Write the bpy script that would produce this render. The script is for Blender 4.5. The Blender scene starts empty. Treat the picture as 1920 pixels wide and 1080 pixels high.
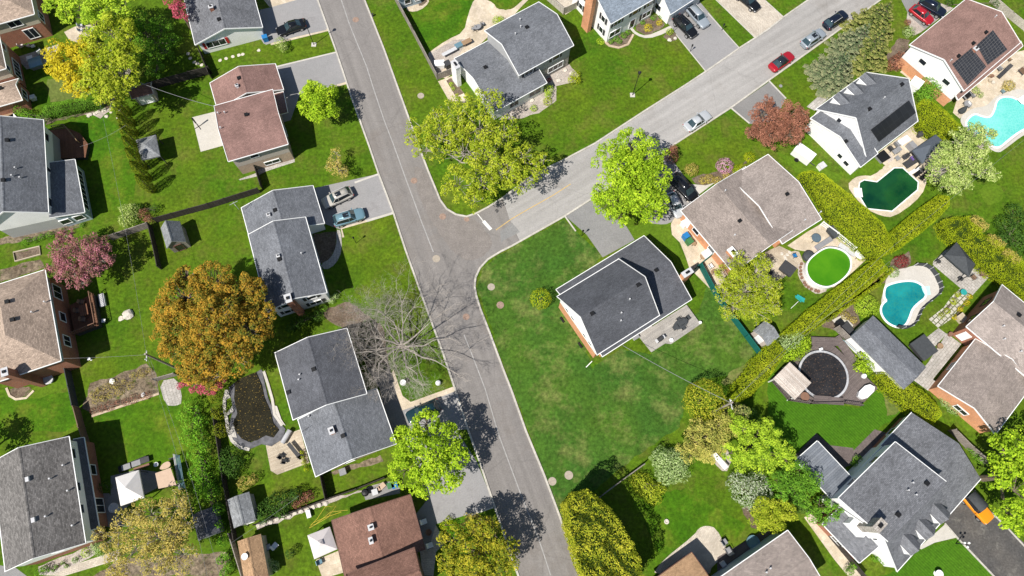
import bpy, bmesh, math, random
import numpy as np
from mathutils import Vector, Matrix
random.seed(5); rs = np.random.RandomState(7)
SC = bpy.context.scene
# ---------------------------------------------------------------- camera, sky, sun, exposure
FL, H = 1280.0, 92.0
D = np.array([935-960, 960-540, FL]); D = D/np.linalg.norm(D)
X = np.array([1, 0, 0.]); X = X-(X@D)*D; X /= np.linalg.norm(X)
Y = np.cross(X, D)
if Y[1] > 0: Y = -Y
cam = bpy.data.cameras.new('camera'); cam_o = bpy.data.objects.new('camera', cam)
SC.collection.objects.link(cam_o); SC.camera = cam_o
cam.sensor_width = 36; cam.lens = FL/1920*36; cam.clip_start = 1; cam.clip_end = 3000
def wv(e): return Vector((float(np.dot(e, X)), float(np.dot(e, Y)), float(-np.dot(e, D))))
ex = np.eye(3)
r_, u_, b_ = wv(ex[0]), wv(-ex[1]), wv(-ex[2])
M4 = Matrix(((r_.x, u_.x, b_.x, 0), (r_.y, u_.y, b_.y, 0), (r_.z, u_.z, b_.z, H), (0, 0, 0, 1)))
cam_o.matrix_world = M4
SUN_EL, SUN_AZ = math.radians(54), math.radians(226)      # azimuth of the sun clockwise from +Y
world = bpy.data.worlds.new('World'); SC.world = world; world.use_nodes = True
nt = world.node_tree; bg = nt.nodes['Background']
sky = nt.nodes.new('ShaderNodeTexSky'); sky.sky_type = 'NISHITA'; sky.sun_disc = False
sky.sun_elevation = SUN_EL; sky.sun_rotation = SUN_AZ; sky.air_density = 1.0; sky.dust_density = 0.6
nt.links.new(sky.outputs[0], bg.inputs[0]); bg.inputs[1].default_value = 0.066
sl = bpy.data.lights.new('sun', 'SUN'); sl.energy = 4.6; sl.angle = math.radians(0.5); sl.color = (1, .955, .88)
so = bpy.data.objects.new('sun', sl); SC.collection.objects.link(so)
sdir = Vector((math.sin(SUN_AZ)*math.cos(SUN_EL), math.cos(SUN_AZ)*math.cos(SUN_EL), math.sin(SUN_EL)))
so.rotation_mode = 'QUATERNION'; so.rotation_quaternion = (-sdir).to_track_quat('-Z', 'Y'); so.location = (0, 0, 60)
SC.view_settings.view_transform = 'Standard'; SC.view_settings.look = 'None'
SC.view_settings.gamma = 1; SC.view_settings.exposure = 0.42
SC.cycles.max_bounces = 5; SC.cycles.diffuse_bounces = 3; SC.cycles.transparent_max_bounces = 4
SC.cycles.use_adaptive_sampling = True
# ---------------------------------------------------------------- coordinates: survey points read off the photograph, put at real heights
def G(px, py, z=0.0):
    r = np.array([px-960, py-540, FL]); p = r*((H-z)/(r@D))
    return Vector((float(p@X), float(p@Y), float(z)))
def proj(p):
    v = p[0]*X+p[1]*Y+(H-p[2])*D
    return 960+FL*v[0]/v[2], 540+FL*v[1]/v[2]
def S(c, r, txt):
    o = []
    for t in txt.split():
        a, b = t.split(','); o.append((c*480+float(a)/4, r*270+float(b)/4))
    return o
def Z(ox, oy, k, txt):
    o = []
    for t in txt.split():
        a, b = t.split(','); o.append((ox+float(a)/k, oy+float(b)/k))
    return o
def mpp(px, py, z=0): return (G(px+1, py, z)-G(px, py, z)).length
# ---------------------------------------------------------------- materials
MAT = {}
def nm(name):
    m = bpy.data.materials.new(name); m.use_nodes = True; MAT[name] = m
    return m, m.node_tree, m.node_tree.nodes, m.node_tree.links, m.node_tree.nodes['Principled BSDF']
def noise(n, l, vec, scale, detail=4, rough=.55):
    t = n.new('ShaderNodeTexNoise'); t.inputs['Scale'].default_value = scale
    t.inputs['Detail'].default_value = detail; t.inputs['Roughness'].default_value = rough
    l.new(vec, t.inputs['Vector']); return t.outputs[0]
def ramp(n, l, fac, stops):
    r = n.new('ShaderNodeValToRGB'); e = r.color_ramp.elements
    while len(e) < len(stops): e.new(.5)
    for i, (p, c) in enumerate(stops):
        e[i].position = p; e[i].color = (c[0], c[1], c[2], 1) if len(c) == 3 else c
    l.new(fac, r.inputs[0]); return r.outputs[0]
def g1(v): return (v, v, v)
def mix(n, l, f, a, b, mode='MIX'):
    m = n.new('ShaderNodeMix'); m.data_type = 'RGBA'; m.blend_type = mode
    for i, v in ((0, f), (6, a), (7, b)):
        if hasattr(v, 'links'): l.new(v, m.inputs[i])
        elif i == 0: m.inputs[0].default_value = v
        else: m.inputs[i].default_value = (v[0], v[1], v[2], 1)
    return m.outputs[2]
def pos(n): return n.new('ShaderNodeNewGeometry').outputs['Position']
def plain(name, col, rough=.6, metal=0, var=.12, sc=3.0, spec=.3):
    m, t, n, l, b = nm(name)
    p = n.new('ShaderNodeTexCoord').outputs['Object']
    f = noise(n, l, p, sc)
    c = mix(n, l, ramp(n, l, f, [(.3, g1(0)), (.7, g1(1))]), [x*(1-var) for x in col], [min(1, x*(1+var)) for x in col])
    l.new(c, b.inputs['Base Color']); b.inputs['Roughness'].default_value = rough
    b.inputs['Metallic'].default_value = metal; b.inputs['Specular IOR Level'].default_value = spec
    return m
def ground_mat(name, c1, c2, big=.08, fine=3.0, c3=None, t3=(.58, .7), s3=.25, rough=.95, contrast=.5, stripes=None, wear=None):
    m, t, n, l, b = nm(name); p = pos(n)
    f1 = noise(n, l, p, big, 5, .6); f2 = noise(n, l, p, fine, 5, .75); f4 = noise(n, l, p, fine*.22, 4, .6)
    c = mix(n, l, ramp(n, l, f1, [(.35, g1(0)), (.65, g1(1))]), c1, c2)
    if c3:
        f3 = noise(n, l, p, s3, 6, .7)
        c = mix(n, l, ramp(n, l, f3, [(t3[0], g1(0)), (t3[1], g1(1))]), c, c3)
    c = mix(n, l, ramp(n, l, f4, [(.3, g1(0)), (.7, g1(1))]), c, mix(n, l, 1, c, g1(1-contrast*.55), 'MULTIPLY'))
    c = mix(n, l, 1, c, ramp(n, l, f2, [(.25, g1(1-contrast)), (.5, g1(1)), (.75, g1(1+contrast*1.2))]), 'MULTIPLY')
    if 'grass' in name: c = mix(n, l, ramp(n, l, noise(n, l, p, 5.5, 2, .6), [(.67, g1(0)), (.73, g1(.28))]), c, (.26, .30, .09))
    if wear:                                           # tyre worn lanes and long sealed cracks, along the road
        mp = n.new('ShaderNodeMapping'); mp.inputs['Rotation'].default_value = (0, 0, wear); l.new(p, mp.inputs[0])
        m2 = n.new('ShaderNodeMapping'); m2.inputs['Scale'].default_value = (.035, .9, 1); l.new(mp.outputs[0], m2.inputs[0])
        c = mix(n, l, 1, c, ramp(n, l, noise(n, l, m2.outputs[0], 1, 3, .6), [(.3, g1(.86)), (.7, g1(1.12))]), 'MULTIPLY')
        v = n.new('ShaderNodeTexVoronoi'); v.feature = 'DISTANCE_TO_EDGE'; v.inputs['Scale'].default_value = .16
        m3 = mix(n, l, .35, p, noise(n, l, p, .8, 3)); l.new(m3, v.inputs[0])
        c = mix(n, l, 1, c, ramp(n, l, v.outputs[0], [(.0, g1(.88)), (.010, g1(1))]), 'MULTIPLY')
    if stripes:
        ang, per, amt = stripes
        mp = n.new('ShaderNodeMapping'); mp.inputs['Rotation'].default_value = (0, 0, ang); l.new(p, mp.inputs[0])
        w = n.new('ShaderNodeTexWave'); w.inputs['Scale'].default_value = per; w.inputs['Distortion'].default_value = 1.5
        w.inputs['Detail'].default_value = 2; l.new(mp.outputs[0], w.inputs[0])
        c = mix(n, l, amt, c, mix(n, l, 1, c, ramp(n, l, w.outputs[1], [(.45, g1(.7)), (.9, g1(1.5))]), 'MULTIPLY'))
    l.new(c, b.inputs['Base Color']); b.inputs['Roughness'].default_value = rough
    b.inputs['Specular IOR Level'].default_value = .15
    return m
def tile_mat(name, c1, c2, cm, bw, bh, mortar=.01, off=.5, rough=.9, streak=.2, ns=.4, bias=0, grain=.28):
    m, t, n, l, b = nm(name)
    uv = n.new('ShaderNodeTexCoord').outputs['UV']
    br = n.new('ShaderNodeTexBrick'); l.new(uv, br.inputs['Vector'])
    br.inputs['Color1'].default_value = (*c1, 1); br.inputs['Color2'].default_value = (*c2, 1); br.inputs['Mortar'].default_value = (*cm, 1)
    br.inputs['Scale'].default_value = 1; br.inputs['Brick Width'].default_value = bw; br.inputs['Row Height'].default_value = bh
    br.inputs['Mortar Size'].default_value = mortar; br.inputs['Bias'].default_value = bias; br.offset = off
    c = br.outputs[0]
    p = pos(n)
    f = noise(n, l, p, ns, 5, .65)
    c = mix(n, l, 1, c, ramp(n, l, f, [(.3, g1(1-streak)), (.7, g1(1+streak))]), 'MULTIPLY')
    f2 = noise(n, l, p, 6, 3, .8)
    c = mix(n, l, 1, c, ramp(n, l, f2, [(.3, g1(1-grain)), (.7, g1(1+grain))]), 'MULTIPLY')
    l.new(c, b.inputs['Base Color']); b.inputs['Roughness'].default_value = rough
    b.inputs['Specular IOR Level'].default_value = .2
    return m
LK = {'leaf_hedge': 2.0, 'leaf_cedar': 1.9, 'leaf_cedar_d': 1.2, 'leaf_spruce': 1.15, 'leaf_spruce_g': 1.1, 'leaf_pine': 1.7, 'leaf_flower': 1.0, 'leaf_blossom': 1.1, 'needles_core': 1, 'leaf_whitish': 1.25, 'leaf_red': 1.2, 'leaf_dark': 1.3}
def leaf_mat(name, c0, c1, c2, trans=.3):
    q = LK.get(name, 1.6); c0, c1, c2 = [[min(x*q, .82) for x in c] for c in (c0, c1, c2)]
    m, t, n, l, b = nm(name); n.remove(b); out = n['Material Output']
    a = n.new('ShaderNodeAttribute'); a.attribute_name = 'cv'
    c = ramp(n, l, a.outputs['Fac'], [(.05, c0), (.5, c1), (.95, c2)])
    d = n.new('ShaderNodeBsdfDiffuse'); tr = n.new('ShaderNodeBsdfTranslucent'); mx = n.new('ShaderNodeMixShader')
    l.new(c, d.inputs[0]); l.new(c, tr.inputs[0]); mx.inputs[0].default_value = trans
    l.new(d.outputs[0], mx.inputs[1]); l.new(tr.outputs[0], mx.inputs[2]); l.new(mx.outputs[0], out.inputs[0])
    return m
def water_mat(name, c1, c2, sc=.5, rough=.08, caustic=0, cc=(1, 1, 1), deep=None):
    m, t, n, l, b = nm(name); p = pos(n)
    c = mix(n, l, ramp(n, l, noise(n, l, p, sc, 4, .6), [(.35, g1(0)), (.68, g1(1))]), c1, c2)
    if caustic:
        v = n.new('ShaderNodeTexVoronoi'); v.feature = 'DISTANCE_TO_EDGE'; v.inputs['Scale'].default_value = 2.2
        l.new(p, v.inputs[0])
        c = mix(n, l, ramp(n, l, v.outputs[0], [(.0, g1(caustic)), (.12, g1(0))]), c, cc)  # caustic light net painted into the water colour
    bp = n.new('ShaderNodeBump'); bp.inputs['Strength'].default_value = .12; l.new(noise(n, l, p, 2.5, 3), bp.inputs['Height'])
    l.new(bp.outputs[0], b.inputs['Normal'])
    l.new(c, b.inputs['Base Color']); b.inputs['Roughness'].default_value = rough
    return m
# setting
ground_mat('grass', (.058, .140, .005), (.105, .165, .008), .09, 2.0, (.17, .19, .03), (.50, .74), .22, contrast=.6)
ground_mat('grass_vivid', (.048, .142, .004), (.085, .170, .006), .1, 2.0, (.16, .19, .02), (.50, .74), .2, contrast=.55)
ground_mat('grass_deep', (.042, .118, .015), (.072, .148, .015), .07, 2.0, (.19, .215, .06), (.49, .70), .21, contrast=.6, stripes=(.62, .45, .08))
ground_mat('grass_dry', (.11, .155, .03), (.15, .18, .045), .12, 2.6, (.27, .25, .09), (.52, .7), .3, contrast=.4)
ground_mat('grass_mown', (.050, .145, .006), (.066, .165, .008), .1, 2.6, (.09, .17, .02), (.62, .8), .2, contrast=.35, stripes=(-.75, 1.0, .3))
ground_mat('grass_lime', (.085, .17, .008), (.11, .185, .012), .2, 2.5, contrast=.4)
ground_mat('asphalt', (.215, .199, .189), (.245, .228, .216), .05, 5, (.19, .165, .145), (.50, .72), .07, contrast=.2, wear=1.213)
ground_mat('asphalt_pale', (.34, .325, .31), (.38, .365, .35), .05, 5, (.29, .27, .25), (.55, .75), .12, contrast=.18, wear=-.58)
ground_mat('asphalt_fresh', (.21, .205, .20), (.24, .232, .225), .2, 5, contrast=.15)
ground_mat('drive_grey', (.27, .265, .265), (.31, .30, .30), .15, 5, (.22, .21, .21), (.55, .75), .3, contrast=.14)
ground_mat('drive_mid', (.23, .228, .225), (.27, .265, .26), .15, 5, contrast=.22)
ground_mat('drive_dark', (.085, .082, .08), (.125, .115, .105), .3, 4, (.19, .18, .16), (.55, .7), .7, contrast=.4)
ground_mat('concrete', (.50, .47, .42), (.56, .53, .48), .3, 5, contrast=.15)
ground_mat('kerb_stone', (.47, .44, .39), (.56, .53, .47), .3, 3, (.36, .32, .28), (.55, .72), .5, contrast=.25)
ground_mat('soil', (.14, .10, .07), (.22, .17, .13), .6, 4, (.10, .12, .04), (.55, .7), 1.2, contrast=.7)
ground_mat('dead_grass', (.30, .24, .17), (.16, .12, .08), .35, 2.2, (.10, .13, .03), (.55, .66), .8, contrast=.9)
ground_mat('gravel', (.40, .34, .30), (.50, .45, .40), .5, 6, contrast=.5)
ground_mat('stain', (.218, .195, .18), (.245, .22, .203), .5, 5, contrast=.3)
tile_mat('paver', (.46, .40, .33), (.56, .50, .42), (.30, .26, .2), .42, .21, .012, grain=.2)
tile_mat('paver_tan', (.50, .42, .31), (.60, .51, .40), (.4, .34, .26), .5, .5, .01, grain=.15)
tile_mat('paver_grey', (.36, .34, .31), (.46, .43, .40), (.22, .2, .17), .6, .4, .02, grain=.25)
tile_mat('flagstone', (.42, .40, .34), (.52, .49, .42), (.12, .13, .06), .75, .6, .07, grain=.25)
tile_mat('brick_edge', (.48, .36, .26), (.56, .44, .33), (.35, .3, .22), .2, .2, .01, grain=.25)
tile_mat('deck_grey', (.32, .30, .28), (.42, .395, .36), (.16, .15, .14), 4.0, .15, .012, grain=.2)
tile_mat('deck_dark', (.13, .105, .10), (.17, .14, .13), (.05, .04, .04), 4.0, .15, .014, grain=.2)
tile_mat('deck_red', (.16, .075, .045), (.21, .10, .06), (.06, .03, .02), 4.0, .15, .014, grain=.2)
tile_mat('deck_tan', (.42, .35, .26), (.52, .45, .35), (.26, .21, .16), 4.0, .16, .012, grain=.2)
tile_mat('slats_pale', (.50, .43, .37), (.66, .60, .54), (.24, .19, .16), 9.0, .17, .02, grain=.25)
# roofs
def shing(name, c, k=.25, **kw):
    k *= .75
    tile_mat(name, [x*(1-k) for x in c], [x*(1+k) for x in c], [x*.55 for x in c], .34, .16, .012, **kw)
shing('roof_slate', (.158, .166, .184)); shing('roof_charcoal', (.100, .104, .118), .2)
shing('roof_grey', (.160, .164, .178), .3); shing('roof_blue', (.22, .26, .31), .25)
shing('roof_pink', (.25, .150, .130), .16, streak=.22); shing('roof_brown', (.215, .118, .090), .22)
shing('roof_tan', (.37, .285, .225), .3); shing('roof_taupe', (.275, .232, .208), .2); shing('roof_taupe_pale', (.31, .265, .24), .2)
shing('roof_rose', (.27, .165, .14), .14, streak=.2); shing('roof_mottle', (.165, .155, .148), .45)
shing('roof_orange', (.37, .235, .135), .2); shing('roof_shed', (.24, .25, .26), .3)
tile_mat('roof_metal', (.15, .165, .19), (.21, .225, .25), (.09, .1, .12), 9, .28, .015, rough=.45, grain=.2)
tile_mat('solar', (.028, .030, .036), (.040, .042, .050), (.16, .155, .15), .62, .38, .018, off=0, rough=.3, streak=.05, grain=.1)
tile_mat('solar_black', (.016, .017, .02), (.022, .023, .027), (.035, .037, .042), 1.0, 1.6, .02, off=0, rough=.35, streak=.05, grain=.1)
# walls
def sid(name, c): tile_mat(name, c, [x*.96 for x in c], [x*.72 for x in c], 12, .16, .008, grain=.05, streak=.06, rough=.6)
sid('siding_white', (.88, .87, .86)); sid('siding_beige', (.52, .46, .36)); sid('siding_pinkish', (.52, .45, .40))
sid('siding_blue', (.36, .44, .50)); sid('siding_grey', (.40, .40, .40)); sid('siding_brown', (.20, .13, .09))
tile_mat('brick_orange', (.58, .25, .12), (.68, .31, .16), (.50, .33, .22), .22, .075, .008, grain=.2)
tile_mat('brick_red', (.30, .105, .06), (.38, .15, .085), (.3, .22, .18), .22, .075, .008, grain=.2)
tile_mat('brick_tan', (.40, .28, .20), (.48, .36, .27), (.36, .3, .25), .22, .075, .008, grain=.2)
tile_mat('stone', (.33, .30, .27), (.50, .46, .42), (.2, .18, .15), .4, .25, .02, grain=.4)
tile_mat('fence_wood', (.25, .22, .19), (.33, .29, .26), (.12, .1, .09), .14, 4, .012, off=0, grain=.3)
tile_mat('fence_pale', (.42, .38, .33), (.52, .48, .42), (.2, .18, .15), .14, 4, .012, off=0, grain=.3)
tile_mat('fence_dark', (.045, .038, .033), (.065, .055, .05), (.02, .018, .016), .14, 4, .012, off=0, grain=.3)
plain('white_trim', (.86, .86, .85), .5, var=.03); plain('white', (.82, .82, .81), .5, var=.04)
plain('white_canvas', (.72, .69, .67), .9, var=.05); plain('pink_canvas', (.62, .57, .56), .9, var=.05); plain('tan_canvas', (.52, .38, .28), .9, var=.07)
plain('grey_canvas', (.085, .10, .125), .8, var=.1); plain('dark_canvas', (.055, .06, .065), .85, var=.15)
plain('brown_trim', (.12, .06, .045), .6); plain('grey_trim', (.32, .32, .33), .5); plain('black', (.012, .012, .013), .5); plain('dark_grey', (.05, .05, .053), .6)
plain('mid_grey', (.25, .25, .26), .6); plain('tarp', (.10, .10, .11), .6, var=.5, sc=1.5); plain('pale_grey', (.52, .52, .53), .5); plain('wood', (.30, .2, .12), .8, sc=6); plain('pale_wood', (.45, .38, .29), .8, sc=6)
plain('green_fence', (.006, .115, .095), .7, var=.2); plain('blue', (.02, .17, .42), .5); plain('teal', (.03, .32, .30), .5); plain('bin_green', (.05, .17, .06), .6)
plain('pole_wood', (.33, .29, .24), .8); plain('rubber', (.014, .014, .015), .8); plain('rim', (.55, .55, .56), .35, .7); plain('red', (.42, .03, .03), .5)
plain('rust', (.29, .20, .155), .8, var=.3, sc=6); plain('cover_beige', (.36, .31, .25), .8, var=.15); plain('stone_pale', (.58, .53, .46), .85, var=.25, sc=4); plain('terracotta', (.22, .12, .08), .8)
plain('bark', (.16, .125, .095), .95, var=.3, sc=5); plain('bark_pale', (.36, .32, .28), .95, var=.25, sc=5); plain('purple', (.2, .12, .4), .7)
plain('glass_dark', (.018, .022, .028), .08, spec=.6, var=.05); plain('glass_sky', (.10, .14, .17), .05, spec=.8); plain('glass_tint', (.03, .055, .065), .06, spec=.8)
plain('line_white', (.70, .69, .66), .8, var=.15, sc=8); plain('line_yellow', (.52, .36, .14), .8, var=.25, sc=8); plain('seam', (.33, .32, .31), .9, var=.2, sc=2)
plain('yellow_cord', (.55, .42, .05), .6); plain('lamp_black', (.015, .015, .017), .4)
def paint(name, c, metal=.3):
    m = plain(name, c, .22, metal, var=.03); b = m.node_tree.nodes['Principled BSDF']
    b.inputs['Coat Weight'].default_value = .6; b.inputs['Coat Roughness'].default_value = .05
paint('car_black', (.012, .013, .016)); paint('car_navy', (.012, .018, .035)); paint('car_silver', (.50, .52, .54), .15); paint('car_blue', (.16, .28, .34), .2)
paint('car_red', (.38, .014, .025), .1); paint('car_grey', (.30, .34, .38), .15); paint('car_orange', (.75, .26, .01), 0); paint('car_champagne', (.50, .47, .42), .15); paint('car_teal', (.010, .035, .045), .1)
# water
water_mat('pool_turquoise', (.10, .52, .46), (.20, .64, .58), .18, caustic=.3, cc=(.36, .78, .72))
water_mat('pool_shallow', (.45, .80, .78), (.5, .84, .82), .5)
water_mat('pool_green', (.002, .035, .016), (.012, .085, .022), .22)
water_mat('pool_lime', (.045, .19, .003), (.085, .26, .006), .28, rough=.15)
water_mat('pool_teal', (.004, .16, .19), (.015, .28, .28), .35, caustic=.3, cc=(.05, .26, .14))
def cover_mat(name, base, spot, th=.68):
    m, t, n, l, b = nm(name); p = pos(n)
    c = mix(n, l, ramp(n, l, noise(n, l, p, .8, 4), [(.3, g1(0)), (.7, g1(1))]), base, [x*1.8 for x in base])
    c = mix(n, l, ramp(n, l, noise(n, l, p, 4.5, 3, .8), [(th-.04, g1(0)), (th, g1(1))]), c, spot)
    l.new(c, b.inputs['Base Color']); b.inputs['Roughness'].default_value = .6; b.inputs['Specular IOR Level'].default_value = .08
cover_mat('cover_leafy', (.012, .011, .006), (.34, .23, .05), .65)
cover_mat('cover_black', (.016, .016, .018), (.14, .09, .06), .63)
cover_mat('cover_white', (.28, .28, .29), (.6, .6, .6), .62)
# leaves
leaf_mat('leaf_maple', (.12, .20, .012), (.22, .34, .018), (.35, .45, .03))
leaf_mat('leaf_lime', (.16, .26, .02), (.27, .38, .03), (.38, .48, .04))
leaf_mat('leaf_yellow', (.15, .21, .015), (.25, .30, .02), (.36, .38, .04))
leaf_mat('leaf_gold', (.30, .24, .015), (.40, .34, .02), (.50, .42, .03))
leaf_mat('leaf_green', (.06, .14, .015), (.10, .22, .02), (.16, .30, .03))
leaf_mat('leaf_dark', (.03, .075, .015), (.055, .12, .02), (.09, .17, .03))
leaf_mat('leaf_orange', (.08, .11, .018), (.25, .175, .025), (.40, .22, .03))
leaf_mat('leaf_olive', (.10, .14, .015), (.22, .22, .018), (.36, .31, .03))
leaf_mat('leaf_vine', (.06, .17, .012), (.11, .26, .02), (.19, .34, .03))
leaf_mat('leaf_ochre', (.22, .20, .05), (.34, .28, .07), (.44, .35, .10))
leaf_mat('leaf_pink', (.13, .10, .05), (.24, .10, .10), (.38, .15, .19))
leaf_mat('leaf_plum', (.13, .06, .04), (.22, .095, .06), (.32, .15, .10))
leaf_mat('leaf_crimson', (.22, .04, .06), (.36, .07, .10), (.45, .12, .16))
leaf_mat('leaf_blossom', (.50, .22, .34), (.66, .34, .50), (.75, .5, .6))
leaf_mat('leaf_whitish', (.14, .22, .07), (.34, .40, .24), (.58, .60, .50))
leaf_mat('leaf_sage', (.14, .21, .06), (.24, .32, .12), (.38, .45, .22))
leaf_mat('leaf_pale', (.13, .20, .04), (.25, .32, .08), (.42, .46, .18))
leaf_mat('leaf_spruce', (.035, .07, .03), (.12, .16, .08), (.32, .31, .17), .1)
leaf_mat('leaf_spruce_g', (.035, .07, .018), (.13, .17, .04), (.36, .33, .11), .1)
leaf_mat('leaf_pine', (.14, .16, .03), (.24, .23, .05), (.36, .31, .08), .1)
leaf_mat('leaf_cedar', (.10, .13, .010), (.19, .20, .015), (.28, .26, .025), .15)
leaf_mat('leaf_cedar_d', (.05, .085, .01), (.12, .155, .012), (.24, .25, .02), .1)
leaf_mat('leaf_hedge', (.15, .195, .008), (.20, .24, .010), (.26, .28, .016), .3)
leaf_mat('leaf_red', (.14, .02, .02), (.24, .03, .035), (.32, .05, .05))
leaf_mat('leaf_flower', (.5, .42, .02), (.7, .6, .03), (.8, .7, .05))
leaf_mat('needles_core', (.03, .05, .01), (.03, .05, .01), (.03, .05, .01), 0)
# ---------------------------------------------------------------- objects
COL = SC.collection
LOC = {}
def tag(o, label=None, cat=None, group=None, kind=None):
    if label: o['label'] = label
    if cat: o['category'] = cat
    if group: o['group'] = group
    if kind: o['kind'] = kind
    return o
def thing(name, label, cat, loc, group=None, rotz=0):
    o = bpy.data.objects.new(name, None); COL.objects.link(o); o.empty_display_size = .5
    o.location = loc; o.rotation_euler = (0, 0, rotz); LOC[o.name] = Vector(loc); tag(o, label, cat, group); return o
def mesh(name, verts, faces, mats, parent=None, midx=None, uvs=None, smooth=False, origin=None, local=False):
    """one mesh object; verts are world coordinates unless local"""
    org = Vector((0, 0, 0))
    if not local:
        if parent is not None: org = LOC.get(parent.name, Vector((0, 0, 0)))
        elif origin is not None: org = Vector(origin)
    me = bpy.data.meshes.new(name)
    me.from_pydata([tuple(Vector(v)-org) for v in verts], [], faces)
    for m in (mats if isinstance(mats, (list, tuple)) else [mats]): me.materials.append(MAT[m])
    if midx:
        for i, p in enumerate(me.polygons): p.material_index = midx[i]
    uvl = me.uv_layers.new(name='UVMap')
    if uvs:
        for i, p in enumerate(me.polygons):
            if uvs[i] is None: continue
            for k, li in enumerate(p.loop_indices): uvl.data[li].uv = uvs[i][k]
    if smooth:
        for p in me.polygons: p.use_smooth = True
    me.update()
    o = bpy.data.objects.new(name, me); COL.objects.link(o)
    if parent is not None:
        o.parent = parent
        LOC[o.name] = org
    else: o.location = org; LOC[o.name] = org
    return o
class MB:
    def __init__(s): s.v = []; s.f = []; s.m = []; s.u = []
    def add(s, vs, fs, m=0, uv=None):
        k = len(s.v); s.v += [Vector(v) for v in vs]
        for i, f in enumerate(fs): s.f.append([k+j for j in f]); s.m.append(m); s.u.append(uv[i] if uv else None)
    def box(s, c, dx, dy, dz, ang=0, m=0, z0=None):
        """box centred at c in plan, from c.z up by dz, rotated by ang about z"""
        c = Vector(c); ca, sa = math.cos(ang), math.sin(ang); vs = []
        for z in (0, dz):
            for x, y in ((-1, -1), (1, -1), (1, 1), (-1, 1)):
                X_, Y_ = x*dx/2, y*dy/2; vs.append((c.x+X_*ca-Y_*sa, c.y+X_*sa+Y_*ca, c.z+z))
        u = [[(0, 0), (dx, 0), (dx, dy), (0, dy)]]*2+[[(0, 0), (dx, 0), (dx, dz), (0, dz)], [(0, 0), (dy, 0), (dy, dz), (0, dz)]]*2
        s.add(vs, [(3, 2, 1, 0), (4, 5, 6, 7), (0, 1, 5, 4), (1, 2, 6, 5), (2, 3, 7, 6), (3, 0, 4, 7)], m, u); return s
    def beam(s, a, b, w, h=None, m=0):
        a, b = Vector(a), Vector(b); h = h or w; d = (b-a).normalized()
        up = Vector((0, 0, 1)) if abs(d.z) < .95 else Vector((1, 0, 0))
        x = d.cross(up).normalized()*w/2; y = x.normalized().cross(d)*h/2
        L = (b-a).length
        vs = [a-x-y, a+x-y, a+x+y, a-x+y, b-x-y, b+x-y, b+x+y, b-x+y]
        uq = [(0, 0), (w, 0), (w, L), (0, L)]
        s.add(vs, [(0, 1, 2, 3), (7, 6, 5, 4), (0, 4, 5, 1), (1, 5, 6, 2), (2, 6, 7, 3), (3, 7, 4, 0)], m, [uq]*6); return s
    def tube(s, pts, rad, n=6, m=0, cap=True):
        k = len(s.v); pts = [Vector(p) for p in pts]; N = len(pts)
        if not hasattr(rad, '__len__'): rad = [rad]*N
        for i, p in enumerate(pts):
            d = (pts[min(i+1, N-1)]-pts[max(i-1, 0)]).normalized()
            up = Vector((0, 0, 1)) if abs(d.z) < .9 else Vector((1, 0, 0))
            x = d.cross(up).normalized(); y = d.cross(x)
            for j in range(n):
                a = 2*math.pi*j/n; s.v.append(p+(x*math.cos(a)+y*math.sin(a))*rad[i])
        for i in range(N-1):
            for j in range(n):
                s.f.append([k+i*n+j, k+i*n+(j+1) % n, k+(i+1)*n+(j+1) % n, k+(i+1)*n+j]); s.m.append(m); s.u.append(None)
        if cap:
            s.f.append([k+j for j in range(n)]); s.m.append(m); s.u.append(None)
            s.f.append([k+(N-1)*n+j for j in reversed(range(n))]); s.m.append(m); s.u.append(None)
        return s
    def lathe(s, c, prof, n=14, m=0, sx=1, sy=1, ang=0, cap=True):
        k = len(s.v); c = Vector(c)
        for r, z in prof:
            for j in range(n):
                a = 2*math.pi*j/n; x, y = r*math.cos(a)*sx, r*math.sin(a)*sy
                s.v.append(c+Vector((x*math.cos(ang)-y*math.sin(ang), x*math.sin(ang)+y*math.cos(ang), z)))
        for i in range(len(prof)-1):
            for j in range(n):
                s.f.append([k+i*n+j, k+i*n+(j+1) % n, k+(i+1)*n+(j+1) % n, k+(i+1)*n+j]); s.m.append(m); s.u.append(None)
        if not cap: return s
        s.f.append([k+j for j in reversed(range(n))]); s.m.append(m); s.u.append(None)
        s.f.append([k+(len(prof)-1)*n+j for j in range(n)]); s.m.append(m); s.u.append(None)
        return s
    def prism(s, pts, z0, z1, m=0, mside=None, uvdir=None):
        """polygon pts (xy) extruded z0..z1"""
        n = len(pts); A = sum(pts[i][0]*pts[(i+1) % n][1]-pts[(i+1) % n][0]*pts[i][1] for i in range(n))
        if A < 0: pts = pts[::-1]
        k = len(s.v); d = uvdir or (Vector(pts[1])-Vector(pts[0])).to_2d().normalized(); e = Vector((-d[1], d[0]))
        s.v += [Vector((p[0], p[1], z0)) for p in pts]+[Vector((p[0], p[1], z1)) for p in pts]
        s.f.append([k+n+i for i in range(n)]); s.m.append(m)
        s.u.append([(p[0]*d[0]+p[1]*d[1], p[0]*e[0]+p[1]*e[1]) for p in pts])
        s.f.append([k+i for i in reversed(range(n))]); s.m.append(m); s.u.append(None)
        for i in range(n):
            j = (i+1) % n; L = math.dist(pts[i][:2], pts[j][:2])
            s.f.append([k+i, k+j, k+n+j, k+n+i]); s.m.append(m if mside is None else mside)
            s.u.append([(0, z0), (L, z0), (L, z1), (0, z1)])
        return s
    def build(s, name, mats, parent=None, origin=None, smooth=False, local=False):
        return mesh(name, s.v, s.f, mats, parent, s.m, s.u, smooth, origin, local)
def centre(ps): return sum((Vector(p) for p in ps), Vector((0, 0, 0)))/len(ps)
LEV = []
JR = random.Random(9)
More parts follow.
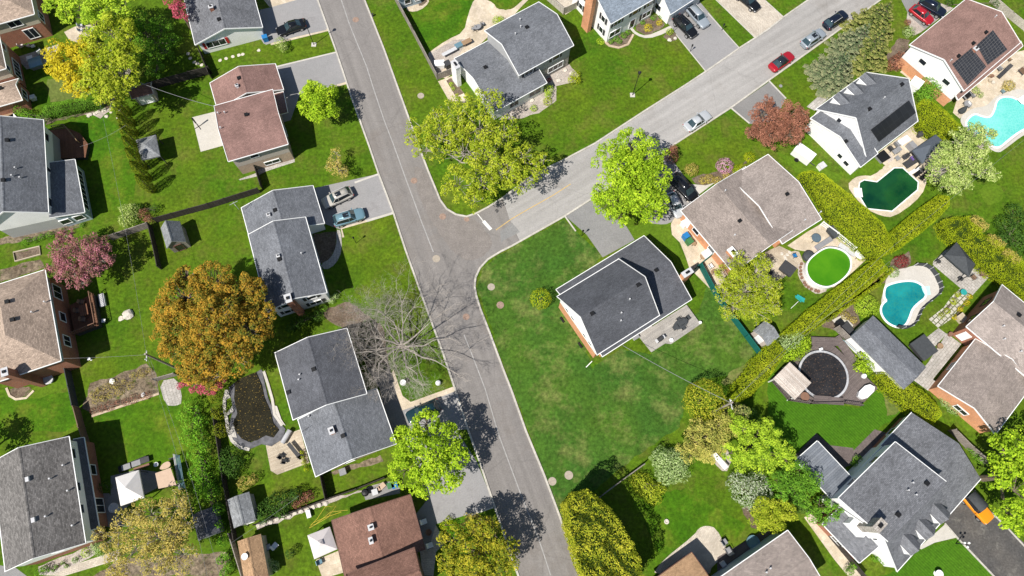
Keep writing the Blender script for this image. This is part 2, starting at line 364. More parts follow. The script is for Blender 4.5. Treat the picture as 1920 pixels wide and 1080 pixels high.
def ragged(P, step=.7, amp=.16):
    out = []
    for i in range(len(P)):
        a, b = P[i], P[(i+1) % len(P)]; L = math.dist(a, b); n = max(1, int(L/step))
        for k in range(n):
            t = k/n; out.append((a[0]+(b[0]-a[0])*t+JR.uniform(-amp, amp), a[1]+(b[1]-a[1])*t+JR.uniform(-amp, amp)))
    return out
def patch(name, mat, pts, z, d=None, h=None):
    """flat sheet of the setting (or raised slab when h is given)"""
    q = np.array(pts); lo, hi = q.min(0), q.max(0)
    if name != 'road':
        while any(abs(z-e[2]) < .0035 and (lo < e[1]).all() and (hi > e[0]).all() for e in LEV): z += .004
    LEV.append((lo, hi, z))
    w = [G(x, y, z) for x, y in pts]
    dd = None
    if d: q = [G(*p, z) for p in d]; dd = (q[1]-q[0]).to_2d().normalized()
    b = MB()
    if h: b.prism([(p.x, p.y) for p in w], 0, z, uvdir=dd); o = b.build(name, mat, origin=centre(w)*Vector((1, 1, 0)) if 0 else (centre(w).x, centre(w).y, 0))
    else:
        P = [(p.x, p.y) for p in w]; n = len(P)
        if sum(P[i][0]*P[(i+1) % n][1]-P[(i+1) % n][0]*P[i][1] for i in range(n)) < 0: P = P[::-1]
        dd = dd or (Vector(P[1])-Vector(P[0])).normalized(); e = (-dd[1], dd[0])
        if name in ('garden_bed', 'lawn'): P = ragged(P); n = len(P)
        o = mesh(name, [(p[0], p[1], z) for p in P], [list(range(n))], mat, uvs=[[(p[0]*dd[0]+p[1]*dd[1], p[0]*e[0]+p[1]*e[1]) for p in P]])
    o['kind'] = 'structure'; return o
def rounded(pts, n=2):
    for _ in range(n):
        q = []
        for i in range(len(pts)):
            a, b = pts[i], pts[(i+1) % len(pts)]
            q += [(a[0]*.75+b[0]*.25, a[1]*.75+b[1]*.25), (a[0]*.25+b[0]*.75, a[1]*.25+b[1]*.75)]
        pts = q
    return pts
def strip(name, mat, line, w, z0, z1, closed=False, kind='structure', label=None, cat=None, world_pts=False, parent=None, group=None):
    """a kerb, edging, low wall or line: a band of width w following a polyline"""
    P = [Vector(p) for p in line] if world_pts else [G(x, y, 0) for x, y in line]; n = len(P); b = MB(); Lq = []; R = []
    for i in range(n):
        if closed: a, c = P[(i-1) % n], P[(i+1) % n]
        else: a, c = P[max(i-1, 0)], P[min(i+1, n-1)]
        d = (c-a); d.z = 0; d.normalize(); q = Vector((-d.y, d.x, 0))*w/2; Lq.append(P[i]+q); R.append(P[i]-q)
    acc = 0
    for i in range(n if closed else n-1):
        j = (i+1) % n; L = (P[j]-P[i]).length
        A, B_, C_, D_ = Lq[i], Lq[j], R[j], R[i]
        vs = [(q.x, q.y, z) for z in (z0, z1) for q in (D_, C_, B_, A)]
        fs = [(4, 5, 6, 7), (0, 1, 5, 4), (2, 3, 7, 6)]
        us = [[(acc, 0), (acc+L, 0), (acc+L, w), (acc, w)], [(acc, z0), (acc+L, z0), (acc+L, z1), (acc, z1)], [(acc+L, z0), (acc, z0), (acc, z1), (acc+L, z1)]]
        if not closed and i == 0: fs.append((3, 0, 4, 7)); us.append(None)
        if not closed and i == n-2: fs.append((1, 2, 6, 5)); us.append(None)
        if z1-z0 < .01: fs = fs[:1]; us = us[:1]
        b.add(vs, fs, 0, us); acc += L
    o = b.build(name, mat, parent, origin=(P[0].x, P[0].y, 0))
    if kind: o['kind'] = kind
    if label: tag(o, label, cat, group)
    return o
# ---------------------------------------------------------------- houses
class Sec:
    """one roofed block of a building: A, B, C are roof corners in the photograph at eave height he"""
    def __init__(s, root, A, B, C, he, hr=None, R=None, axis='AB', typ='gable', roof='roof_slate', zones=((99, 'siding_white'),), over=.4, trim='white_trim', wins=(), zb=0, rake=True, rname='roof'):
        a, b, c = G(*A, he), G(*B, he), G(*C, he)
        u = (b-a).normalized(); v = (c-a)-u*((c-a).dot(u)); W = v.length; v.normalize(); L = (b-a).length
        s.cor = {'A': (a.x, a.y), 'B': ((a+u*L).x, (a+u*L).y), 'C': ((a+v*W).x, (a+v*W).y), 'D': ((a+u*L+v*W).x, (a+u*L+v*W).y)}
        s.a, s.u, s.v, s.L, s.W, s.he, s.typ, s.root = a, u, v, L, W, he, typ, root
        if axis == 'AC': s.u, s.v, s.L, s.W = v, u, W, L
        if R:
            best = None
            for k in range(5, 80):
                z = he+k*.1
                for xx in (0, s.L):
                    q = proj(s.pt(xx, s.W/2 if typ != 'shed' else s.W, z)); e = math.dist(q, R)
                    if best is None or e < best[0]: best = (e, z)
            hr = min(max(best[1], he+s.W/2*.2), he+s.W/2*1.1)
            print('ridge', getattr(root, 'name', ''), round(he, 1), round(hr, 2), 'err', round(best[0], 1), 'LW', round(s.L, 1), round(s.W, 1))
        s.hr = hr if hr else he+.05
        s.over = over; s.zb = zb
        s.roof(roof, trim, rake, rname); s.walls(zones, wins)
    def pt(s, x, y, z): p = s.a+s.u*x+s.v*y; return Vector((p.x, p.y, z))
    def loc(s, p): q = Vector((p.x-s.a.x, p.y-s.a.y, 0)); return q.dot(s.u), q.dot(s.v)
    def top(s, x, y):
        he, hr, W, L = s.he, s.hr, s.W, s.L
        if s.typ == 'flat': return he
        if s.typ == 'shed': return he+(hr-he)*y/W
        k = (hr-he)/(W/2); z = min(he+k*y, he+k*(W-y))
        if s.typ == 'hip': z = min(z, he+k*x, he+k*(L-x))
        return z
    def hit(s, px, py, marg=1.0):
        z = max(s.hr, s.he)+.3
        while z > s.he-.6:
            p = G(px, py, z); x, y = s.loc(p)
            if -marg <= x <= s.L+marg and -marg <= y <= s.W+marg and s.top(x, y) >= z: return p, x, y
            z -= .04
        p = G(px, py, s.he); x, y = s.loc(p); return p, x, y
    def roof(s, mat, trim, rake, rname):
        b = MB(); L, W, he, hr = s.L, s.W, s.he, s.hr; t = .16; P = s.pt
        def face(q, mi, uvq=None): b.add(q, [tuple(range(len(q)))], mi, [uvq] if uvq else None)
        tm = 1
        def slope(y0, z0, y1, z1, x0=0, x1=L, x2=None, x3=None):
            x2 = x1 if x2 is None else x2; x3 = x0 if x3 is None else x3; sl = math.hypot(y1-y0, z1-z0)
            q = [P(x0, y0, z0), P(x1, y0, z0), P(x2, y1, z1), P(x3, y1, z1)]; uvq = [(x0, 0), (x1, 0), (x2, sl), (x3, sl)]
            nrm = (q[1]-q[0]).cross(q[3]-q[0])
            if nrm.length < 1e-6: nrm = (q[1]-q[0]).cross(q[2]-q[0])
            if nrm.z < 0: q = q[::-1]; uvq = uvq[::-1]
            face(q, 0, uvq)
        if s.typ == 'hip':
            k = min(W/2, L/2)
            slope(0, he, W/2, hr, 0, L, L-k, k); slope(W, he, W/2, hr, 0, L, L-k, k)
            sl = math.hypot(k, hr-he)
            for x0, xk, in ((0, k), (L, L-k)):
                q = [P(x0, 0, he), P(x0, W, he), P(xk, W/2, hr)]; uq = [(0, 0), (W, 0), (W/2, sl)]
                if (q[1]-q[0]).cross(q[2]-q[0]).z < 0: q = q[::-1]; uq = uq[::-1]
                face(q, 0, uq)
            b.add([P(0, 0, he), P(L, 0, he), P(L, W, he), P(0, W, he), P(0, 0, he-t), P(L, 0, he-t), P(L, W, he-t), P(0, W, he-t)],
                  [(0, 1, 5, 4), (1, 2, 6, 5), (2, 3, 7, 6), (3, 0, 4, 7), (4, 5, 6, 7)], 1)
        else:
            if s.typ == 'gable': prof = [(0, he), (W/2, hr), (W, he)]
            elif s.typ == 'shed': prof = [(0, he), (W, hr)]
            else: prof = [(0, he), (W, he)]
            for i in range(len(prof)-1): slope(*prof[i], *prof[i+1])
            lo = [(y, z-t) for y, z in prof]
            for i in range(len(lo)-1):
                b.add([P(0, *lo[i]), P(L, *lo[i]), P(L, *lo[i+1]), P(0, *lo[i+1])], [(0, 1, 2, 3)], 1)
            for x in (0, L):
                for i in range(len(prof)-1):
                    b.add([P(x, *prof[i]), P(x, *prof[i+1]), P(x, *lo[i+1]), P(x, *lo[i])], [(0, 1, 2, 3)], 1)
            for i in (0, -1):
                b.add([P(0, *prof[i]), P(L, *prof[i]), P(L, *lo[i]), P(0, *lo[i])], [(0, 1, 2, 3)], 1)
        s.roof_o = b.build(rname, [mat, trim or 'grey_trim'], s.root)
        if trim:
            ends = [(0, -.05)] if s.typ == 'shed' else [(0, -.05), (W, W+.05)]
            for _, y in ends: MB().beam(P(-.02, y, he-.06), P(L+.02, y, he-.06), .09, .12).build('gutter', trim, s.root)
            if s.typ == 'hip':
                for x in (-.05, L+.05): MB().beam(P(x, 0, he-.06), P(x, W, he-.06), .09, .12).build('gutter', trim, s.root)
            if rake and s.typ in ('gable', 'shed'):
                for x in ((-.04, L+.04) if rake is True else (-.04,)):
                    g = MB()
                    if s.typ == 'gable':
                        g.beam(P(x, -.05, he-.05), P(x, W/2, hr-.02), .065, .2); g.beam(P(x, W+.05, he-.05), P(x, W/2, hr-.02), .065, .2)
                    else: g.beam(P(x, 0, he-.05), P(x, W, hr-.05), .065, .2)
                    g.build('fascia', trim, s.root)
        if s.typ == 'gable' and mat not in ('roof_metal', 'slats_pale'):
            k = (hr-he)/(W/2)
            v = [P(x, W/2+y, hr-abs(y)*k+.03) for x in (.05, L-.05) for y in (-.15, 0, .15)]
            mesh('ridge_cap', v, [(0, 3, 4, 1), (1, 4, 5, 2)], mat, s.roof_o, uvs=[[(0, 0), (L, 0), (L, .15), (0, .15)]]*2)
    def walls(s, zones, wins):
        o = s.over; L, W = s.L, s.W; P = s.pt; z0 = s.zb
        if not zones: return
        names = {'siding': 'siding_wall', 'brick_': 'brick_wall', 'stone': 'stone_wall'}
        for i, (z1, mt) in enumerate(zones):
            last = i == len(zones)-1; b = MB(); oo = o-(.012*i)
            def th(y, x=L/2): return s.top(x, y)-.14
            cor = [(oo, oo), (L-oo, oo), (L-oo, W-oo), (oo, W-oo)]
            for j in range(4):
                (x0, y0), (x1, y1) = cor[j], cor[(j+1) % 4]; l = math.dist(cor[j], cor[(j+1) % 4])
                if last:
                    if s.typ == 'hip': zt = s.he-.1; q = [(x0, y0, z0), (x1, y1, z0), (x1, y1, zt), (x0, y0, zt)]; uq = [(0, z0), (l, z0), (l, zt), (0, zt)]
                    else:
                        q = [(x0, y0, z0), (x1, y1, z0), (x1, y1, th(y1)), (x0, y0, th(y0))]; uq = [(0, z0), (l, z0), (l, th(y1)), (0, th(y0))]
                        if j in (1, 3) and s.typ == 'gable': q.insert(3, (x0, W/2, s.hr-.14)); uq.insert(3, (l/2, s.hr-.14))
                else: q = [(x0, y0, z0), (x1, y1, z0), (x1, y1, z1), (x0, y0, z1)]; uq = [(0, z0), (l, z0), (l, z1), (0, z1)]
                b.add([P(*w) for w in q], [tuple(range(len(q)))], 0, [uq])
            b.build(names.get(mt[:6], names.get(mt.split('_')[0], 'wall')), mt, s.root)
            z0 = z1
        cx = P(L/2, W/2, 0)
        for w in wins:
            side, t, z, ww, hh = w[:5]; opt = w[5] if len(w) > 5 else ''
            p, q = Vector((*s.cor[side[0]], 0)), Vector((*s.cor[side[1]], 0)); d = (q-p).normalized()
            n = Vector((d.y, -d.x, 0))
            if (cx-(p+q)/2).dot(n) > 0: n = -n
            c = p.lerp(q, t)-n*(o-.03)+Vector((0, 0, z))
            win(s.root, c, d, n, ww, hh, opt)
def win(root, c, d, n, w, h, opt=''):
    fr = MB(); k = .09; fm = 'white_trim'
    if 'k' in opt: fm = 'brown_trim'
    name = 'door' if 'd' in opt else 'window'
    ang = math.atan2(d.y, d.x); z0 = c.z-h/2
    for sg in (-1, 1):
        fr.box(c+d*sg*(w/2)-Vector((0, 0, h/2)), k, .14, h, ang)
        fr.box(Vector((c.x, c.y, c.z+sg*h/2-k/2)), w+k, .16, k, ang)
    nm_ = max(1, int(round(w/.9)))
    for i in range(1, nm_): fr.box(c+d*(-w/2+w*i/nm_)-Vector((0, 0, h/2)), .06, .12, h, ang)
    f = fr.build(name, fm, root)
    MB().box(c-Vector((0, 0, h/2))-n*.0, w-.04, .06, h-.02, ang).build('pane' if name == 'window' else 'door_panel', 'glass_dark' if 'w' not in opt else 'white', f)
    if 's' in opt:
        for sg in (-1, 1): MB().box(c+d*sg*(w/2+.28)-Vector((0, 0, h/2)), .4, .1, h, ang).build('shutter', 'dark_grey' if 'r' not in opt else 'red', root)
def roof_vent(sec, px, kind='vent'):
    p, x, y = sec.hit(*px); ang = math.atan2(sec.u.y, sec.u.x); b = MB()
    if kind == 'vent': b.box(p-Vector((0, 0, .1)), .42, .42, .32, ang, 0); b.box(p+Vector((0, 0, .24)), .52, .52, .07, ang, 0); b.build('roof_vent', 'black', sec.root)
    elif kind == 'pale': b.box(p-Vector((0, 0, .1)), .55, .4, .35, ang, 0); b.build('roof_vent', 'pale_grey', sec.root)
    elif kind == 'sky': b.box(p-Vector((0, 0, .2)), .6, .7, .36, ang); b.build('skylight', 'glass_dark', sec.root)
    else: b.tube([p-Vector((0, 0, .2)), p+Vector((0, 0, .45))], .07, 8); b.lathe(p+Vector((0, 0, .4)), [(.11, 0), (.11, .08), (.02, .1)], 8); b.build('vent_pipe', 'pale_grey', sec.root)
def chimney(sec, px, hgt, w, d, mat='brick_orange', z0=None, ang=None, cap='pale_grey', pz=None):
    """px: the chimney's top in the photograph"""
    p = sec.hit(*px)[0] if pz is None else G(*px, pz)
    zt = (p.z+hgt) if pz is None else pz
    p = G(*px, zt); ang = math.atan2(sec.u.y, sec.u.x) if ang is None else ang
    zb = z0 if z0 is not None else max(p.z-hgt-1.2, 0)
    b = MB().box(Vector((p.x, p.y, zb)), w, d, zt-zb, ang); c = b.build('chimney', mat, sec.root)
    b = MB().box(Vector((p.x, p.y, zt)), w+.12, d+.12, .1, ang); b.box(Vector((p.x, p.y, zt+.1)), w*.35, d*.45, .22, ang, 1); b.build('chimney_cap', [cap, 'black'], c)
def panel_on(sec, quad, name, mat, lift=.1, cols=None):
    q = [sec.hit(*p)[0] for p in quad]
    n = (q[1]-q[0]).cross(q[2]-q[0]).normalized()
    if n.z < 0: n = -n
    lo = [p+n*(lift-.04) for p in q]; hi = [p+n*(lift+.03) for p in q]
    w = (q[1]-q[0]).length; h = (q[3]-q[0]).length
    uvt = [(0, 0), (w, 0), (w, h), (0, h)]
    vs = hi+lo; fs = [(0, 1, 2, 3), (7, 6, 5, 4), (0, 4, 5, 1), (1, 5, 6, 2), (2, 6, 7, 3), (3, 7, 4, 0)]
    return mesh(name, vs, fs, [mat, 'dark_grey'], sec.root, [0, 1, 1, 1, 1, 1], [uvt, None, None, None, None, None])
def dormer(sec, px, w, hh, depth, roof='roof_slate'):
    """small gabled dormer: px = top of its front gable face"""
    z = sec.hit(*px)[0].z
    while True:                                       # px is the top front corner of the cheek that shows
        p = G(*px, z); x, y = sec.loc(p)
        if z-sec.top(x, y) >= 1.3 or z > 12: break
        z += .05
    f = 1 if y < sec.W/2 else -1                     # front faces the nearer eave
    x += w/2; ze = z; zt = z+hh; P = sec.pt; k = (sec.hr-sec.he)/(sec.W/2); yf = y
    def back(z, yy): return yy+f*max(0, (z-sec.top(x, yy)))/k
    m = MB()
    yb1, yb0 = back(zt, yf), back(ze, yf)
    o = .18
    A = [P(x-w/2-o*.3, yf-f*.15, ze-.02), P(x, yf-f*.15, zt+.06), P(x, yb1+f*.1, zt+.06), P(x-w/2-o*.3, yb0+f*.1, ze-.02)]
    B = [P(x+w/2+o, yf-f*.15, ze-.12), P(x, yf-f*.15, zt+.06), P(x, yb1+f*.1, zt+.06), P(x+w/2+o, yb0-f*.2, ze-.12)]
    sl = math.hypot(w/2, hh)
    for q in (A, B):
        dd = abs(yb1-yf); uq = [(0, 0), (0, sl), (dd, sl), (dd*.8, 0)]
        m.add(q, [(0, 1, 2, 3)], 0, [uq]); m.add([v-Vector((0, 0, .1)) for v in q], [(0, 1, 2, 3)], 1)
        m.add([q[0], q[1], q[1]-Vector((0, 0, .1)), q[0]-Vector((0, 0, .1))], [(0, 1, 2, 3)], 1)
    root = m.build('dormer', [roof, 'white_trim'], sec.root)
    zbase = sec.top(x, yf)-.1
    w_ = MB(); w_.add([P(x-w/2, yf, zbase), P(x+w/2, yf, zbase), P(x+w/2, yf, ze), P(x, yf, zt), P(x-w/2, yf, ze)], [(0, 1, 2, 3, 4)])
    for sg in (-1, 1): w_.add([P(x+sg*w/2, yf, zbase), P(x+sg*w/2, yf, ze), P(x+sg*w/2, yb0, ze)], [(0, 1, 2)])
    w_.build('dormer_wall', 'white_trim', root)
    zc = (zbase+ze)/2+.1
    MB().box(P(x, yf-f*.03, zc-.35), w*.5, .06, .75, math.atan2(sec.u.y, sec.u.x)).build('window', 'glass_dark', root)
# ---------------------------------------------------------------- foliage
def leaves(name, P, N, size, cv, mat, parent=None, origin=(0, 0, 0), core=None, asp=.62):
    n = len(P); org = np.array(LOC[parent.name] if parent is not None else origin)
    P = P-org; N = N/np.maximum(np.linalg.norm(N, axis=1, keepdims=True), 1e-6)
    R = rs.normal(size=(n, 3)); T = np.cross(N, R); T /= np.maximum(np.linalg.norm(T, axis=1, keepdims=True), 1e-6)
    B = np.cross(N, T); s = size[:, None]*.5
    V = np.stack([P-T*s, P-B*s*asp+T*s*.15, P+T*s, P+B*s*asp+T*s*.15], 1).reshape(-1, 3)
    me = bpy.data.meshes.new(name); nv = 4*n
    cvv = cv
    me.vertices.add(nv); me.loops.add(nv); me.polygons.add(n)
    me.vertices.foreach_set('co', V.astype(np.float32).ravel())
    me.loops.foreach_set('vertex_index', np.arange(nv, dtype=np.int32))
    me.polygons.foreach_set('loop_start', np.arange(0, nv, 4, dtype=np.int32))
    me.update(calc_edges=True)
    at = me.attributes.new('cv', 'FLOAT', 'FACE'); at.data.foreach_set('value', cvv.astype(np.float32))
    me.materials.append(MAT[mat]); me.validate()
    o = bpy.data.objects.new(name, me); COL.objects.link(o)
    if parent is not None: o.parent = parent
    else: o.location = tuple(org)
    LOC[o.name] = Vector(org); return o
def sphere_pts(n):
    v = rs.normal(size=(n, 3)); return v/np.linalg.norm(v, axis=1, keepdims=True)
def clump_leaves(C, R, leaf, cover, low=-.35, sq=.8, cull=None, jit=.25):
    """leaf cards over clumps: C (k,3) centres, R (k,) radii"""
    Ps, Ns, Ss, Cs = [], [], [], []
    for c, r in zip(C, R):
        n = int(cover*4*math.pi*r*r/(leaf*leaf)*.8)+4
        d = sphere_pts(n); d = d[d[:, 2] > low]; n = len(d)
        rad = r*(1+jit*(rs.rand(n)-.75)*1.6)
        p = c+d*rad[:, None]*np.array([1, 1, sq])
        Ps.append(p); Ns.append(d*.8+rs.normal(size=(n, 3))*.33+np.array([0, 0, .55]))
        Ss.append(leaf*(.55+.9*rs.rand(n))); Cs.append(np.clip(.48+(rs.rand()-.5)*.6+(rs.rand(n)-.5)*.8, 0, 1))
    P, N, Sz, Cv = map(np.concatenate, (Ps, Ns, Ss, Cs))
    if cull is not None:
        k = ~cull(P); P, N, Sz, Cv = P[k], N[k], Sz[k], Cv[k]
    return P, N, Sz, Cv
def limb(b, a, c, r0, r1, wob=.25, n=5):
    a, c = Vector(a), Vector(c); L = (c-a).length; pts = []; rr = []
    for i in range(n):
        t = i/(n-1); p = a.lerp(c, t)
        if 0 < i < n-1: p += Vector((random.uniform(-1, 1), random.uniform(-1, 1), random.uniform(-.4, .8)))*wob*L*.12
        pts.append(p); rr.append(r0*(1-t)+r1*t)
    b.tube(pts, rr, 6); return pts
def tree(label, lobes, hc, mat='leaf_maple', leaf=.32, cover=1.0, clump=.30, dens=1.0, flat=.8, bark='bark', cat='tree', name='tree', group=None, base=None, fill=.55, twig=0, tr=None, low=-.3, rzk=.75):
    """lobes: (px, py, radius in px[, height offset]); hc: height of the crown's middle"""
    W = []
    for q in lobes:
        px, py, rp = q[:3]; z = hc+(q[3] if len(q) > 3 else 0); c = G(px, py, z); r = rp*mpp(px, py, z); W.append((np.array(c), r))
    cm = sum(w[0]*w[1]**2 for w in W)/sum(w[1]**2 for w in W)
    Rt = max(np.linalg.norm(w[0][:2]-cm[:2])+w[1] for w in W)
    bx, by = (G(*base).x, G(*base).y) if base else (cm[0], cm[1])
    t = thing(name, label, cat, (bx, by, 0), group)
    C, R, ends = [], [], []
    for c, r in W:
        rz = min(r*rzk, c[2]-.5)
        k = max(3, int(dens*2.4*(1/clump)**2*.55)); dirs = sphere_pts(k*2); dirs = dirs[dirs[:, 2] > -.45][:k]
        for d in dirs:
            rr = r*clump*(.75+.5*rs.rand()); q = c+d*np.array([r-rr*.8, r-rr*.8, rz-rr*.5])*(fill+(1.04-fill)*rs.rand()**.6)
            C.append(q); R.append(rr); ends.append(c)
    P, N, Sz, Cv = clump_leaves(np.array(C), np.array(R), leaf, cover*1.35, low=low, sq=flat)
    leaves('crown', P, N, Sz, Cv, mat, t)
    b = MB(); rt = tr or max(.10, Rt*.05); top = (bx+(cm[0]-bx)*.7, by+(cm[1]-by)*.7, hc*.75)
    b.tube([(bx, by, -.1), (bx+.05, by, hc*.25), (bx+(cm[0]-bx)*.35, by+(cm[1]-by)*.35, hc*.5), top], [rt*1.25, rt, rt*.85, rt*.6], 8)
    tp = np.array([top[0]*.6+bx*.4, top[1]*.6+by*.4, hc*.5])
    for c, r in W:
        j = np.array(c)-np.array([0, 0, r*.25]); limb(b, tp, j, rt*.55, rt*.22, wob=.6, n=6)
        for i, q in enumerate(C):
            if ends[i] is c and i % (2 if twig else 3) == 0: limb(b, j, q, rt*.2, .018, wob=.8, n=4)
    for i in range(twig):
        k = random.randrange(len(C)); c = C[k]; d = sphere_pts(1)[0]; d[2] = abs(d[2])*.7; limb(b, c-d*R[k]*.5, np.array(c)+d*R[k]*1.15, .03, .01, wob=1, n=4)
    b.build('trunk', bark, t); return t
def bush(label, pts, h, mat, leaf=.16, cover=2.2, name='shrub', cat='shrub', group=None, zb=0, core=True, bump=.15, part=False):
    """rounded shrub(s) making one plant: pts = (px, py, radius px)"""
    C, R = [], []
    for px, py, rp in pts:
        r = rp*mpp(px, py); z = min(h*.5, max(h-r, r*.45)); g = G(px, py, z+zb); C.append(np.array(g)); R.append((r, h))
    org = (C[0][0], C[0][1], 0); Ps, Ns, Ss, Cv = [], [], [], []
    for c, (r, hh) in zip(C, R):
        rz = hh-(c[2]-zb); n = int(cover*3.0*math.pi*r*max(r, rz)/(leaf*leaf)*.75)+30; d = sphere_pts(n); d = d[d[:, 2] > -.5]; n = len(d)
        bm = 1+bump*np.sin(d[:, 0]*7+c[0])*np.cos(d[:, 1]*6+c[1])+bump*.8*(rs.rand(n)-.6)
        Ps.append(c+d*np.array([r, r, rz])*(bm*(.82+.2*rs.rand(n)**.5))[:, None]); Ns.append(d+rs.normal(size=(n, 3))*.35+np.array([0, 0, .2])); Ss.append(leaf*(.6+.8*rs.rand(n)))
        Cv.append(np.clip(.5+(rs.rand(n)-.5)*1.0, 0, 1))
    P, N, Sz, Cv = map(np.concatenate, (Ps, Ns, Ss, Cv)); P[:, 2] = np.maximum(P[:, 2], .03)
    if label is None: label = 'shrub'
    t = thing(name, label, cat, org, group)
    leaves('foliage', P, N, Sz, Cv, mat, t)
    b = MB()
    for c, (r, hh) in zip(C, R):
        for i in range(3): limb(b, (C[0][0], C[0][1], 0), (c[0]+random.uniform(-.4, .4)*r, c[1]+random.uniform(-.4, .4)*r, c[2]), .05, .02, n=3)
    b.build('stem', 'bark', t); return t
def inpoly(x, y, poly):
    r = np.zeros(len(x), bool); n = len(poly)
    for i in range(n):
        x0, y0 = poly[i]; x1, y1 = poly[(i+1) % n]
        c = ((y0 > y) != (y1 > y)); xi = (x1-x0)*(y-y0)/((y1-y0) if y1 != y0 else 1e-9)+x0
        r ^= c & (x < xi)
    return r
def hedge(label, pts, h, mat='leaf_hedge', leaf=.12, cover=2.0, bump=.28, name='hedge', cat='hedge', group=None, bs=.8, core='needles_core', jag=.0, lump=0):
    w = [G(x, y, h) for x, y in pts]; poly = [(p.x, p.y) for p in w]
    A = np.array(poly); lo, hi = A.min(0), A.max(0); area = abs(sum(poly[i][0]*poly[(i+1) % len(poly)][1]-poly[(i+1) % len(poly)][0]*poly[i][1] for i in range(len(poly))))/2
    c = A.mean(0); org = (c[0], c[1], 0); t = thing(name, label, cat, org, group)
    n = int(cover*area/(leaf*leaf)*1.4*((hi-lo).prod()/area)); x = lo[0]+rs.rand(n)*(hi[0]-lo[0]); y = lo[1]+rs.rand(n)*(hi[1]-lo[1])
    k = inpoly(x, y, poly); x, y = x[k], y[k]; n = len(x)
    ph = rs.rand(8)*6
    def hf(x, y):
        s = bs
        v = np.sin(x/s+ph[0]+1.3*np.sin(y/s*.8+ph[1]))*np.cos(y/s*1.1+ph[2]+np.sin(x/s*.7))+.6*np.sin(x/s*2.3+ph[3])*np.sin(y/s*2.1+ph[4]+np.sin(x/s*1.7))
        if lump: v = v+lump*(np.abs(np.sin(x/s*.55+ph[5]))+np.abs(np.cos(y/s*.55+ph[6])))-lump
        return v*bump
    # distance to edge for rounding the shoulders
    de = np.full(n, 1e9)
    for i in range(len(poly)):
        a, b2 = np.array(poly[i]), np.array(poly[(i+1) % len(poly)]); ab = b2-a
        tt = np.clip(((x-a[0])*ab[0]+(y-a[1])*ab[1])/(ab@ab), 0, 1); de = np.minimum(de, np.hypot(x-a[0]-tt*ab[0], y-a[1]-tt*ab[1]))
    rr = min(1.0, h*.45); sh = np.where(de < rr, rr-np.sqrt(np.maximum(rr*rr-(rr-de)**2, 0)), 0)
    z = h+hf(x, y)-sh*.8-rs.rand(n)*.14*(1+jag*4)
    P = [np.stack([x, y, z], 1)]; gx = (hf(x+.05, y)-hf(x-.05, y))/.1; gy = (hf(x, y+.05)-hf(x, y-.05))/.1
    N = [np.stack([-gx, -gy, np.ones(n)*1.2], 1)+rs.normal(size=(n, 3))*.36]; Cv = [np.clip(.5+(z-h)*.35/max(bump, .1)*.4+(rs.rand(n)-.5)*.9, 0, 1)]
    for i in range(len(poly)):
        a, b2 = np.array(poly[i]), np.array(poly[(i+1) % len(poly)]); L = np.linalg.norm(b2-a); m = int(cover*.8*L*h/(leaf*leaf))+2
        tt = rs.rand(m); zz = rs.rand(m)*h*.97; nr = np.array([(b2-a)[1], -(b2-a)[0]])/max(L, 1e-6)
        mid = (a+b2)/2+nr*.05
        if inpoly(np.array([mid[0]]), np.array([mid[1]]), poly)[0]: nr = -nr
        off = np.sin(tt*L/.7+ph[7])*.12+np.sin(zz*2.1+tt*L)*.1-rs.rand(m)*.2-np.maximum(0, zz-(h-rr))**2*.4
        q = a+(b2-a)*tt[:, None]+nr*off[:, None]
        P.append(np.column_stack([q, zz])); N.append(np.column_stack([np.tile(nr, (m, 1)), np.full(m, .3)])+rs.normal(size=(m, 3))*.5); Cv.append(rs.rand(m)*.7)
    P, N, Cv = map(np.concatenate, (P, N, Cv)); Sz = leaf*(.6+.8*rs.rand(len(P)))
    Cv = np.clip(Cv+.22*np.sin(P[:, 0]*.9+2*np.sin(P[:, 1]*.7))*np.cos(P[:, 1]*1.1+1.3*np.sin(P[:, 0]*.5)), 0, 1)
    leaves('foliage', P, N, Sz, Cv, mat, t)
    # solid dark green core, a filler that stops the view through the leaves
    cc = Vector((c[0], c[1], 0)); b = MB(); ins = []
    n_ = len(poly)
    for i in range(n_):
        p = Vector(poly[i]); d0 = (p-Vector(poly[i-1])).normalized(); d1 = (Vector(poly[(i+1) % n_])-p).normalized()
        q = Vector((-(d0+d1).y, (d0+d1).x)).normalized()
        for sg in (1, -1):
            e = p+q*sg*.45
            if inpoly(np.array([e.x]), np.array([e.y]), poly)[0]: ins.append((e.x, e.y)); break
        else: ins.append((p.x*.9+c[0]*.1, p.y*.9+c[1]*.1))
    b.prism(ins, 0, h*.72).build('branches', core, t); return t
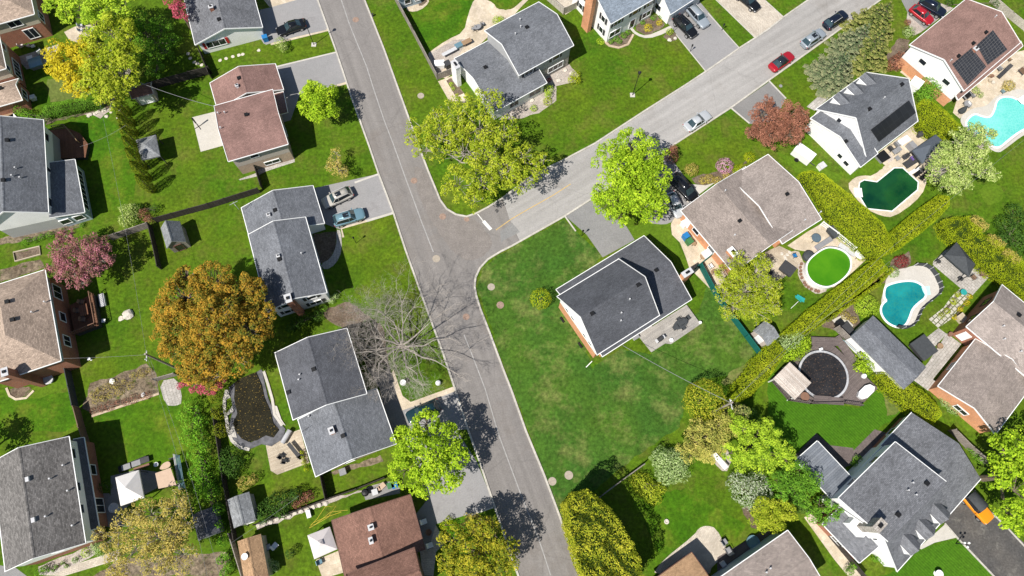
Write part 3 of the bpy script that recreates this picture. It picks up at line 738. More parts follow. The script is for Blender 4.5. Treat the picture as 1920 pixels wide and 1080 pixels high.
def conifer(label, px, py, rp, ht, mat, leaf=.2, name='spruce_tree', layers=None, per=None, group=None, cover=1.0, droop=.35, tier=.55, cat='tree', zb=.35):
    """px,py: the tip's position in the photograph at height ht"""
    c = G(px, py, ht); R = rp*mpp(px, py, ht*.4); t = thing(name, label, cat, (c.x, c.y, 0), group)
    nl = layers or max(5, int(ht/tier)); Ps, Ns, Ss, Cv = [], [], [], []; tb = MB()
    tb.tube([(c.x, c.y, -.1), (c.x, c.y, ht*.5), (c.x, c.y, ht)], [R*.07+.05, R*.04+.03, .02], 7)
    for i in range(nl):
        f = i/(nl-1); z = zb+(ht-zb)*f; r = R*(1-f)**.85+.15; nb = per or int(6+10*(1-f)); a0 = rs.rand()*6.28
        for j in range(nb):
            a = a0+2*math.pi*(j+rs.rand()*.6)/nb; L = r*(.78+.34*rs.rand()); d = np.array([math.cos(a), math.sin(a), 0]); sd = np.array([-d[1], d[0], 0])
            m = int(cover*L*L*.55/(leaf*leaf)*2.2)+4; s = rs.rand(m)**.6; wd = .24*L*(1-s*.72)+.08
            w = (rs.rand(m)*2-1)*wd
            zz = z-droop*L*s**1.2+.22*L*s**3-abs(w)*.35+(rs.rand(m)-.5)*.12
            p = np.array([c.x, c.y, 0])+d*(s*L)[:, None]+sd*w[:, None]; p[:, 2] = np.maximum(zz, .05)
            Ps.append(p); Ns.append(d*.35+np.array([0, 0, 1.])+sd*(w/wd*.6)[:, None]+rs.normal(size=(m, 3))*.4); Ss.append(leaf*(.6+.8*rs.rand(m)))
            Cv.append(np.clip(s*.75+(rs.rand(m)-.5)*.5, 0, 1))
            if f < .8: tb.tube([(c.x, c.y, z), tuple(np.array([c.x, c.y, z-droop*L*.5])+d*L*.8)], [.05, .015], 4)
    P, N, Sz, C_ = map(np.concatenate, (Ps, Ns, Ss, Cv)); leaves('crown', P, N, Sz, C_, mat, t, asp=.5); tb.build('trunk', 'bark', t); return t
def columnar(label, bpx, bpy_, r, h, mat='leaf_cedar_d', group=None, leaf=.15):
    g = G(bpx, bpy_); t = thing('columnar_cedar', label, 'tree', (g.x, g.y, 0), group)
    n = int(2*math.pi*r*h*.75/(leaf*leaf)*3); f = rs.rand(n)**1.15; a = rs.rand(n)*6.283
    rad = r*np.sin(np.clip(.35+f*2.8, 0, math.pi))**.7*(1+.16*np.sin(a*5+f*9))*(1-.2*rs.rand(n)); rad = np.maximum(rad, .05)
    P = np.stack([g.x+rad*np.cos(a), g.y+rad*np.sin(a), .1+f*h], 1); N = np.stack([np.cos(a), np.sin(a), np.full(n, .25)], 1)+rs.normal(size=(n, 3))*.22
    leaves('crown', P, N, leaf*(.6+.8*rs.rand(n)), rs.rand(n), mat, t); MB().tube([(g.x, g.y, -.1), (g.x, g.y, h*.9)], [.12, .03], 6).build('trunk', 'bark', t)
def bare_tree(label, base, h, spread, seed=3, mat='bark_pale', depth=6, lean=(0, 0), r0=.26, name='bare_tree', nmain=6):
    rnd = random.Random(seed); g = G(*base); t = thing(name, label, 'tree', (g.x, g.y, 0)); tb, br = MB(), MB()
    top = Vector((g.x+lean[0]*.3, g.y+lean[1]*.3, h*.22)); tb.tube([(g.x, g.y, -.1), top], [r0*1.25, r0], 9)
    def grow(p, d, L, r, k):
        pts = [p]; q = p; n = 3
        for i in range(n):
            d = (d+Vector((rnd.uniform(-1, 1), rnd.uniform(-1, 1), rnd.uniform(-.5, .6)))*.2).normalized(); q = q+d*L/n; pts.append(q)
        br.tube(pts, [r, r*.85, r*.72, r*.58], 5 if r > .04 else 3, cap=False)
        if k == 0: return
        for i in range(rnd.choice((2, 3, 3)) if k > 2 else 3):
            s = rnd.choice(pts[1:]); ax = Vector((rnd.uniform(-1, 1), rnd.uniform(-1, 1), rnd.uniform(-.35, .5))).normalized()
            grow(pts[-1] if i == 0 else s, (d+ax*(.55 if i == 0 else .95)).normalized(), L*rnd.uniform(.62, .82), max(r*(.6 if i == 0 else .42), .008), k-1)
    for i in range(nmain):
        a = 2*math.pi*(i+rnd.uniform(-.3, .3))/nmain; d = Vector((math.cos(a)*spread+lean[0]*.1, math.sin(a)*spread+lean[1]*.1, rnd.uniform(.55, 1.0))).normalized()
        grow(top-Vector((0, 0, rnd.uniform(0, .4))), d, h*.33, r0*rnd.uniform(.45, .62), depth-1)
    tb.build('trunk', mat, t); br.build('branches', mat, t); return t
# ---------------------------------------------------------------- vehicles
def make_car(label, c, front, col, typ='sedan', cat='car', group=None, roofglass=False, name='parked_car', rails=False, roofcol=None):
    """c: middle of the car in the photograph, front: a point in front of it"""
    L, W, Ht = {'sedan': (4.75, 1.84, 1.45), 'suv': (4.65, 1.88, 1.68), 'hatch': (4.2, 1.78, 1.5), 'van': (5.1, 1.98, 1.78), 'jeep': (4.3, 1.85, 1.85)}[typ]
    p = G(*c, Ht*.5); q = G(*front, Ht*.5); ang = math.atan2(q.y-p.y, q.x-p.x)
    root = thing(name, label, cat, (p.x, p.y, 0.012), group, rotz=ang); LOC[root.name] = Vector((0, 0, 0))
    bl = {'sedan': .92, 'suv': 1.08, 'hatch': .98, 'van': 1.1, 'jeep': 1.12}[typ]
    # body: stations front to rear
    xs = [.5, .485, .44, .33, .2, .05, -.15, -.3, -.4, -.465, -.49, -.5]
    wf = [.62, .80, .94, .985, 1, 1, 1, 1, .98, .93, .82, .66]
    hood = {'sedan': (.62, .70, .78, .86, .93), 'suv': (.78, .88, .96, 1.02, 1.08), 'hatch': (.66, .76, .84, .92, .98), 'van': (.7, .82, .92, 1.02, 1.1), 'jeep': (.9, 1.02, 1.06, 1.1, 1.12)}[typ]
    tail = {'sedan': (.93, .93, .92, .86, .72), 'suv': (1.08, 1.08, 1.05, .98, .8), 'hatch': (.98, .98, .96, .9, .74), 'van': (1.1, 1.1, 1.06, 1.0, .8), 'jeep': (1.12, 1.12, 1.1, 1.05, .9)}[typ]
    if typ == 'jeep': wf = [.8, .9, .95, .985, 1, 1, 1, 1, 1, .97, .95, .9]
    hs = list(hood[:5])+[bl, bl]+list(tail)
    rings = []
    for x, w, h in zip(xs, wf, hs):
        y = W/2*w; z0 = .28 if abs(x) < .46 else .38; zm = max(h-.33, z0+.12)
        rings.append([(x*L, 0, z0), (x*L, y*.85, z0), (x*L, y, zm*.75+z0*.25), (x*L, y*1.0, h-.16), (x*L, y*.93, h-.03), (x*L, y*.6, h+.02), (x*L, 0, h+.035),
                      (x*L, -y*.6, h+.02), (x*L, -y*.93, h-.03), (x*L, -y, h-.16), (x*L, -y, zm*.75+z0*.25), (x*L, -y*.85, z0)])
    m = 12; vs = [v for r in rings for v in r]; fs = []
    for i in range(len(rings)-1):
        for j in range(m): fs.append((i*m+j, i*m+(j+1) % m, (i+1)*m+(j+1) % m, (i+1)*m+j))
    fs.append(tuple(range(m))); fs.append(tuple((len(rings)-1)*m+j for j in reversed(range(m))))
    body = mesh('body', vs, fs, col, root, smooth=True, local=True); md = body.modifiers.new('sub', 'SUBSURF'); md.levels = 2; md.render_levels = 2
    # cabin: base outline at the belt, roof outline above
    cb = {'sedan': (.20, .04, -.20, -.36), 'suv': (.22, .09, -.36, -.46), 'hatch': (.22, .08, -.30, -.44), 'van': (.30, .16, -.40, -.48), 'jeep': (.12, .08, -.44, -.46)}[typ]
    xf, xrf, xrr, xb = [v*L for v in cb]; wb, wt = W/2*.90, W/2*(.70 if typ != 'jeep' else .82); zb, zt = bl-.06, Ht
    bf = [(xf, -wb*.9, zb), (xf+.06, 0, zb), (xf, wb*.9, zb)]; tf = [(xrf, -wt*.94, zt-.06), (xrf+.05, 0, zt-.03), (xrf, wt*.94, zt-.06)]
    br = [(xb, -wb*.88, zb), (xb-.05, 0, zb), (xb, wb*.88, zb)]; tr_ = [(xrr, -wt*.94, zt-.08), (xrr-.04, 0, zt-.05), (xrr, wt*.94, zt-.08)]
    g = 'glass_tint'
    mesh('windshield', bf+tf, [(0, 1, 4, 3), (1, 2, 5, 4)], g, root, local=True); mesh('rear_window', br+tr_, [(1, 0, 3, 4), (2, 1, 4, 5)], g, root, local=True)
    for sg, k in ((-1, 0), (1, 2)):
        mesh('side_window', [bf[k], (0, sg*wb, zb), br[k], tr_[k], (0, sg*wt, zt-.04), tf[k]], [(0, 1, 4, 5), (1, 2, 3, 4)], 'glass_dark', root, local=True)
    rv = [tf[0], tf[1], tf[2], (0, wt, zt-.04), tr_[2], tr_[1], tr_[0], (0, -wt, zt-.04), (0, 0, zt+.02), ((xrf)*.6, 0, zt+.005), (xrr*.6, 0, zt)]
    rf = [(0, 1, 9), (1, 2, 9), (2, 3, 8, 9), (9, 8, 7, 0), (3, 4, 10, 8), (4, 5, 10), (5, 6, 10), (6, 7, 8, 10)]
    roof = mesh('roof', rv, rf, roofcol or col, root, smooth=True, local=True); sm = roof.modifiers.new('thick', 'SOLIDIFY'); sm.thickness = .04; sm.offset = 1
    pl = MB()
    for k in (0, 2): pl.beam(bf[k], tf[k], .07, .05); pl.beam(br[k], tr_[k], .12, .06); 
    for sg in (-1, 1): pl.beam((0, sg*wb, zb), (0, sg*wt, zt-.04), .07, .05)
    pl.build('pillars', roofcol or col, root, local=True)
    if roofglass: MB().box((( xrf+xrr)/2+(.0 if typ == 'sedan' else .35), 0, zt+.035), (xrf-xrr)*(.9 if typ == 'sedan' else .4), wt*(1.5 if typ == 'sedan' else 1.1), .02).build('sunroof', 'glass_dark', root, local=True)
    if rails:
        for sg in (-1, 1): MB().beam((xrf-.1, sg*wt*.93, zt+.04), (xrr+.1, sg*wt*.93, zt+.03), .05, .05).build('roof_rail', 'pale_grey', root, local=True)
    for sx in (.30, -.30):
        for sg in (-1, 1):
            wx, wy, wr = sx*L, sg*(W/2-.12), .33 if typ not in ('jeep', 'suv') else .37
            t = MB(); t.tube([(wx, wy-.11, wr), (wx, wy+.11, wr)], wr, 16); wh = t.build('wheel', 'rubber', root, local=True)
            MB().tube([(wx, wy+sg*.10, wr), (wx, wy+sg*.125, wr)], wr*.62, 12).build('rim', 'rim', wh, local=True)
    for sg in (-1, 1):
        MB().box((L*.455, sg*W*.34, hood[1]-.17), .22, .38, .12, sg*-.35).build('headlight', 'pale_grey', root, local=True)
        MB().box((-L*.475, sg*W*.36, tail[3]-.22), .12, .3, .18, sg*.3).build('tail_light', 'red', root, local=True)
        MB().box((xf*.72, sg*(W/2+.07), bl-.05), .14, .2, .13).build('wing_mirror', col, root, local=True)
    if typ == 'jeep': MB().tube([(-L*.5-.02, 0, .95), (-L*.5-.25, 0, .95)], .38, 14).build('spare_wheel', 'rubber', root, local=True)
    return root
# ---------------------------------------------------------------- fences, wires, furniture
def fence(label, line, h, mat, t=.06, post=2.4, name='fence', slab=True, group=None, posts=True, postmat=None, z=0):
    P = [G(x, y, 0) for x, y in line]; root = thing(name, label, 'fence', (P[0].x, P[0].y, 0), group); b = MB(); pb = []
    for i in range(len(P)-1):
        a, c = P[i], P[i+1]; d = (c-a).normalized(); L = (c-a).length; ang = math.atan2(d.y, d.x)
        if slab: b.box((a+c)/2+Vector((0, 0, z+.05)), L, t, h-.05, ang)
        else:
            for zz in (.3, h*.6, h-.1): b.beam(a+Vector((0, 0, zz)), c+Vector((0, 0, zz)), .05, .12)
        b.beam(a+Vector((0, 0, h+z)), c+Vector((0, 0, h+z)), .1, .05)
        k = max(1, int(L/post))
        for j in range(k+(i == len(P)-2)): pb.append(a.lerp(c, j/k))
    b.build('boards', mat, root)
    for p in pb[:100]: MB().box(p+Vector((0, 0, 0)), .12, .12, h+.12, ang).build('post', postmat or mat, root)
    return root
def wire(label, a, b, sag=.5, r=.012, group=None, name='power_line', mat='mid_grey', n=14):
    a, b = Vector(a), Vector(b); pts = [a.lerp(b, i/n)-Vector((0, 0, 4*sag*(i/n)*(1-i/n))) for i in range(n+1)]
    return tag(MB().tube(pts, r, 4).build(name, mat, origin=a), label, 'cable', group)
def simple(name, label, cat, px, z, build, mat, group=None, ang=0):
    g = G(*px, 0) if not z else G(*px, z); g.z = 0
    b = MB(); build(b, g); return tag(b.build(name, mat, origin=(g.x, g.y, 0)), label, cat, group)
def pxang(a, b, z=0): p, q = G(*a, z), G(*b, z); return math.atan2(q.y-p.y, q.x-p.x)
def canopy(label, quad, h, rise, mat, apex=None, name='gazebo', cat='gazebo', skirt=.25, posts=True, postmat='dark_grey', vent=False):
    w = [G(x, y, h) for x, y in quad]; c = centre(w); root = thing(name, label, cat, (c.x, c.y, 0)); ap = Vector((c.x, c.y, h+rise))
    b = MB()
    for i in range(4):
        a, d = w[i], w[(i+1) % 4]; L = (d-a).length
        b.add([a, d, ap], [(0, 1, 2)], 0, [[(0, 0), (L, 0), (L/2, L/2)]]); b.add([a, d, d-Vector((0, 0, skirt)), a-Vector((0, 0, skirt))], [(0, 1, 2, 3)], 0)
        b.add([a, d, ap-Vector((0, 0, .06))], [(0, 1, 2)], 0)
    b.build('canopy', mat, root)
    if vent:
        v = MB(); q = [ap.lerp(p, .22)+Vector((0, 0, .12)) for p in w]
        for i in range(4): v.add([q[i], q[(i+1) % 4], ap+Vector((0, 0, .22))], [(0, 1, 2)], 0)
        v.build('vent_cap', mat, root)
    if posts:
        for p in w:
            q = p.lerp(c, .06); MB().box(Vector((q.x, q.y, 0)), .1, .1, h-.03).build('post', postmat, root)
    f = MB()
    for i in range(4): f.beam(w[i].lerp(c, .05)-Vector((0, 0, .08)), w[(i+1) % 4].lerp(c, .05)-Vector((0, 0, .08)), .06, .06)
    f.build('frame', postmat, root); return root
def chair(label, px, ang, mat='dark_grey', frame='dark_grey', z=0, name='patio_chair', group=None, s=1.0):
    g = G(*px, z+.4); root = thing(name, label, 'chair', (g.x, g.y, z), group, rotz=ang); LOC[root.name] = Vector((0, 0, 0))
    MB().box((0, 0, .38*s), .55*s, .55*s, .08).build('seat', mat, root, local=True)
    MB().beam((-.28*s, 0, .45*s), (-.38*s, 0, .92*s), .55*s, .07).build('backrest', mat, root, local=True)
    for sx in (-1, 1):
        MB().beam((-.25*s, sx*.3*s, .62*s), (.25*s, sx*.3*s, .62*s), .06, .04).build('armrest', frame, root, local=True)
        for sy in (-1, 1): MB().beam((sx*.24*s, sy*.26*s, 0), (sx*.24*s, sy*.26*s, .4*s), .04).build('leg', frame, root, local=True)
    return root
def lounger(label, a, b, mat='dark_grey', z=0, group=None, name='sun_lounger'):
    """a: foot end, b: head end in the photograph"""
    p, q = G(*a, z+.35), G(*b, z+.35); ang = math.atan2(q.y-p.y, q.x-p.x); c = (p+q)/2; L = (q-p).length
    root = thing(name, label, 'lounger', (c.x, c.y, z), group, rotz=ang); LOC[root.name] = Vector((0, 0, 0))
    MB().box((-L*.15, 0, .3), L*.68, .62, .09).build('seat', mat, root, local=True)
    MB().beam((L*.17, 0, .36), (L*.47, 0, .72), .62, .08).build('backrest', mat, root, local=True)
    for sx in (-.42, .3):
        for sy in (-1, 1): MB().box((L*sx, sy*.27, 0), .06, .06, .32).build('leg', 'dark_grey', root, local=True)
    return root
def table(label, px, w, d, ang, mat='dark_grey', h=.74, z=0, round_=False, name='patio_table', legs='dark_grey', group=None):
    g = G(*px, z+h); root = thing(name, label, 'table', (g.x, g.y, z), group, rotz=ang); LOC[root.name] = Vector((0, 0, 0))
    b = MB()
    if round_: b.lathe((0, 0, h-.05), [(w/2, 0), (w/2, .05)], 22, sy=d/w)
    else: b.box((0, 0, h-.05), w, d, .05)
    b.build('table_top', mat, root, local=True)
    for sx in (-1, 1):
        for sy in (-1, 1): MB().box((sx*w*.33, sy*d*.33, 0), .06, .06, h-.05).build('leg', legs, root, local=True)
    return root
def bbox(name, label, cat, px, w, d, h, ang, mat, z=0, lid=None, group=None, lidk=1.06):
    """a chest, bin or unit: box with a lid or top part"""
    g = G(*px, z+h); root = thing(name, label, cat, (g.x, g.y, z), group, rotz=ang); LOC[root.name] = Vector((0, 0, 0))
    b = MB(); a = .92
    vs = [(-w/2*a, -d/2*a, 0), (w/2*a, -d/2*a, 0), (w/2*a, d/2*a, 0), (-w/2*a, d/2*a, 0), (-w/2, -d/2, h*.88), (w/2, -d/2, h*.88), (w/2, d/2, h*.88), (-w/2, d/2, h*.88)]
    b.add(vs, [(3, 2, 1, 0), (4, 5, 6, 7), (0, 1, 5, 4), (1, 2, 6, 5), (2, 3, 7, 6), (3, 0, 4, 7)]); b.build('body', mat, root, local=True)
    MB().box((0, 0, h*.88), w*lidk, d*lidk, h*.12).build('lid', lid or mat, root, local=True); return root
def rock(label, px, r, mat='stone_pale', group=None, flat=.6):
    g = G(*px, r*.4); rnd = random.Random(int(px[0]*7+px[1])); bm = bmesh.new(); bmesh.ops.create_icosphere(bm, subdivisions=2, radius=r)
    for v in bm.verts: v.co *= 1+rnd.uniform(-.16, .16); v.co.z = max(v.co.z*flat, -.05)+r*.2
    me = bpy.data.meshes.new('rock'); bm.to_mesh(me); bm.free(); me.materials.append(MAT[mat]); o = bpy.data.objects.new('rock', me); COL.objects.link(o); o.location = (g.x, g.y, 0); return tag(o, label, 'rock', group)
def lamp(label, px, h, heads=1, r=.05, base=True, name='street_lamp', hr=.22):
    g = G(*px); root = thing(name, label, 'lamp', (g.x, g.y, 0))
    if base: MB().box((g.x, g.y, 0), .75, .75, .09).build('base', 'concrete', root)
    MB().tube([(g.x, g.y, 0), (g.x, g.y, h*.92)], [r*1.3, r], 8).build('pole', 'lamp_black', root)
    if heads == 1: MB().lathe((g.x, g.y, h*.9), [(r, 0), (hr*.8, .1), (hr, .42), (hr*1.25, .46), (hr*.5, .66), (.03, .72)], 10).build('lantern', 'lamp_black', root)
    else:
        for i in range(heads):
            a = 2.09*i+.5; x, y = g.x+.32*math.cos(a), g.y+.32*math.sin(a)
            MB().tube([(g.x, g.y, h*.85), (x, y, h*.88)], .025, 5).build('arm', 'lamp_black', root)
            MB().lathe((x, y, h*.86), [(.05, 0), (.13, .08), (.15, .2), (.1, .3), (.02, .34)], 10).build('lamp_globe', 'white', root)
    return root
def shed(label, A, B, C, he, hr, roof, wall, axis='AB', trim=None, wins=(), name='garden_shed', cat='shed', over=.18, typ='gable', R=None):
    a = G(*A); root = thing(name, label, cat, (a.x, a.y, 0)); return Sec(root, A, B, C, he, hr, R, axis, typ, roof, ((99, wall),), over, trim, wins)
# ================================================================ GROUND AND ROADS
o = mesh('ground', [(-320, -220, 0), (320, -220, 0), (320, 320, 0), (-320, 320, 0)], [(0, 1, 2, 3)], 'grass'); o['kind'] = 'structure'
west = [(490.2, -300), (595.8, 0)]+S(1, 0, '600,380 720,740')+S(1, 1, '850,20 920,225 1030,515 1120,790 1220,1070')+S(1, 2, '1300,210 1400,480 1490,750 1590,1060')+S(1, 3, '1680,230 1780,530')+[(971.6, 1079), (1127, 1500)]
eastN = [(577, -300), (683.5, 0)]+S(1, 0, '960,370 1075,690 1140,870 1210,1070')+S(1, 1, '1290,200 1340,320 1380,420 1430,488 1500,530 1580,545 1650,522 1740,475 1850,405')+S(2, 1, '160,232 370,130 620,-2')+S(2, 0, '1000,830 1300,640 1450,540 1700,365 1825,285 1920,222')+S(3, 0, '115,130 310,-5')+[(1560, -32), (1950, -311)]
eastS = [(1990, -244), (1620, 22)]+S(3, 0, '470,270 10,600')+S(2, 0, '1640,810 1230,1075')+S(2, 1, '1150,45')+[(1177, 327)]+S(2, 1, '600,410 390,545 0,765')+S(1, 1, '1830,810 1740,865 1680,930 1647,1000 1640,1070')+S(1, 2, '1650,50 1680,150 1750,330 1850,600')+S(2, 2, '0,780 105,1075')+S(2, 3, '240,320 360,640 510,1075')+[(1262, 1500)]
patch('road', 'asphalt', west[::-1]+eastN+eastS, .012)
for i, ln in enumerate((west, eastN, eastS)):
    sg = {0: -1, 1: 1, 2: 1}[i]
    strip('kerb', 'kerb_stone', ln, .26, 0, .12)
patch('road', 'asphalt_pale', S(1, 1, '1850,405')+S(2, 1, '160,232 370,130 620,-2')+S(2, 0, '1000,830 1300,640 1450,540 1700,365 1825,285 1920,222')+S(3, 0, '115,130 310,-5')+[(1560, -32), (1950, -311), (1990, -244), (1620, 22)]+S(3, 0, '470,270 10,600')+S(2, 0, '1640,810 1230,1075')+S(2, 1, '1150,45')+[(1177, 327)]+S(2, 1, '600,410 390,545 60,730 -20,560'), .016)
strip('road_seam', 'seam', S(1, 0, '640,0 700,180 830,500 880,660 960,900 1030,1080')+S(1, 1, '1130,280 1175,400 1240,580 1330,810'), .16, .012, .022)
strip('road_seam', 'seam', S(1, 2, '1560,350 1620,500 1720,760')+S(1, 3, '1820,20 1920,290')+S(2, 3, '0,290 60,450 200,800 290,1075'), .14, .012, .022)
strip('road_marking', 'line_yellow', S(1, 1, '1800,645')+S(2, 1, '0,560 120,490 300,390 440,300'), .13, .012, .024)
strip('road_marking', 'line_white', S(1, 1, '1662,525 1705,580'), .12, .012, .024)
strip('road_marking', 'line_white', S(1, 1, '1705,578 1762,642'), .5, .012, .024)
patch('road_patch', 'drive_mid', S(1, 1, '1830,655 1920,590')+S(2, 1, '0,590 60,660 -60,720')+S(1, 1, '1840,740'), .017)
patch('road_patch', 'stain', ragged(rounded(S(1, 1, '1170,150 1280,200 1330,370 1400,480 1500,545 1640,560 1700,620 1790,740 1700,860 1560,880 1450,780 1330,600 1220,400')), 3, 1.2), .016)
def manhole(label, px, r, mat='rust'):
    g = G(*px); b = MB().lathe((g.x, g.y, 0), [(r*1.25, .022), (r*1.2, .03), (r, .03), (r*.98, .036), (r*.55, .036), (r*.5, .03), (.05, .03)], 20); tag(b.build('manhole_cover', mat, origin=g), label, 'manhole')
manhole('rusty round cover in the road near the top edge by the street lamp', (667, 37), .42)
manhole('round drain cover just above the road corner, left of the other one', (830, 406), .40)
manhole('small dark drain cover against the kerb of the rounded corner', (875, 411), .32)
manhole('round cover in the road at the tip of the bare tree shadow', (818, 485), .45, 'cover_beige')
manhole('faint rusty cover in the road under the bare tree shadow', (874, 594), .38)
manhole('rust brown cover in the road beside the yellow green tree', S(1, 1, '1185,275')[0], .4)
manhole('pale round cover on the verge grass left of the big yellow green tree', (789, 179.5), .42, 'cover_beige')
manhole('rust ringed cover on the corner lawn', (938, 572), .42)
manhole('pale pink cover on the corner lawn next to the curved kerb', (921, 538), .42, 'cover_beige')
manhole('pale beige round cover on the lawn, right one of the pair', (1066.5, 891), .45, 'cover_beige')
manhole('pale beige round cover on the lawn, the one nearest the kerb', (1035.5, 902.5), .43, 'cover_beige')
# ---- lawns
def lawn(mat, pts, z=.004): return patch('lawn', mat, pts, z)
lawn('grass_deep', [(895, 540), (905, 505), (935, 478), (1057, 411), (1130, 480), (1060, 540), (1110, 690), (1165, 655), (1220, 665), (1310, 585), (1330, 520), (1420, 668), (1380, 700), (1290, 720), (1275, 800), (1200, 850), (1060, 960), (1110, 1120), (1094, 1084), (1020, 885), (945, 685)])
lawn('grass_dry', rounded(S(2, 2, '1820,530 1850,560 1700,700 1560,740 1600,660 1680,600')), .008)
lawn('grass_vivid', S(1, 0, '1480,0 1640,0 1590,110 1560,240 1420,300 1300,385 1150,100'))
lawn('grass_mown', S(3, 2, '0,600 400,860 700,900 820,720 1000,930 820,1060')+S(3, 3, '640,140 460,110 360,10 200,180 0,150'))
lawn('grass_mown', S(3, 3, '1440,795 1690,1075 700,1120 960,1045 1150,870'))
lawn('grass_vivid', S(0, 2, '700,970 1200,805 1350,880')+S(0, 3, '1370,20 1400,400 1200,300 960,200 920,0'))
lawn('grass_vivid', S(0, 2, '0,740 200,840 560,760 600,1000 480,1080 0,1080'))
lawn('grass_lime', rounded(S(3, 1, '1570,330 1700,290 1780,350 1740,440 1620,460')), .008)
lawn('grass_lime', rounded(S(0, 2, '240,740 540,640 545,730 300,830 180,830')), .008)
lawn('grass_vivid', S(0, 0, '480,900 840,800 900,930 1010,1080')+S(0, 1, '1010,420 850,500 700,130 650,20')+S(0, 0, '600,950'))
lawn('grass_vivid', S(2, 3, '900,500 1300,420 1750,700 1650,850 1120,970 1000,700'))
# ---- driveways, paths, patios, beds
def drive(mat, pts, z=.01, nm='driveway', d=None): return patch(nm, mat, pts, z, d)
drive('paver_tan', S(1, 0, '-10,-60 470,-10 460,10 180,60 100,50 60,0'), .008, 'path')
drive('drive_grey', S(1, 0, '475,15 605,395 545,222 290,280 130,310 60,330 10,250 130,110 220,60'))
drive('drive_grey', [(480, 20), (507, 14), (596, -12), (612, 56), (568, 66), (515, 79), (498, 84), (490, 60)])
strip('driveway_edging', 'paver_tan', S(1, 0, '545,222 290,285 110,330'), .5, 0, .02)
strip('driveway_edging', 'paver_tan', S(1, 0, '465,5 180,65 110,110'), .5, 0, .02)
drive('drive_grey', S(1, 0, '150,505 605,395 682,625 570,650 330,705 260,900 200,920 130,700'))
strip('driveway_edging', 'concrete', S(1, 0, '155,500 600,392'), .25, 0, .02)
strip('driveway_edging', 'paver_tan', S(1, 0, '680,622 560,655'), .4, 0, .02)
drive('concrete', S(0, 0, '1440,880 1640,830 1700,1080')+S(0, 1, '1680,10 1505,58'), .01, 'patio')
drive('paver_grey', S(0, 1, '1790,265 1930,215')+S(1, 1, '0,150 290,100 290,135 75,205')+S(0, 1, '1920,245 1800,272'), .008, 'path')
drive('drive_grey', S(1, 1, '440,330 915,225 1030,515 840,575 630,640 520,600 470,480'))
strip('driveway_edging', 'concrete', S(1, 1, '915,228 740,290'), .3, 0, .03)
strip('driveway_edging', 'concrete', S(1, 1, '1028,518 830,578'), .35, 0, .03)
strip('driveway_edging', 'paver_tan', S(1, 1, '830,578 640,632 655,700'), .3, 0, .02)
drive('paver_grey', rounded(S(1, 1, '600,640 640,650 645,800 600,900 520,950 480,900 560,860 605,760'), 1), .012, 'path')
drive('soil', S(1, 1, '430,680 600,650 605,760 560,860 480,900 440,800'), .008, 'garden_bed')
drive('soil', S(1, 2, '480,180 700,100 960,300 1000,600 860,640 700,320 560,260'), .006, 'garden_bed')
drive('drive_grey', S(1, 2, '1170,1080 1090,920 1470,745 1510,800 1590,1060'), .012)
drive('drive_grey', S(1, 3, '1090,-20 1500,-20 1660,230 1790,560 1350,690 1290,900 1180,640 1290,500'), .011)
drive('paver_tan', S(1, 2, '1480,740 1160,855 1100,810 1030,610 1000,690 1090,920 1300,850 1490,775'), .014, 'path')
drive('drive_mid', S(1, 2, '830,600 1000,610 1090,920 1180,1080 1000,1080 930,760'), .009)
drive('soil', rounded(S(1, 2, '920,755 980,760 1030,850 1030,950 990,980 950,900'), 1), .012, 'garden_bed')
drive('paver', S(1, 3, '1200,640 1330,660 1420,830 1350,900 1330,1080 1250,1075'), .008, 'path')
drive('grass_vivid', S(1, 3, '1380,690 1540,600 1600,720 1440,820 1420,760'), .012, 'lawn')
strip('driveway_edging', 'concrete', S(1, 3, '1780,565 1590,630'), .18, 0, .06)
# NE street driveways
drive('drive_mid', S(2, 1, '400,540 600,420 860,620 920,720 680,850 560,680'))
strip('driveway_edging', 'concrete', S(2, 1, '395,540 478,655'), .2, 0, .08)
drive('drive_grey', S(2, 1, '1160,60 1290,240 1440,420 1300,470 1180,600 1090,620 1000,560 980,300 1090,120'), .01)
drive('asphalt_fresh', S(2, 0, '1645,812 1920,620')+S(3, 0, '10,610 130,740 60,900 -60,930')+S(2, 0, '1780,930'))
strip('driveway_edging', 'concrete', S(2, 0, '1645,812 1780,925'), .22, 0, .06)
strip('driveway_edging', 'concrete', S(3, 0, '8,608 135,740'), .22, 0, .06)
drive('drive_grey', S(2, 0, '1150,150 1380,-20 1705,362 1455,538'))
strip('driveway_edging', 'concrete', S(2, 0, '1455,538 1230,260'), .14, 0, .05)
strip('driveway_edging', 'concrete', S(2, 0, '1705,362 1470,100'), .14, 0, .05)
drive('paver', S(2, 0, '1530,-10 1820,285 1920,225')+S(3, 0, '115,130 0,20')+S(2, 0, '1880,-20'))
strip('driveway_edging', 'concrete', S(2, 0, '1825,285 1500,-30'), .14, 0, .05)
strip('driveway_edging', 'concrete', S(3, 0, '118,130 -20,5'), .14, 0, .05)
drive('gravel', S(3, 0, '1060,-20 1180,-20 1390,60 1150,240 1090,270 1040,140'))
drive('drive_mid', S(3, 0, '1000,0 1190,-30 1300,120 1180,220 1060,120'), .013)
drive('paver_grey', S(3, 0, '290,800 420,685 475,715 350,830'), .01, 'path')
drive('drive_dark', S(3, 3, '1320,690 1480,420 1640,590 1800,720 1920,830')+[(1960, 1060), (1900, 1120), (1860, 1079)]+S(3, 3, '1690,1070 1420,790'), .01)
strip('driveway_edging', 'kerb_stone', S(3, 3, '1325,685 1420,795 1690,1078 1760,1150'), .22, 0, .07)
strip('driveway_edging', 'kerb_stone', S(3, 3, '1640,570 1800,725 1925,860 1990,940'), .2, 0, .07)
strip('driveway_joint', 'concrete', S(3, 3, '1600,990 1700,880 1800,740'), .07, .01, .016)
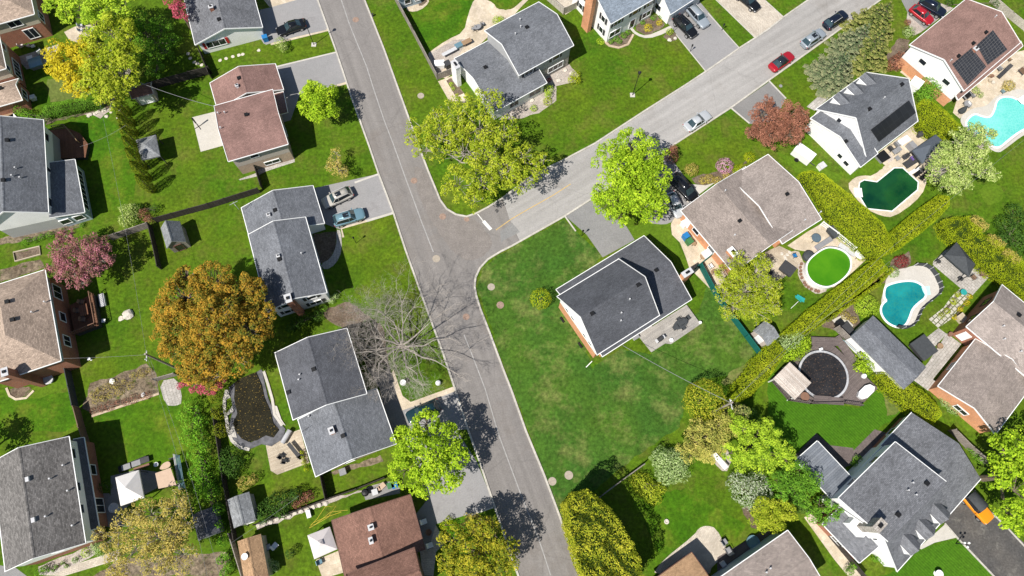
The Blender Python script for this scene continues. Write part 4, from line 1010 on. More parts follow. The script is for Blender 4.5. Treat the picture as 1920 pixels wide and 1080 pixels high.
drive('concrete', S(3, 3, '1130,870 1330,690 1420,790 1250,830 1150,880'), .012, 'path')
drive('paver_tan', S(3, 3, '270,640 330,610 660,1010 700,1080 600,1080 500,960'), .008, 'path')
# beige paths top centre
drive('paver_tan', rounded(S(1, 0, '1640,-20 1590,110 1560,240 1430,300 1300,390 1290,410 1340,560 1450,600 1700,300 1920,140')+S(2, 0, '0,130 60,60 140,-20 120,-40 60,20 0,70')+S(1, 0, '1880,70 1810,70 1780,20 1710,-10'), 1), .008, 'path', None)
drive('grass_vivid', rounded(S(1, 0, '1740,-20 1800,30 1860,75 1920,60')+S(2, 0, '20,30 90,-20'), 1), .012, 'lawn')
drive('paver_tan', rounded(S(1, 0, '1150,90 1230,80 1300,20 1290,-20 1200,-20 1120,60'), 1), .008, 'path')
drive('soil', rounded(S(1, 0, '1205,40 1270,40 1285,-10 1240,-20'), 1), .012, 'garden_bed')
drive('gravel', S(1, 0, '1300,400 1480,300 1600,290 1500,440 1360,560'), .014, 'patio')
drive('paver_tan', S(1, 0, '1365,610 1470,570 1600,760 1450,760'), .01, 'path')
drive('soil', S(1, 0, '1430,610 1470,590 1560,700 1500,720'), .014, 'garden_bed')
drive('gravel', S(2, 0, '250,580 430,480 500,560 480,620 330,640 330,760 200,850 0,900 -100,900 0,800 240,650'), .008, 'garden_bed')
drive('concrete', rounded(S(2, 0, '890,195 940,250 1010,270 1130,220 1190,190 1200,210 1150,250 1020,292 930,265 880,215'), 1), .012, 'path')
drive('soil', rounded(S(2, 0, '920,190 1060,90 1150,170 1130,215 1010,265 940,235'), 1), .014, 'garden_bed')
drive('soil', rounded(S(2, 0, '690,310 860,220 905,240 880,330 800,360 720,345'), 1), .01, 'garden_bed')
strip('bed_edging', 'brick_edge', S(2, 0, '690,310 730,345 800,360 870,335 910,260'), .35, 0, .12)
drive('soil', rounded(S(2, 0, '1130,260 1210,220 1255,300 1170,320'), 1), .01, 'garden_bed')
drive('paver', S(2, 0, '320,-20 470,-20 480,60 400,110'), .008, 'patio')
# right: patios
drive('paver_tan', Z(1720, 100, 5.4, '400,470 950,0 1200,-60 1200,500 1080,560 1000,500 900,430 800,440 770,600 700,640 640,620 560,560 500,600 430,660 380,620 360,600'), .008, 'patio')
drive('concrete', rounded(Z(1720, 100, 5.4, '420,650 560,550 690,540 770,460 860,400 1000,355 1150,380 1280,520 1250,760 1080,820 900,960 810,1020 640,900 470,760'), 2), .012, 'pool_deck')
drive('paver_tan', Z(1640, 180, 7.71, '0,860 600,400 660,440 840,560 1050,900 1100,1080 1000,1180 500,1150 240,1060 120,980'), .008, 'patio')
drive('paver_tan', rounded(S(3, 1, '590,310 650,250 710,235 790,240 900,140 960,80 1100,120 1190,190 1185,330 1100,440 940,550 850,540 740,490 660,410'), 1), .012, 'pool_deck')
drive('grass_lime', rounded(S(3, 1, '560,250 820,90 880,160 780,235 700,230 620,270'), 1), .014, 'lawn')
drive('paver_grey', S(3, 1, '1240,880 1390,740 1580,880 1800,1080')+S(3, 2, '0,0')[:0]+Z(1700, 480, 6.75, '1040,270 830,500 660,390 330,110'), .012, 'patio')
drive('flagstone', Z(1700, 480, 6.75, '690,400 810,500 740,560 560,800 400,910 280,800 470,650 560,520'), .012, 'path', d=Z(1700, 480, 6.75, '280,800 690,400'))
drive('paver_grey', S(3, 2, '1340,340 1450,420 1240,680 1270,720 1200,770 1090,690 1200,560'), .01, 'patio')
drive('paver_grey', S(3, 2, '1190,370 1280,300 1340,345 1250,440'), .016, 'patio')
drive('deck_tan', Z(1380, 420, 5.4, '300,280 440,220 560,280 600,270 640,280 680,380 700,400 580,480 400,590 300,640 180,640 200,500 260,400'), .01, 'patio', d=Z(1380, 420, 5.4, '300,280 580,480'))
drive('gravel', rounded(Z(1380, 420, 5.4, '640,400 700,370 740,600 840,640 920,640 900,690 830,710 720,660 650,570 625,480'), 1), .012, 'garden_bed')
drive('paver_tan', Z(1380, 420, 5.4, '520,220 720,80 860,0 1000,0 1180,160 1350,330 1200,470 1000,640 900,640 840,300 600,260'), .008, 'patio')
drive('paver_tan', S(2, 1, '1190,600 1260,480 1300,560 1450,700 1620,960 1560,1080 1480,1080 1330,930 1300,840 1260,740 1200,680'), .008, 'path')
drive('grass_dry', S(2, 1, '860,620 1190,590 1200,680 1300,850 1330,930 1240,1000 1200,860 1010,690 920,720'), .006, 'lawn').data.materials[0] = MAT['grass_lime']
drive('soil', rounded(S(2, 1, '1340,250 1560,200 1700,210 1520,300 1380,310'), 1), .008, 'garden_bed')
drive('concrete', S(2, 1, '1340,300 1450,310 1520,290 1320,440 1290,420'), .009, 'path')
drive('grass_dry', S(3, 1, '60,60 330,130 560,250 480,310 340,190 250,240'), .006, 'lawn').data.materials[0] = MAT['grass_lime']
drive('soil', S(3, 2, '380,240 520,200 640,90 700,260 620,330 540,330 420,300'), .008, 'garden_bed')
drive('concrete', S(3, 2, '480,240 560,200 640,280 600,350 520,290'), .012, 'patio')
drive('soil', S(3, 1, '940,860 1060,800 1070,900 900,1000 850,1060'), .008, 'garden_bed')
drive('soil', S(3, 2, '850,730 960,850 1000,920 900,960'), .006, 'garden_bed').data.materials[0] = MAT['grass_dry']
drive('grass_lime', S(3, 2, '1280,810 1400,860 1600,1075 1500,1075 1300,900'), .006, 'lawn')
drive('soil', S(3, 0, '880,430 980,280 1060,300 1040,440 960,540'), .008, 'garden_bed')
drive('paver_tan', S(3, 0, '990,540 1100,450 1400,740 1320,790'), .006, 'path')
# left
drive('dead_grass', S(0, 2, '680,720 1100,570 1190,680 1190,800 690,965 620,900'), .008, 'garden_bed')
strip('bed_edging', 'brick_edge', S(0, 2, '690,962 1195,792'), .3, 0, .1)
drive('paver_grey', rounded(S(0, 2, '1190,700 1340,670 1370,860 1320,885 1240,880'), 1), .012, 'patio')
drive('soil', rounded(S(0, 2, '55,760 150,745 250,740 200,820 110,830'), 1), .01, 'garden_bed')
strip('bed_edging', 'paver_tan', S(0, 2, '50,750 75,810 120,835 200,825 255,770'), .3, 0, .1)
drive('soil', S(0, 1, '0,710 500,580 640,590 470,660 100,740 0,760'), .006, 'garden_bed').data.materials[0] = MAT['dead_grass']
drive('soil', S(0, 1, '120,820 290,770 300,830 120,880'), .012, 'garden_bed')
strip('bed_edging', 'pale_wood', S(0, 1, '105,815 300,770 308,830 118,882'), .15, 0, .22, closed=True)
drive('dead_grass', S(0, 1, '0,940 300,860 330,930 0,1040'), .006, 'garden_bed')
drive('gravel', S(0, 0, '620,850 780,790 850,800 760,890 700,870'), .01, 'garden_bed')
drive('soil', S(0, 0, '300,860 740,770 850,800 500,890 350,930'), .006, 'garden_bed')
drive('paver', S(0, 3, '320,1075 900,880 880,960 480,1080'), .01, 'path')
drive('soil', S(0, 3, '280,1010 600,890 700,840 720,920 420,1060 300,1080'), .008, 'garden_bed').data.materials[0] = MAT['gravel']
drive('drive_mid', [(-60, 1050)]+S(0, 3, '0,1000 120,1020 200,1080')+[(40, 1130), (-60, 1130)], .01)
drive('drive_mid', S(0, 3, '700,460 820,460 930,700 850,720 760,700'), .008, 'patio')
drive('drive_mid', S(0, 3, '830,330 1040,280 1180,300 1180,420 1080,470 900,600 830,560'), .008, 'patio')
drive('grass_dry', S(0, 0, '350,600 480,570 640,690 560,750 380,770'), .006, 'lawn')
drive('stain', S(0, 0, '480,240 560,200 720,180 700,250 620,330 520,300'), .01, 'patio').data.materials[0] = MAT['paver_tan']
drive('paver_grey', S(0, 0, '120,430 440,330 420,420 300,500 200,520'), .006, 'patio')
drive('deck_tan', S(1, 3, '70,80 330,-20 400,230 160,320 110,290'), .016, 'patio', d=S(1, 3, '70,80 330,-20'))
drive('paver_tan', S(1, 3, '450,960 620,890 670,1050 500,1100'), .01, 'patio')
drive('gravel', S(1, 3, '0,700 540,500 800,430 1000,370 1060,400 820,500 800,440 560,530 160,680 0,740'), .008, 'garden_bed')
drive('drive_mid', S(1, 3, '800,430 1000,370 1080,420 1080,460 820,510'), .012, 'patio')
drive('dead_grass', S(1, 3, '560,300 940,170 950,220 700,290 590,320'), .006, 'garden_bed')
drive('dead_grass', S(0, 3, '900,960 1700,900 1690,1080 700,1080'), .006, 'garden_bed')
drive('paver', rounded(S(2, 3, '1120,970 1370,770 1400,720 1460,700 1530,720 1600,850 1640,920 1500,1000 1480,1080 1050,1080'), 1), .01, 'patio')
drive('deck_dark', S(2, 3, '1540,940 1920,720 1940,760 1540,1080'), .01, 'patio')
drive('gravel', rounded(S(2, 3, '1480,130 1560,80 1640,150 1650,230 1590,310 1500,220'), 1), .008, 'garden_bed')
drive('soil', S(2, 3, '1720,570 1800,720 1850,740 1760,560'), .008, 'garden_bed')
drive('deck_dark', S(3, 3, '640,140 800,-20 900,10 660,240 640,180'), .012, 'patio')
drive('deck_dark', S(3, 3, '200,180 360,10 470,100 640,120 640,240 420,330 300,300'), .012, 'patio')
# ================================================================ POOLS
def pool(label, wp, mat, coping='concrete', n=2, cw=.28, rim=False, closed=True, name='swimming_pool', copes='white_trim', z=.02):
    w = [G(x, y, 0) for x, y in rounded(wp, n)]; c = centre(w); root = thing(name, label, 'pool', (c.x, c.y, 0))
    b = MB().prism([(p.x, p.y) for p in w], -.02, z+.012); b.build('water', mat, root)
    strip('coping', copes, [Vector((p.x, p.y, 0)) for p in w], cw, 0, z+.05, closed=True, kind=None, world_pts=True, parent=root); return root
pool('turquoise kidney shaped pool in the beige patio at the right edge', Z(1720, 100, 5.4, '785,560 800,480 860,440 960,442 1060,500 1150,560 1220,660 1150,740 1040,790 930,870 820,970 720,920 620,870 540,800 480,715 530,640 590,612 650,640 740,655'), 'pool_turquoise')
t = pool('angular pool of dark green water behind the house with white dormers', S(3, 1, '945,180 1010,180 1125,285 1120,345 930,505 825,495 740,485 690,400 680,330 685,290 720,270 815,285'), 'pool_green', n=0, cw=.16)
b = MB(); p, q = G(*S(3, 1, '1045,235')[0]), G(*S(3, 1, '1120,190')[0]); b.beam((p.x, p.y, .45), (q.x, q.y, .35), .5, .06); b.box((q.x, q.y, 0), .5, .6, .33, pxang(*S(3, 1, '1045,235 1120,190'))); b.build('diving_board', 'white', t)
b = MB(); a = pxang(*S(3, 1, '660,330 670,400'))
for i in range(4): g = G(*S(3, 1, '%d,365' % (655+i*14))[0]); b.box((g.x, g.y, 0), 1.5, .34, .12-.02*i, a)
b.build('steps', 'white_trim', t)
def raised_pool(label, wp, h, wmat, rimmat, wall, n=2, zw=None, rw=.22):
    w = [G(x, y, h) for x, y in rounded(wp, n)]; c = centre(w); root = thing('raised_pool', label, 'pool', (c.x, c.y, 0))
    MB().prism([(p.x, p.y) for p in w], .02, zw or h-.2).build('water', wmat, root)
    P = [Vector((p.x, p.y, 0)) for p in w]
    strip('pool_wall', wall, P, .12, 0, h-.06, True, None, world_pts=True, parent=root)
    strip('rim', rimmat, P, rw, h-.05, h+.03, True, None, world_pts=True, parent=root); return root
raised_pool('oval above ground pool of bright green water with white rim', Z(1380, 420, 5.4, '960,232 1075,258 1150,320 1172,400 1148,490 1070,572 970,632 890,640 790,602 728,530 708,440 735,365 815,295 890,248'), 1.1, 'pool_lime', 'white', 'white')
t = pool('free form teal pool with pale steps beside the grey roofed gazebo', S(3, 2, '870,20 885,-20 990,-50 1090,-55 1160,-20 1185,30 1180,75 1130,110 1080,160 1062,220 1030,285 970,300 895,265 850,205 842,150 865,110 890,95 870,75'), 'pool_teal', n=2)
MB().prism([(G(*p).x, G(*p).y) for p in Z(1700, 480, 6.75, '185,395 285,380 300,490 235,500 205,450')], 0, .045).build('steps', 'pool_shallow', t)
r4 = rounded(Z(1700, 480, 6.75, '-290,420 -250,260 -130,170 0,150 60,125 180,120 270,150 340,230 385,330 415,400 405,480 300,570 180,660 140,740 110,820 60,890 -20,930 -180,890 -290,760 -330,600'), 1)
patch('pool_deck', 'concrete', r4, .010)
P4 = [G(x, y, 0) for x, y in r4[8:-6]]
rt = thing('pool_fence', 'low dark mesh fence curving round the free form teal pool', 'fence', P4[0])
strip('mesh_panel', 'dark_canvas', P4, .05, 0, .95, False, None, world_pts=True, parent=rt)
for i in range(0, len(P4), 2): MB().box(P4[i], .09, .09, 1.1).build('post', 'pale_grey', rt)
g = G(1544.5, 703, 1.0)
t = thing('covered_pool', 'round above ground pool under a black leaf strewn cover', 'pool', (g.x, g.y, 0)); R_ = 3.45
MB().lathe((g.x, g.y, 0), [(R_+.05, 0), (R_+.05, .85), (R_-.2, .85)], 40).build('pool_wall', 'dark_grey', t)
MB().lathe((g.x, g.y, .80), [(R_-.02, .08), (R_-.02, .16), (R_-.3, .17), (R_-.32, .1)], 44, cap=False).build('rim', 'cover_white', t)
MB().lathe((g.x, g.y, .86), [(R_-.28, .0), (R_-.3, .09), (R_-.8, .05), (.1, .02)], 40).build('cover', 'cover_black', t)
# leaf-strewn tarp pool on the left
t = thing('tarp_covered_pool', 'long pool under a dark tarpaulin strewn with yellow leaves', 'pool', G(478, 770))
MB().prism([(G(*p).x, G(*p).y) for p in Z(340, 680, 4.907, '500,180 560,140 690,90 740,200 770,330 820,440 850,560 900,620 850,690 780,670 700,715 620,730 560,700 510,640 480,560 520,470 490,330')], 0, .22).build('cover', 'cover_leafy', t)
MB().prism([(G(*p).x, G(*p).y) for p in Z(340, 680, 4.907, '440,230 500,180 520,470 480,560 510,640 560,700 640,735 780,670 850,690 905,620 850,560 770,330 690,90 740,60 800,320 880,520 960,610 940,700 830,770 740,750 620,800 520,760 450,700 430,600 480,440')], 0, .12).build('tarpaulin', 'tarp', t)
strip('coping', 'concrete', Z(340, 680, 4.907, '420,250 400,340 400,430 420,520 430,620 470,720 540,780 630,800'), .4, 0, .16, kind=None, parent=t)
strip('coping', 'concrete', Z(340, 680, 4.907, '760,80 800,200 840,340 860,480 930,580'), .35, 0, .16, kind=None, parent=t)
for q in ('380,320 430,250 450,320 390,350', '390,500 470,395 480,450 420,490', '440,640 480,570 510,690 450,680', '840,390 880,400 920,520 960,580 920,560 860,470'):
    patch('pool_deck', 'concrete', Z(340, 680, 4.907, q), .13)
# ================================================================ HOUSES
def house(label, px, cat='house', name='house'):
    g = G(*px); return thing(name, label, cat, (g.x, g.y, 0))
W_ = lambda side, t, z, w=1.3, h=1.2, o='': (side, t, z, w, h, o)
# H0 top left grey roof
h = house('grey roofed bungalow with white gable and red shutters at the top edge', (425, 40))
s = Sec(h, (366, 84), (492, 51), (337, -40), 2.9, R=(420, 54), axis='AC', roof='roof_grey', wins=[W_('AB', .27, 1.7, 3.0, 1.3, 'sr'), W_('BD', .3, 1.6), W_('BD', .6, 1.6)])
chimney(s, S(0, 0, '1580,50')[0], .8, .5, .6, 'brick_red'); roof_vent(s, S(0, 0, '1645,150')[0])
# H1 pink
h = house('split level house with faded pink shingles beside the small white patio', (465, 215))
s = Sec(h, (394, 156), (516, 120), (405, 206), 2.7, R=(447, 125), axis='AC', roof='roof_pink', zones=((1.0, 'brick_tan'), (9, 'siding_pinkish')), wins=[W_('BD', .5, 1.5)])
roof_vent(s, S(0, 0, '1795,590')[0]); chimney(s, S(0, 0, '1775,640')[0], .5, .35, .35, 'white_trim')
s = Sec(h, (402, 198.5), (511, 168), (427.5, 302.5), 4.9, R=(417, 243), axis='AB', roof='roof_pink', zones=((2.2, 'brick_tan'), (9, 'siding_pinkish')), wins=[W_('CD', .4, 3.9, 1.2, .9), W_('CD', .6, 1.0, 2.2, .9), W_('BD', .35, 3.6), W_('BD', .7, 3.6), W_('BD', .5, 1.2)])
roof_vent(s, S(0, 0, '1850,865')[0]); roof_vent(s, S(0, 0, '1690,850')[0], 'pipe'); roof_vent(s, S(0, 0, '1640,855')[0], 'pipe'); roof_vent(s, S(0, 0, '1660,965')[0], 'pipe')
s = Sec(h, (514, 176), (531, 172), (524, 216), 2.5, hr=2.7, typ='shed', roof='roof_pink', zones=(), over=.1)
# H2 left, grey with wing
h = house('large two storey house with grey shingles and a glazed rear wing at the left edge', (55, 320))
s = Sec(h, (81, 225), (90.5, 398.5), (-34, 232), 5.3, hr=7.9, axis='AB', roof='roof_slate', zones=((2.6, 'siding_grey'), (9, 'siding_white')), wins=[W_('AB', .14, 4.2), W_('AB', .5, 4.2, .7), W_('AB', .85, 4.2)])
roof_vent(s, S(0, 1, '30,275')[0]); roof_vent(s, S(0, 0, '60,1055')[0]); roof_vent(s, S(0, 1, '125,185')[0], 'pipe'); roof_vent(s, S(0, 1, '100,243')[0], 'pipe'); roof_vent(s, S(0, 1, '160,258')[0], 'pipe')
s = Sec(h, (140, 299), (158.5, 398), (84, 309), 2.8, hr=4.0, typ='shed', roof='roof_slate', zones=((9, 'siding_blue'),), over=.3, wins=[W_('AB', .25, 1.6, 2.4, 1.5), W_('AB', .62, 1.6, 4.2, 1.6), W_('BD', .35, 1.5), W_('BD', .8, 1.5)])
# H3 tan hip brick
h = house('red brick house with a mottled tan hipped roof and wooden rear deck', (40, 600))
s = Sec(h, (84, 506), (114, 676), (-52, 540), 5.4, hr=7.9, typ='hip', axis='AB', roof='roof_tan', zones=((3.9, 'brick_red'), (9, 'siding_blue')), over=.45, wins=[W_('AB', .17, 2.6, 2.0, 1.9), W_('AB', .45, 2.4, 1.3, 1.3), W_('AB', .72, 2.4, 1.5, 1.5)])
roof_vent(s, S(0, 2, '60,105')[0]); roof_vent(s, S(0, 2, '100,240')[0]); roof_vent(s, S(0, 2, '345,108')[0], 'pipe'); roof_vent(s, S(0, 2, '250,185')[0], 'pipe')
chimney(s, S(0, 2, '35,630')[0], 0, 1.0, .7, 'brick_red', z0=0, pz=7.6)
# top left beige house
h = house('beige two storey house in the top left corner', (25, 60))
s = Sec(h, (64, 26), (-70, 64), (48, -60), 5.2, hr=7.2, typ='hip', axis='AB', roof='roof_tan', zones=((3.0, 'brick_red'), (9, 'siding_beige')), over=.3, wins=[W_('AB', .33, 4.2, 1.9, 1.2), W_('AB', .25, 1.6, 1.6, 2.0), W_('AC', .2, 2.6, 1.6, 1.4)])
s = Sec(h, (-3, 62), (11, 128), (-60, 74), 5.2, hr=7.2, typ='hip', axis='AB', roof='roof_tan', zones=((3.0, 'brick_red'), (9, 'siding_beige')), over=.3, wins=[W_('AB', .25, 4.2, 1.2, 1), W_('AB', .6, 1.7, 3.2, 1.6), W_('AB', .85, 4.2, 1, 1)])
s = Sec(h, (35, 147.5), (42, 187), (-60, 158), 2.8, hr=3.9, typ='gable', axis='AC', roof='roof_tan', zones=((9, 'brick_red'),), over=.3, wins=[W_('AB', .5, 1.5, 1.6)])
roof_vent(s, S(0, 0, '10,665')[0])
# H4 grey long house left of road
h = house('long slate grey roofed house with a white bottom gable and brick chimney', (535, 465))
s = Sec(h, (453, 390), (586.5, 348.5), (478, 460), 2.8, R=(510, 359), axis='AC', roof='roof_slate', wins=[W_('BD', .4, 1.2, 2.6, 2.1, 'dw')])
roof_vent(s, S(1, 1, '145,500')[0]); chimney(s, S(1, 1, '92,530')[0], .5, .4, .4, 'white_trim')
s = Sec(h, (466, 440), (572.5, 407.5), (499, 585), 4.6, R=(512, 415), axis='AC', roof='roof_slate', zones=((2.4, 'siding_white'), (9, 'siding_white')), wins=[W_('CD', .28, 3.7, 1.3, 1.1, 's'), W_('CD', .28, 1.4, 1.8, 1.1, 's'), W_('CD', .72, 3.7, 1.3, 1.1, 's'), W_('CD', .72, 1.4, 1.6, 1.1, 's'), W_('BD', .3, 3.4), W_('BD', .6, 3.4), W_('BD', .45, 1.3, 2.2)])
roof_vent(s, S(1, 1, '178,868')[0]); chimney(s, S(1, 1, '165,838')[0], .5, .35, .35, 'white_trim'); roof_vent(s, S(1, 1, '345,825')[0], 'pipe')
chimney(s, S(1, 2, '240,78')[0], 0, 1.1, .8, 'brick_red', z0=0, pz=6.6)
# H5 slate house lower centre
h = house('two level house with dark grey shingles beside the leafless tree', (625, 750))
s = Sec(h, (516, 662), (650, 616), (552.5, 786), 5.0, R=(577.5, 632.5), axis='AC', roof='roof_charcoal', zones=((2.4, 'brick_tan'), (9, 'siding_white')), wins=[W_('BD', .3, 3.9), W_('BD', .7, 3.9), W_('AC', .5, 3.9)])
roof_vent(s, S(1, 2, '435,612')[0]); roof_vent(s, S(1, 2, '332,652')[0], 'pipe'); roof_vent(s, S(1, 2, '325,690')[0], 'pipe'); roof_vent(s, S(1, 2, '245,785')[0])
s = Sec(h, (559, 787), (706, 729), (586, 896), 2.8, R=(660, 864), axis='AC', roof='roof_slate', zones=((9, 'brick_tan'),), wins=[W_('CD', .4, 1.5), W_('BD', .5, 1.5, 2.2)])
chimney(s, S(1, 2, '565,1070')[0], .8, .8, .6, 'brick_orange'); roof_vent(s, S(1, 3, '655,30')[0]); roof_vent(s, S(1, 2, '400,965')[0], 'pipe')
g1_, g2_ = S(1, 2, '345,1080 395,1040')
MB().beam(G(*g1_, 3.6), G(*g2_, 3.9), .05, .05).build('vent_pipe', 'black', h)
# H6 taupe
h = house('wide taupe roofed house with an orange brick side wall', (1415, 385))
s = Sec(h, (1277, 395), (1398, 313), (1384, 505), 2.9, hr=4.3, axis='AC', roof='roof_taupe', zones=((9, 'brick_orange'),), wins=[W_('AC', .3, 1.6, 1.2), W_('AC', .6, 1.6, 1.2, 1.0), W_('AC', .14, 1.2, 1.0, 1.9, 'dw')])
sB = s
roof_vent(s, S(2, 1, '1705,580')[0]); roof_vent(s, S(2, 1, '1665,688')[0], 'pipe'); roof_vent(s, S(2, 1, '1595,355')[0], 'pipe')
chimney(s, S(2, 1, '1655,810')[0], .6, 1.3, .9, 'brick_orange', cap='white')
s = Sec(h, (1368, 333), (1440, 290), (1484, 446), 3.1, hr=4.5, axis='AB', roof='roof_taupe_pale', zones=((9, 'brick_orange'),), wins=[W_('CD', .4, 1.5, 2.0, 1.8), W_('AB', .6, 1.5, 1.8)])
roof_vent(s, S(3, 1, '140,380')[0]); roof_vent(s, S(3, 1, '270,575')[0], 'pipe'); roof_vent(s, S(3, 1, '388,515')[0], 'pipe')
# HE dark charcoal centre
h = house('charcoal roofed house with white and orange brick gable in the middle of the big lawn', (1170, 560))
s = Sec(h, (1043, 543), (1207.5, 442.5), (1136, 664), 2.9, hr=4.9, axis='AB', roof='roof_charcoal', zones=((9, 'brick_orange'),), wins=[W_('CD', .75, 1.3, 2.0, 2.0, 'd'), W_('BD', .4, 1.5)])
roof_vent(s, S(2, 1, '1080,950')[0])
chimney(s, S(2, 1, '1315,965')[0], 0, 1.5, .75, 'brick_orange', z0=0, pz=5.2)
s = Sec(h, (1045, 556), (1160, 486), (1121, 664), 4.7, R=(1088, 594), axis='AB', roof='roof_charcoal', zones=((2.5, 'brick_orange'), (9, 'siding_white')), wins=[W_('AC', .22, 3.5, .7, .9), W_('AC', .36, 3.5, .7, .9), W_('AC', .66, 3.5, .7, .9), W_('AC', .8, 3.5, .7, .9), W_('CD', .3, 3.4), W_('CD', .7, 3.4)])
roof_vent(s, S(2, 2, '600,195')[0]); roof_vent(s, S(2, 1, '945,1060')[0]); roof_vent(s, S(2, 2, '818,190')[0], 'pipe'); roof_vent(s, S(2, 2, '880,88')[0], 'pipe'); roof_vent(s, S(2, 2, '815,248')[0], 'pipe')
for q in ('375,240', '510,430'):
    g = G(*S(2, 2, q)[0]); MB().box(g, .25, .9, .2, s_ang := math.atan2(s.v.y, s.v.x)+1.57).build('window_well', 'black', h)
# H7 white dormers
h = house('white house with steep grey roof, three dormers and a black solar array', (1630, 230))
s = Sec(h, (530, 205) if 0 else S(3, 0, '360,820')[0], S(3, 0, '740,545')[0], S(3, 1, '750,110')[0], 2.9, hr=7.4, axis='AB', roof='roof_slate', over=.25, wins=[W_('AC', .35, 4.4, .7, 1.0), W_('AB', .3, 1.5), W_('AB', .7, 1.5), W_('CD', .6, 1.3, 2.0, 2.0, 'd')])
for q in ('690,587', '597,660', '492,733'): dormer(s, S(3, 0, q)[0], 1.6, .55, 2)
panel_on(s, [(1631.6, 243.4), (1703, 188), (1716, 211), (1647, 266)], 'solar_panel', 'solar_black')
roof_vent(s, S(3, 0, '1000,638')[0]); roof_vent(s, S(3, 0, '758,822')[0]); roof_vent(s, S(3, 0, '865,740')[0], 'pipe')
s = Sec(h, (1520, 222), (1552, 198), (1595, 327.5), 3.1, hr=4.7, axis='AB', roof='roof_slate', over=.2, wins=[W_('AC', .82, 1.3, .9, .9), W_('AC', .68, 1.5, .8, .9)])
roof_vent(s, S(3, 0, '580,1065')[0])
# H8 bottom right
h = house('large grey house with three front dormers and a white gable in the bottom right', (1690, 930))
s = Sec(h, (1682, 1071), (1780, 962), (1560, 935), 2.9, hr=7.6, axis='AB', roof='roof_grey', over=.25, rake='A', wins=[W_('AC', .47, 4.6, .9, 1.2), W_('AB', .5, 1.5, 1.8)])
s8 = s
for q in ('1290,685', '1180,805', '1067,920'): dormer(s, S(3, 3, q)[0], 1.8, .6, 2, 'roof_grey')
s = Sec(h, S(3, 3, '1365,612')[0], S(3, 3, '1595,350')[0], (1655, 832), 3.0, hr=5.6, axis='AB', roof='roof_grey', over=.25, rake=False, zones=((1.2, 'brick_red'), (9, 'siding_white')), wins=[W_('CD', .5, 1.5)])
s = Sec(h, S(3, 3, '530,495')[0], S(3, 3, '955,75')[0], S(3, 3, '870,770')[0], 5.7, hr=8.0, typ='shed', roof='roof_grey', over=.15, wins=[W_('AB', .3, 4.5), W_('AB', .7, 4.5)])
for q in ('1185,385', '970,620'): roof_vent(s, S(3, 3, q)[0])
for q in ('1075,380', '1042,436', '1100,470'): roof_vent(s, S(3, 3, q)[0], 'pipe')
chimney(s8, S(3, 3, '838,700')[0], 0, 1.5, .9, 'stone', z0=0, pz=8.8, cap='stone')
b = MB(); g = G(*S(3, 3, '685,715')[0], 5.0); b.box((g.x, g.y, 0), 2.2, 1.0, 5.0, math.atan2(s8.v.y, s8.v.x)); b.build('chimney_breast', 'siding_white', h)
s = Sec(h, S(3, 3, '405,685')[0], S(3, 3, '685,980')[0], S(3, 3, '560,592')[0], 2.6, hr=3.6, typ='shed', roof='roof_grey', over=.25, zones=((9, 'brick_red'),), wins=[W_('AB', .5, 1.5, 1.6)])
# H9 right twin
h = house('orange brick house with pale brown roofs in two levels at the right edge', (1830, 700))
s = Sec(h, (1812, 612), (1940, 720), (1875, 531), 4.1, hr=5.9, axis='AB', roof='roof_taupe_pale', zones=((9, 'brick_red'),), over=.35, wins=[W_('AC', .3, 2.6, 1.4, 1.4, 'k'), W_('AC', .7, 2.6, 1.4, 1.4, 'k'), W_('AB', .12, 1.6, 1.0, 2.0, 'dw')])
for q in ('1875,205',): roof_vent(s, S(3, 2, q)[0])
for q in ('1755,288', '1762,385', '1885,478'): roof_vent(s, S(3, 2, q)[0], 'pipe')
s = Sec(h, (1759, 724), (1829, 636), (1870, 809), 2.9, hr=4.5, axis='AB', roof='roof_taupe', zones=((9, 'brick_orange'),), over=.3, wins=[W_('AC', .5, 1.5, 1.8, 1.0), W_('AB', .5, 1.5)])
s = Sec(h, (1829, 636), (1850, 609), (1945, 735), 2.95, hr=4.5, axis='AB', roof='roof_taupe', zones=(), over=.3, trim=None)
roof_vent(s, S(3, 2, '1665,665')[0])
# H10 top centre
h = house('two storey house with slate roof, grey siding and shutters behind the wooden fence', (960, 110))
s = Sec(h, (909, 57.5), (1010, 4), (975, 140), 5.1, R=(942, 83), axis='AB', roof='roof_slate', zones=((2.6, 'stone'), (9, 'siding_grey')), wins=[W_('CD', .2, 4.1, 1.5, 1.1, 's'), W_('CD', .7, 4.1, 1.3, 1.1, 's'), W_('CD', .72, 1.5, 2.8, 1.3)], over=.3)
roof_vent(s, S(2, 0, '112,210')[0]); roof_vent(s, S(2, 0, '60,155')[0], 'pipe'); roof_vent(s, S(2, 0, '65,208')[0], 'pipe'); roof_vent(s, S(2, 0, '25,262')[0], 'pipe')
s = Sec(h, (852, 110), (950, 58), (928, 209), 2.8, R=(868, 148), axis='AB', roof='roof_slate', zones=((9, 'siding_white'),), over=.3, wins=[W_('CD', .8, 1.5, 2.2), W_('CD', .4, 1.5, 1.6)])
roof_vent(s, S(1, 0, '1720,510')[0]); chimney(s, S(1, 0, '1495,485')[0], 0, .7, 1.5, 'siding_white', z0=0, pz=4.6)
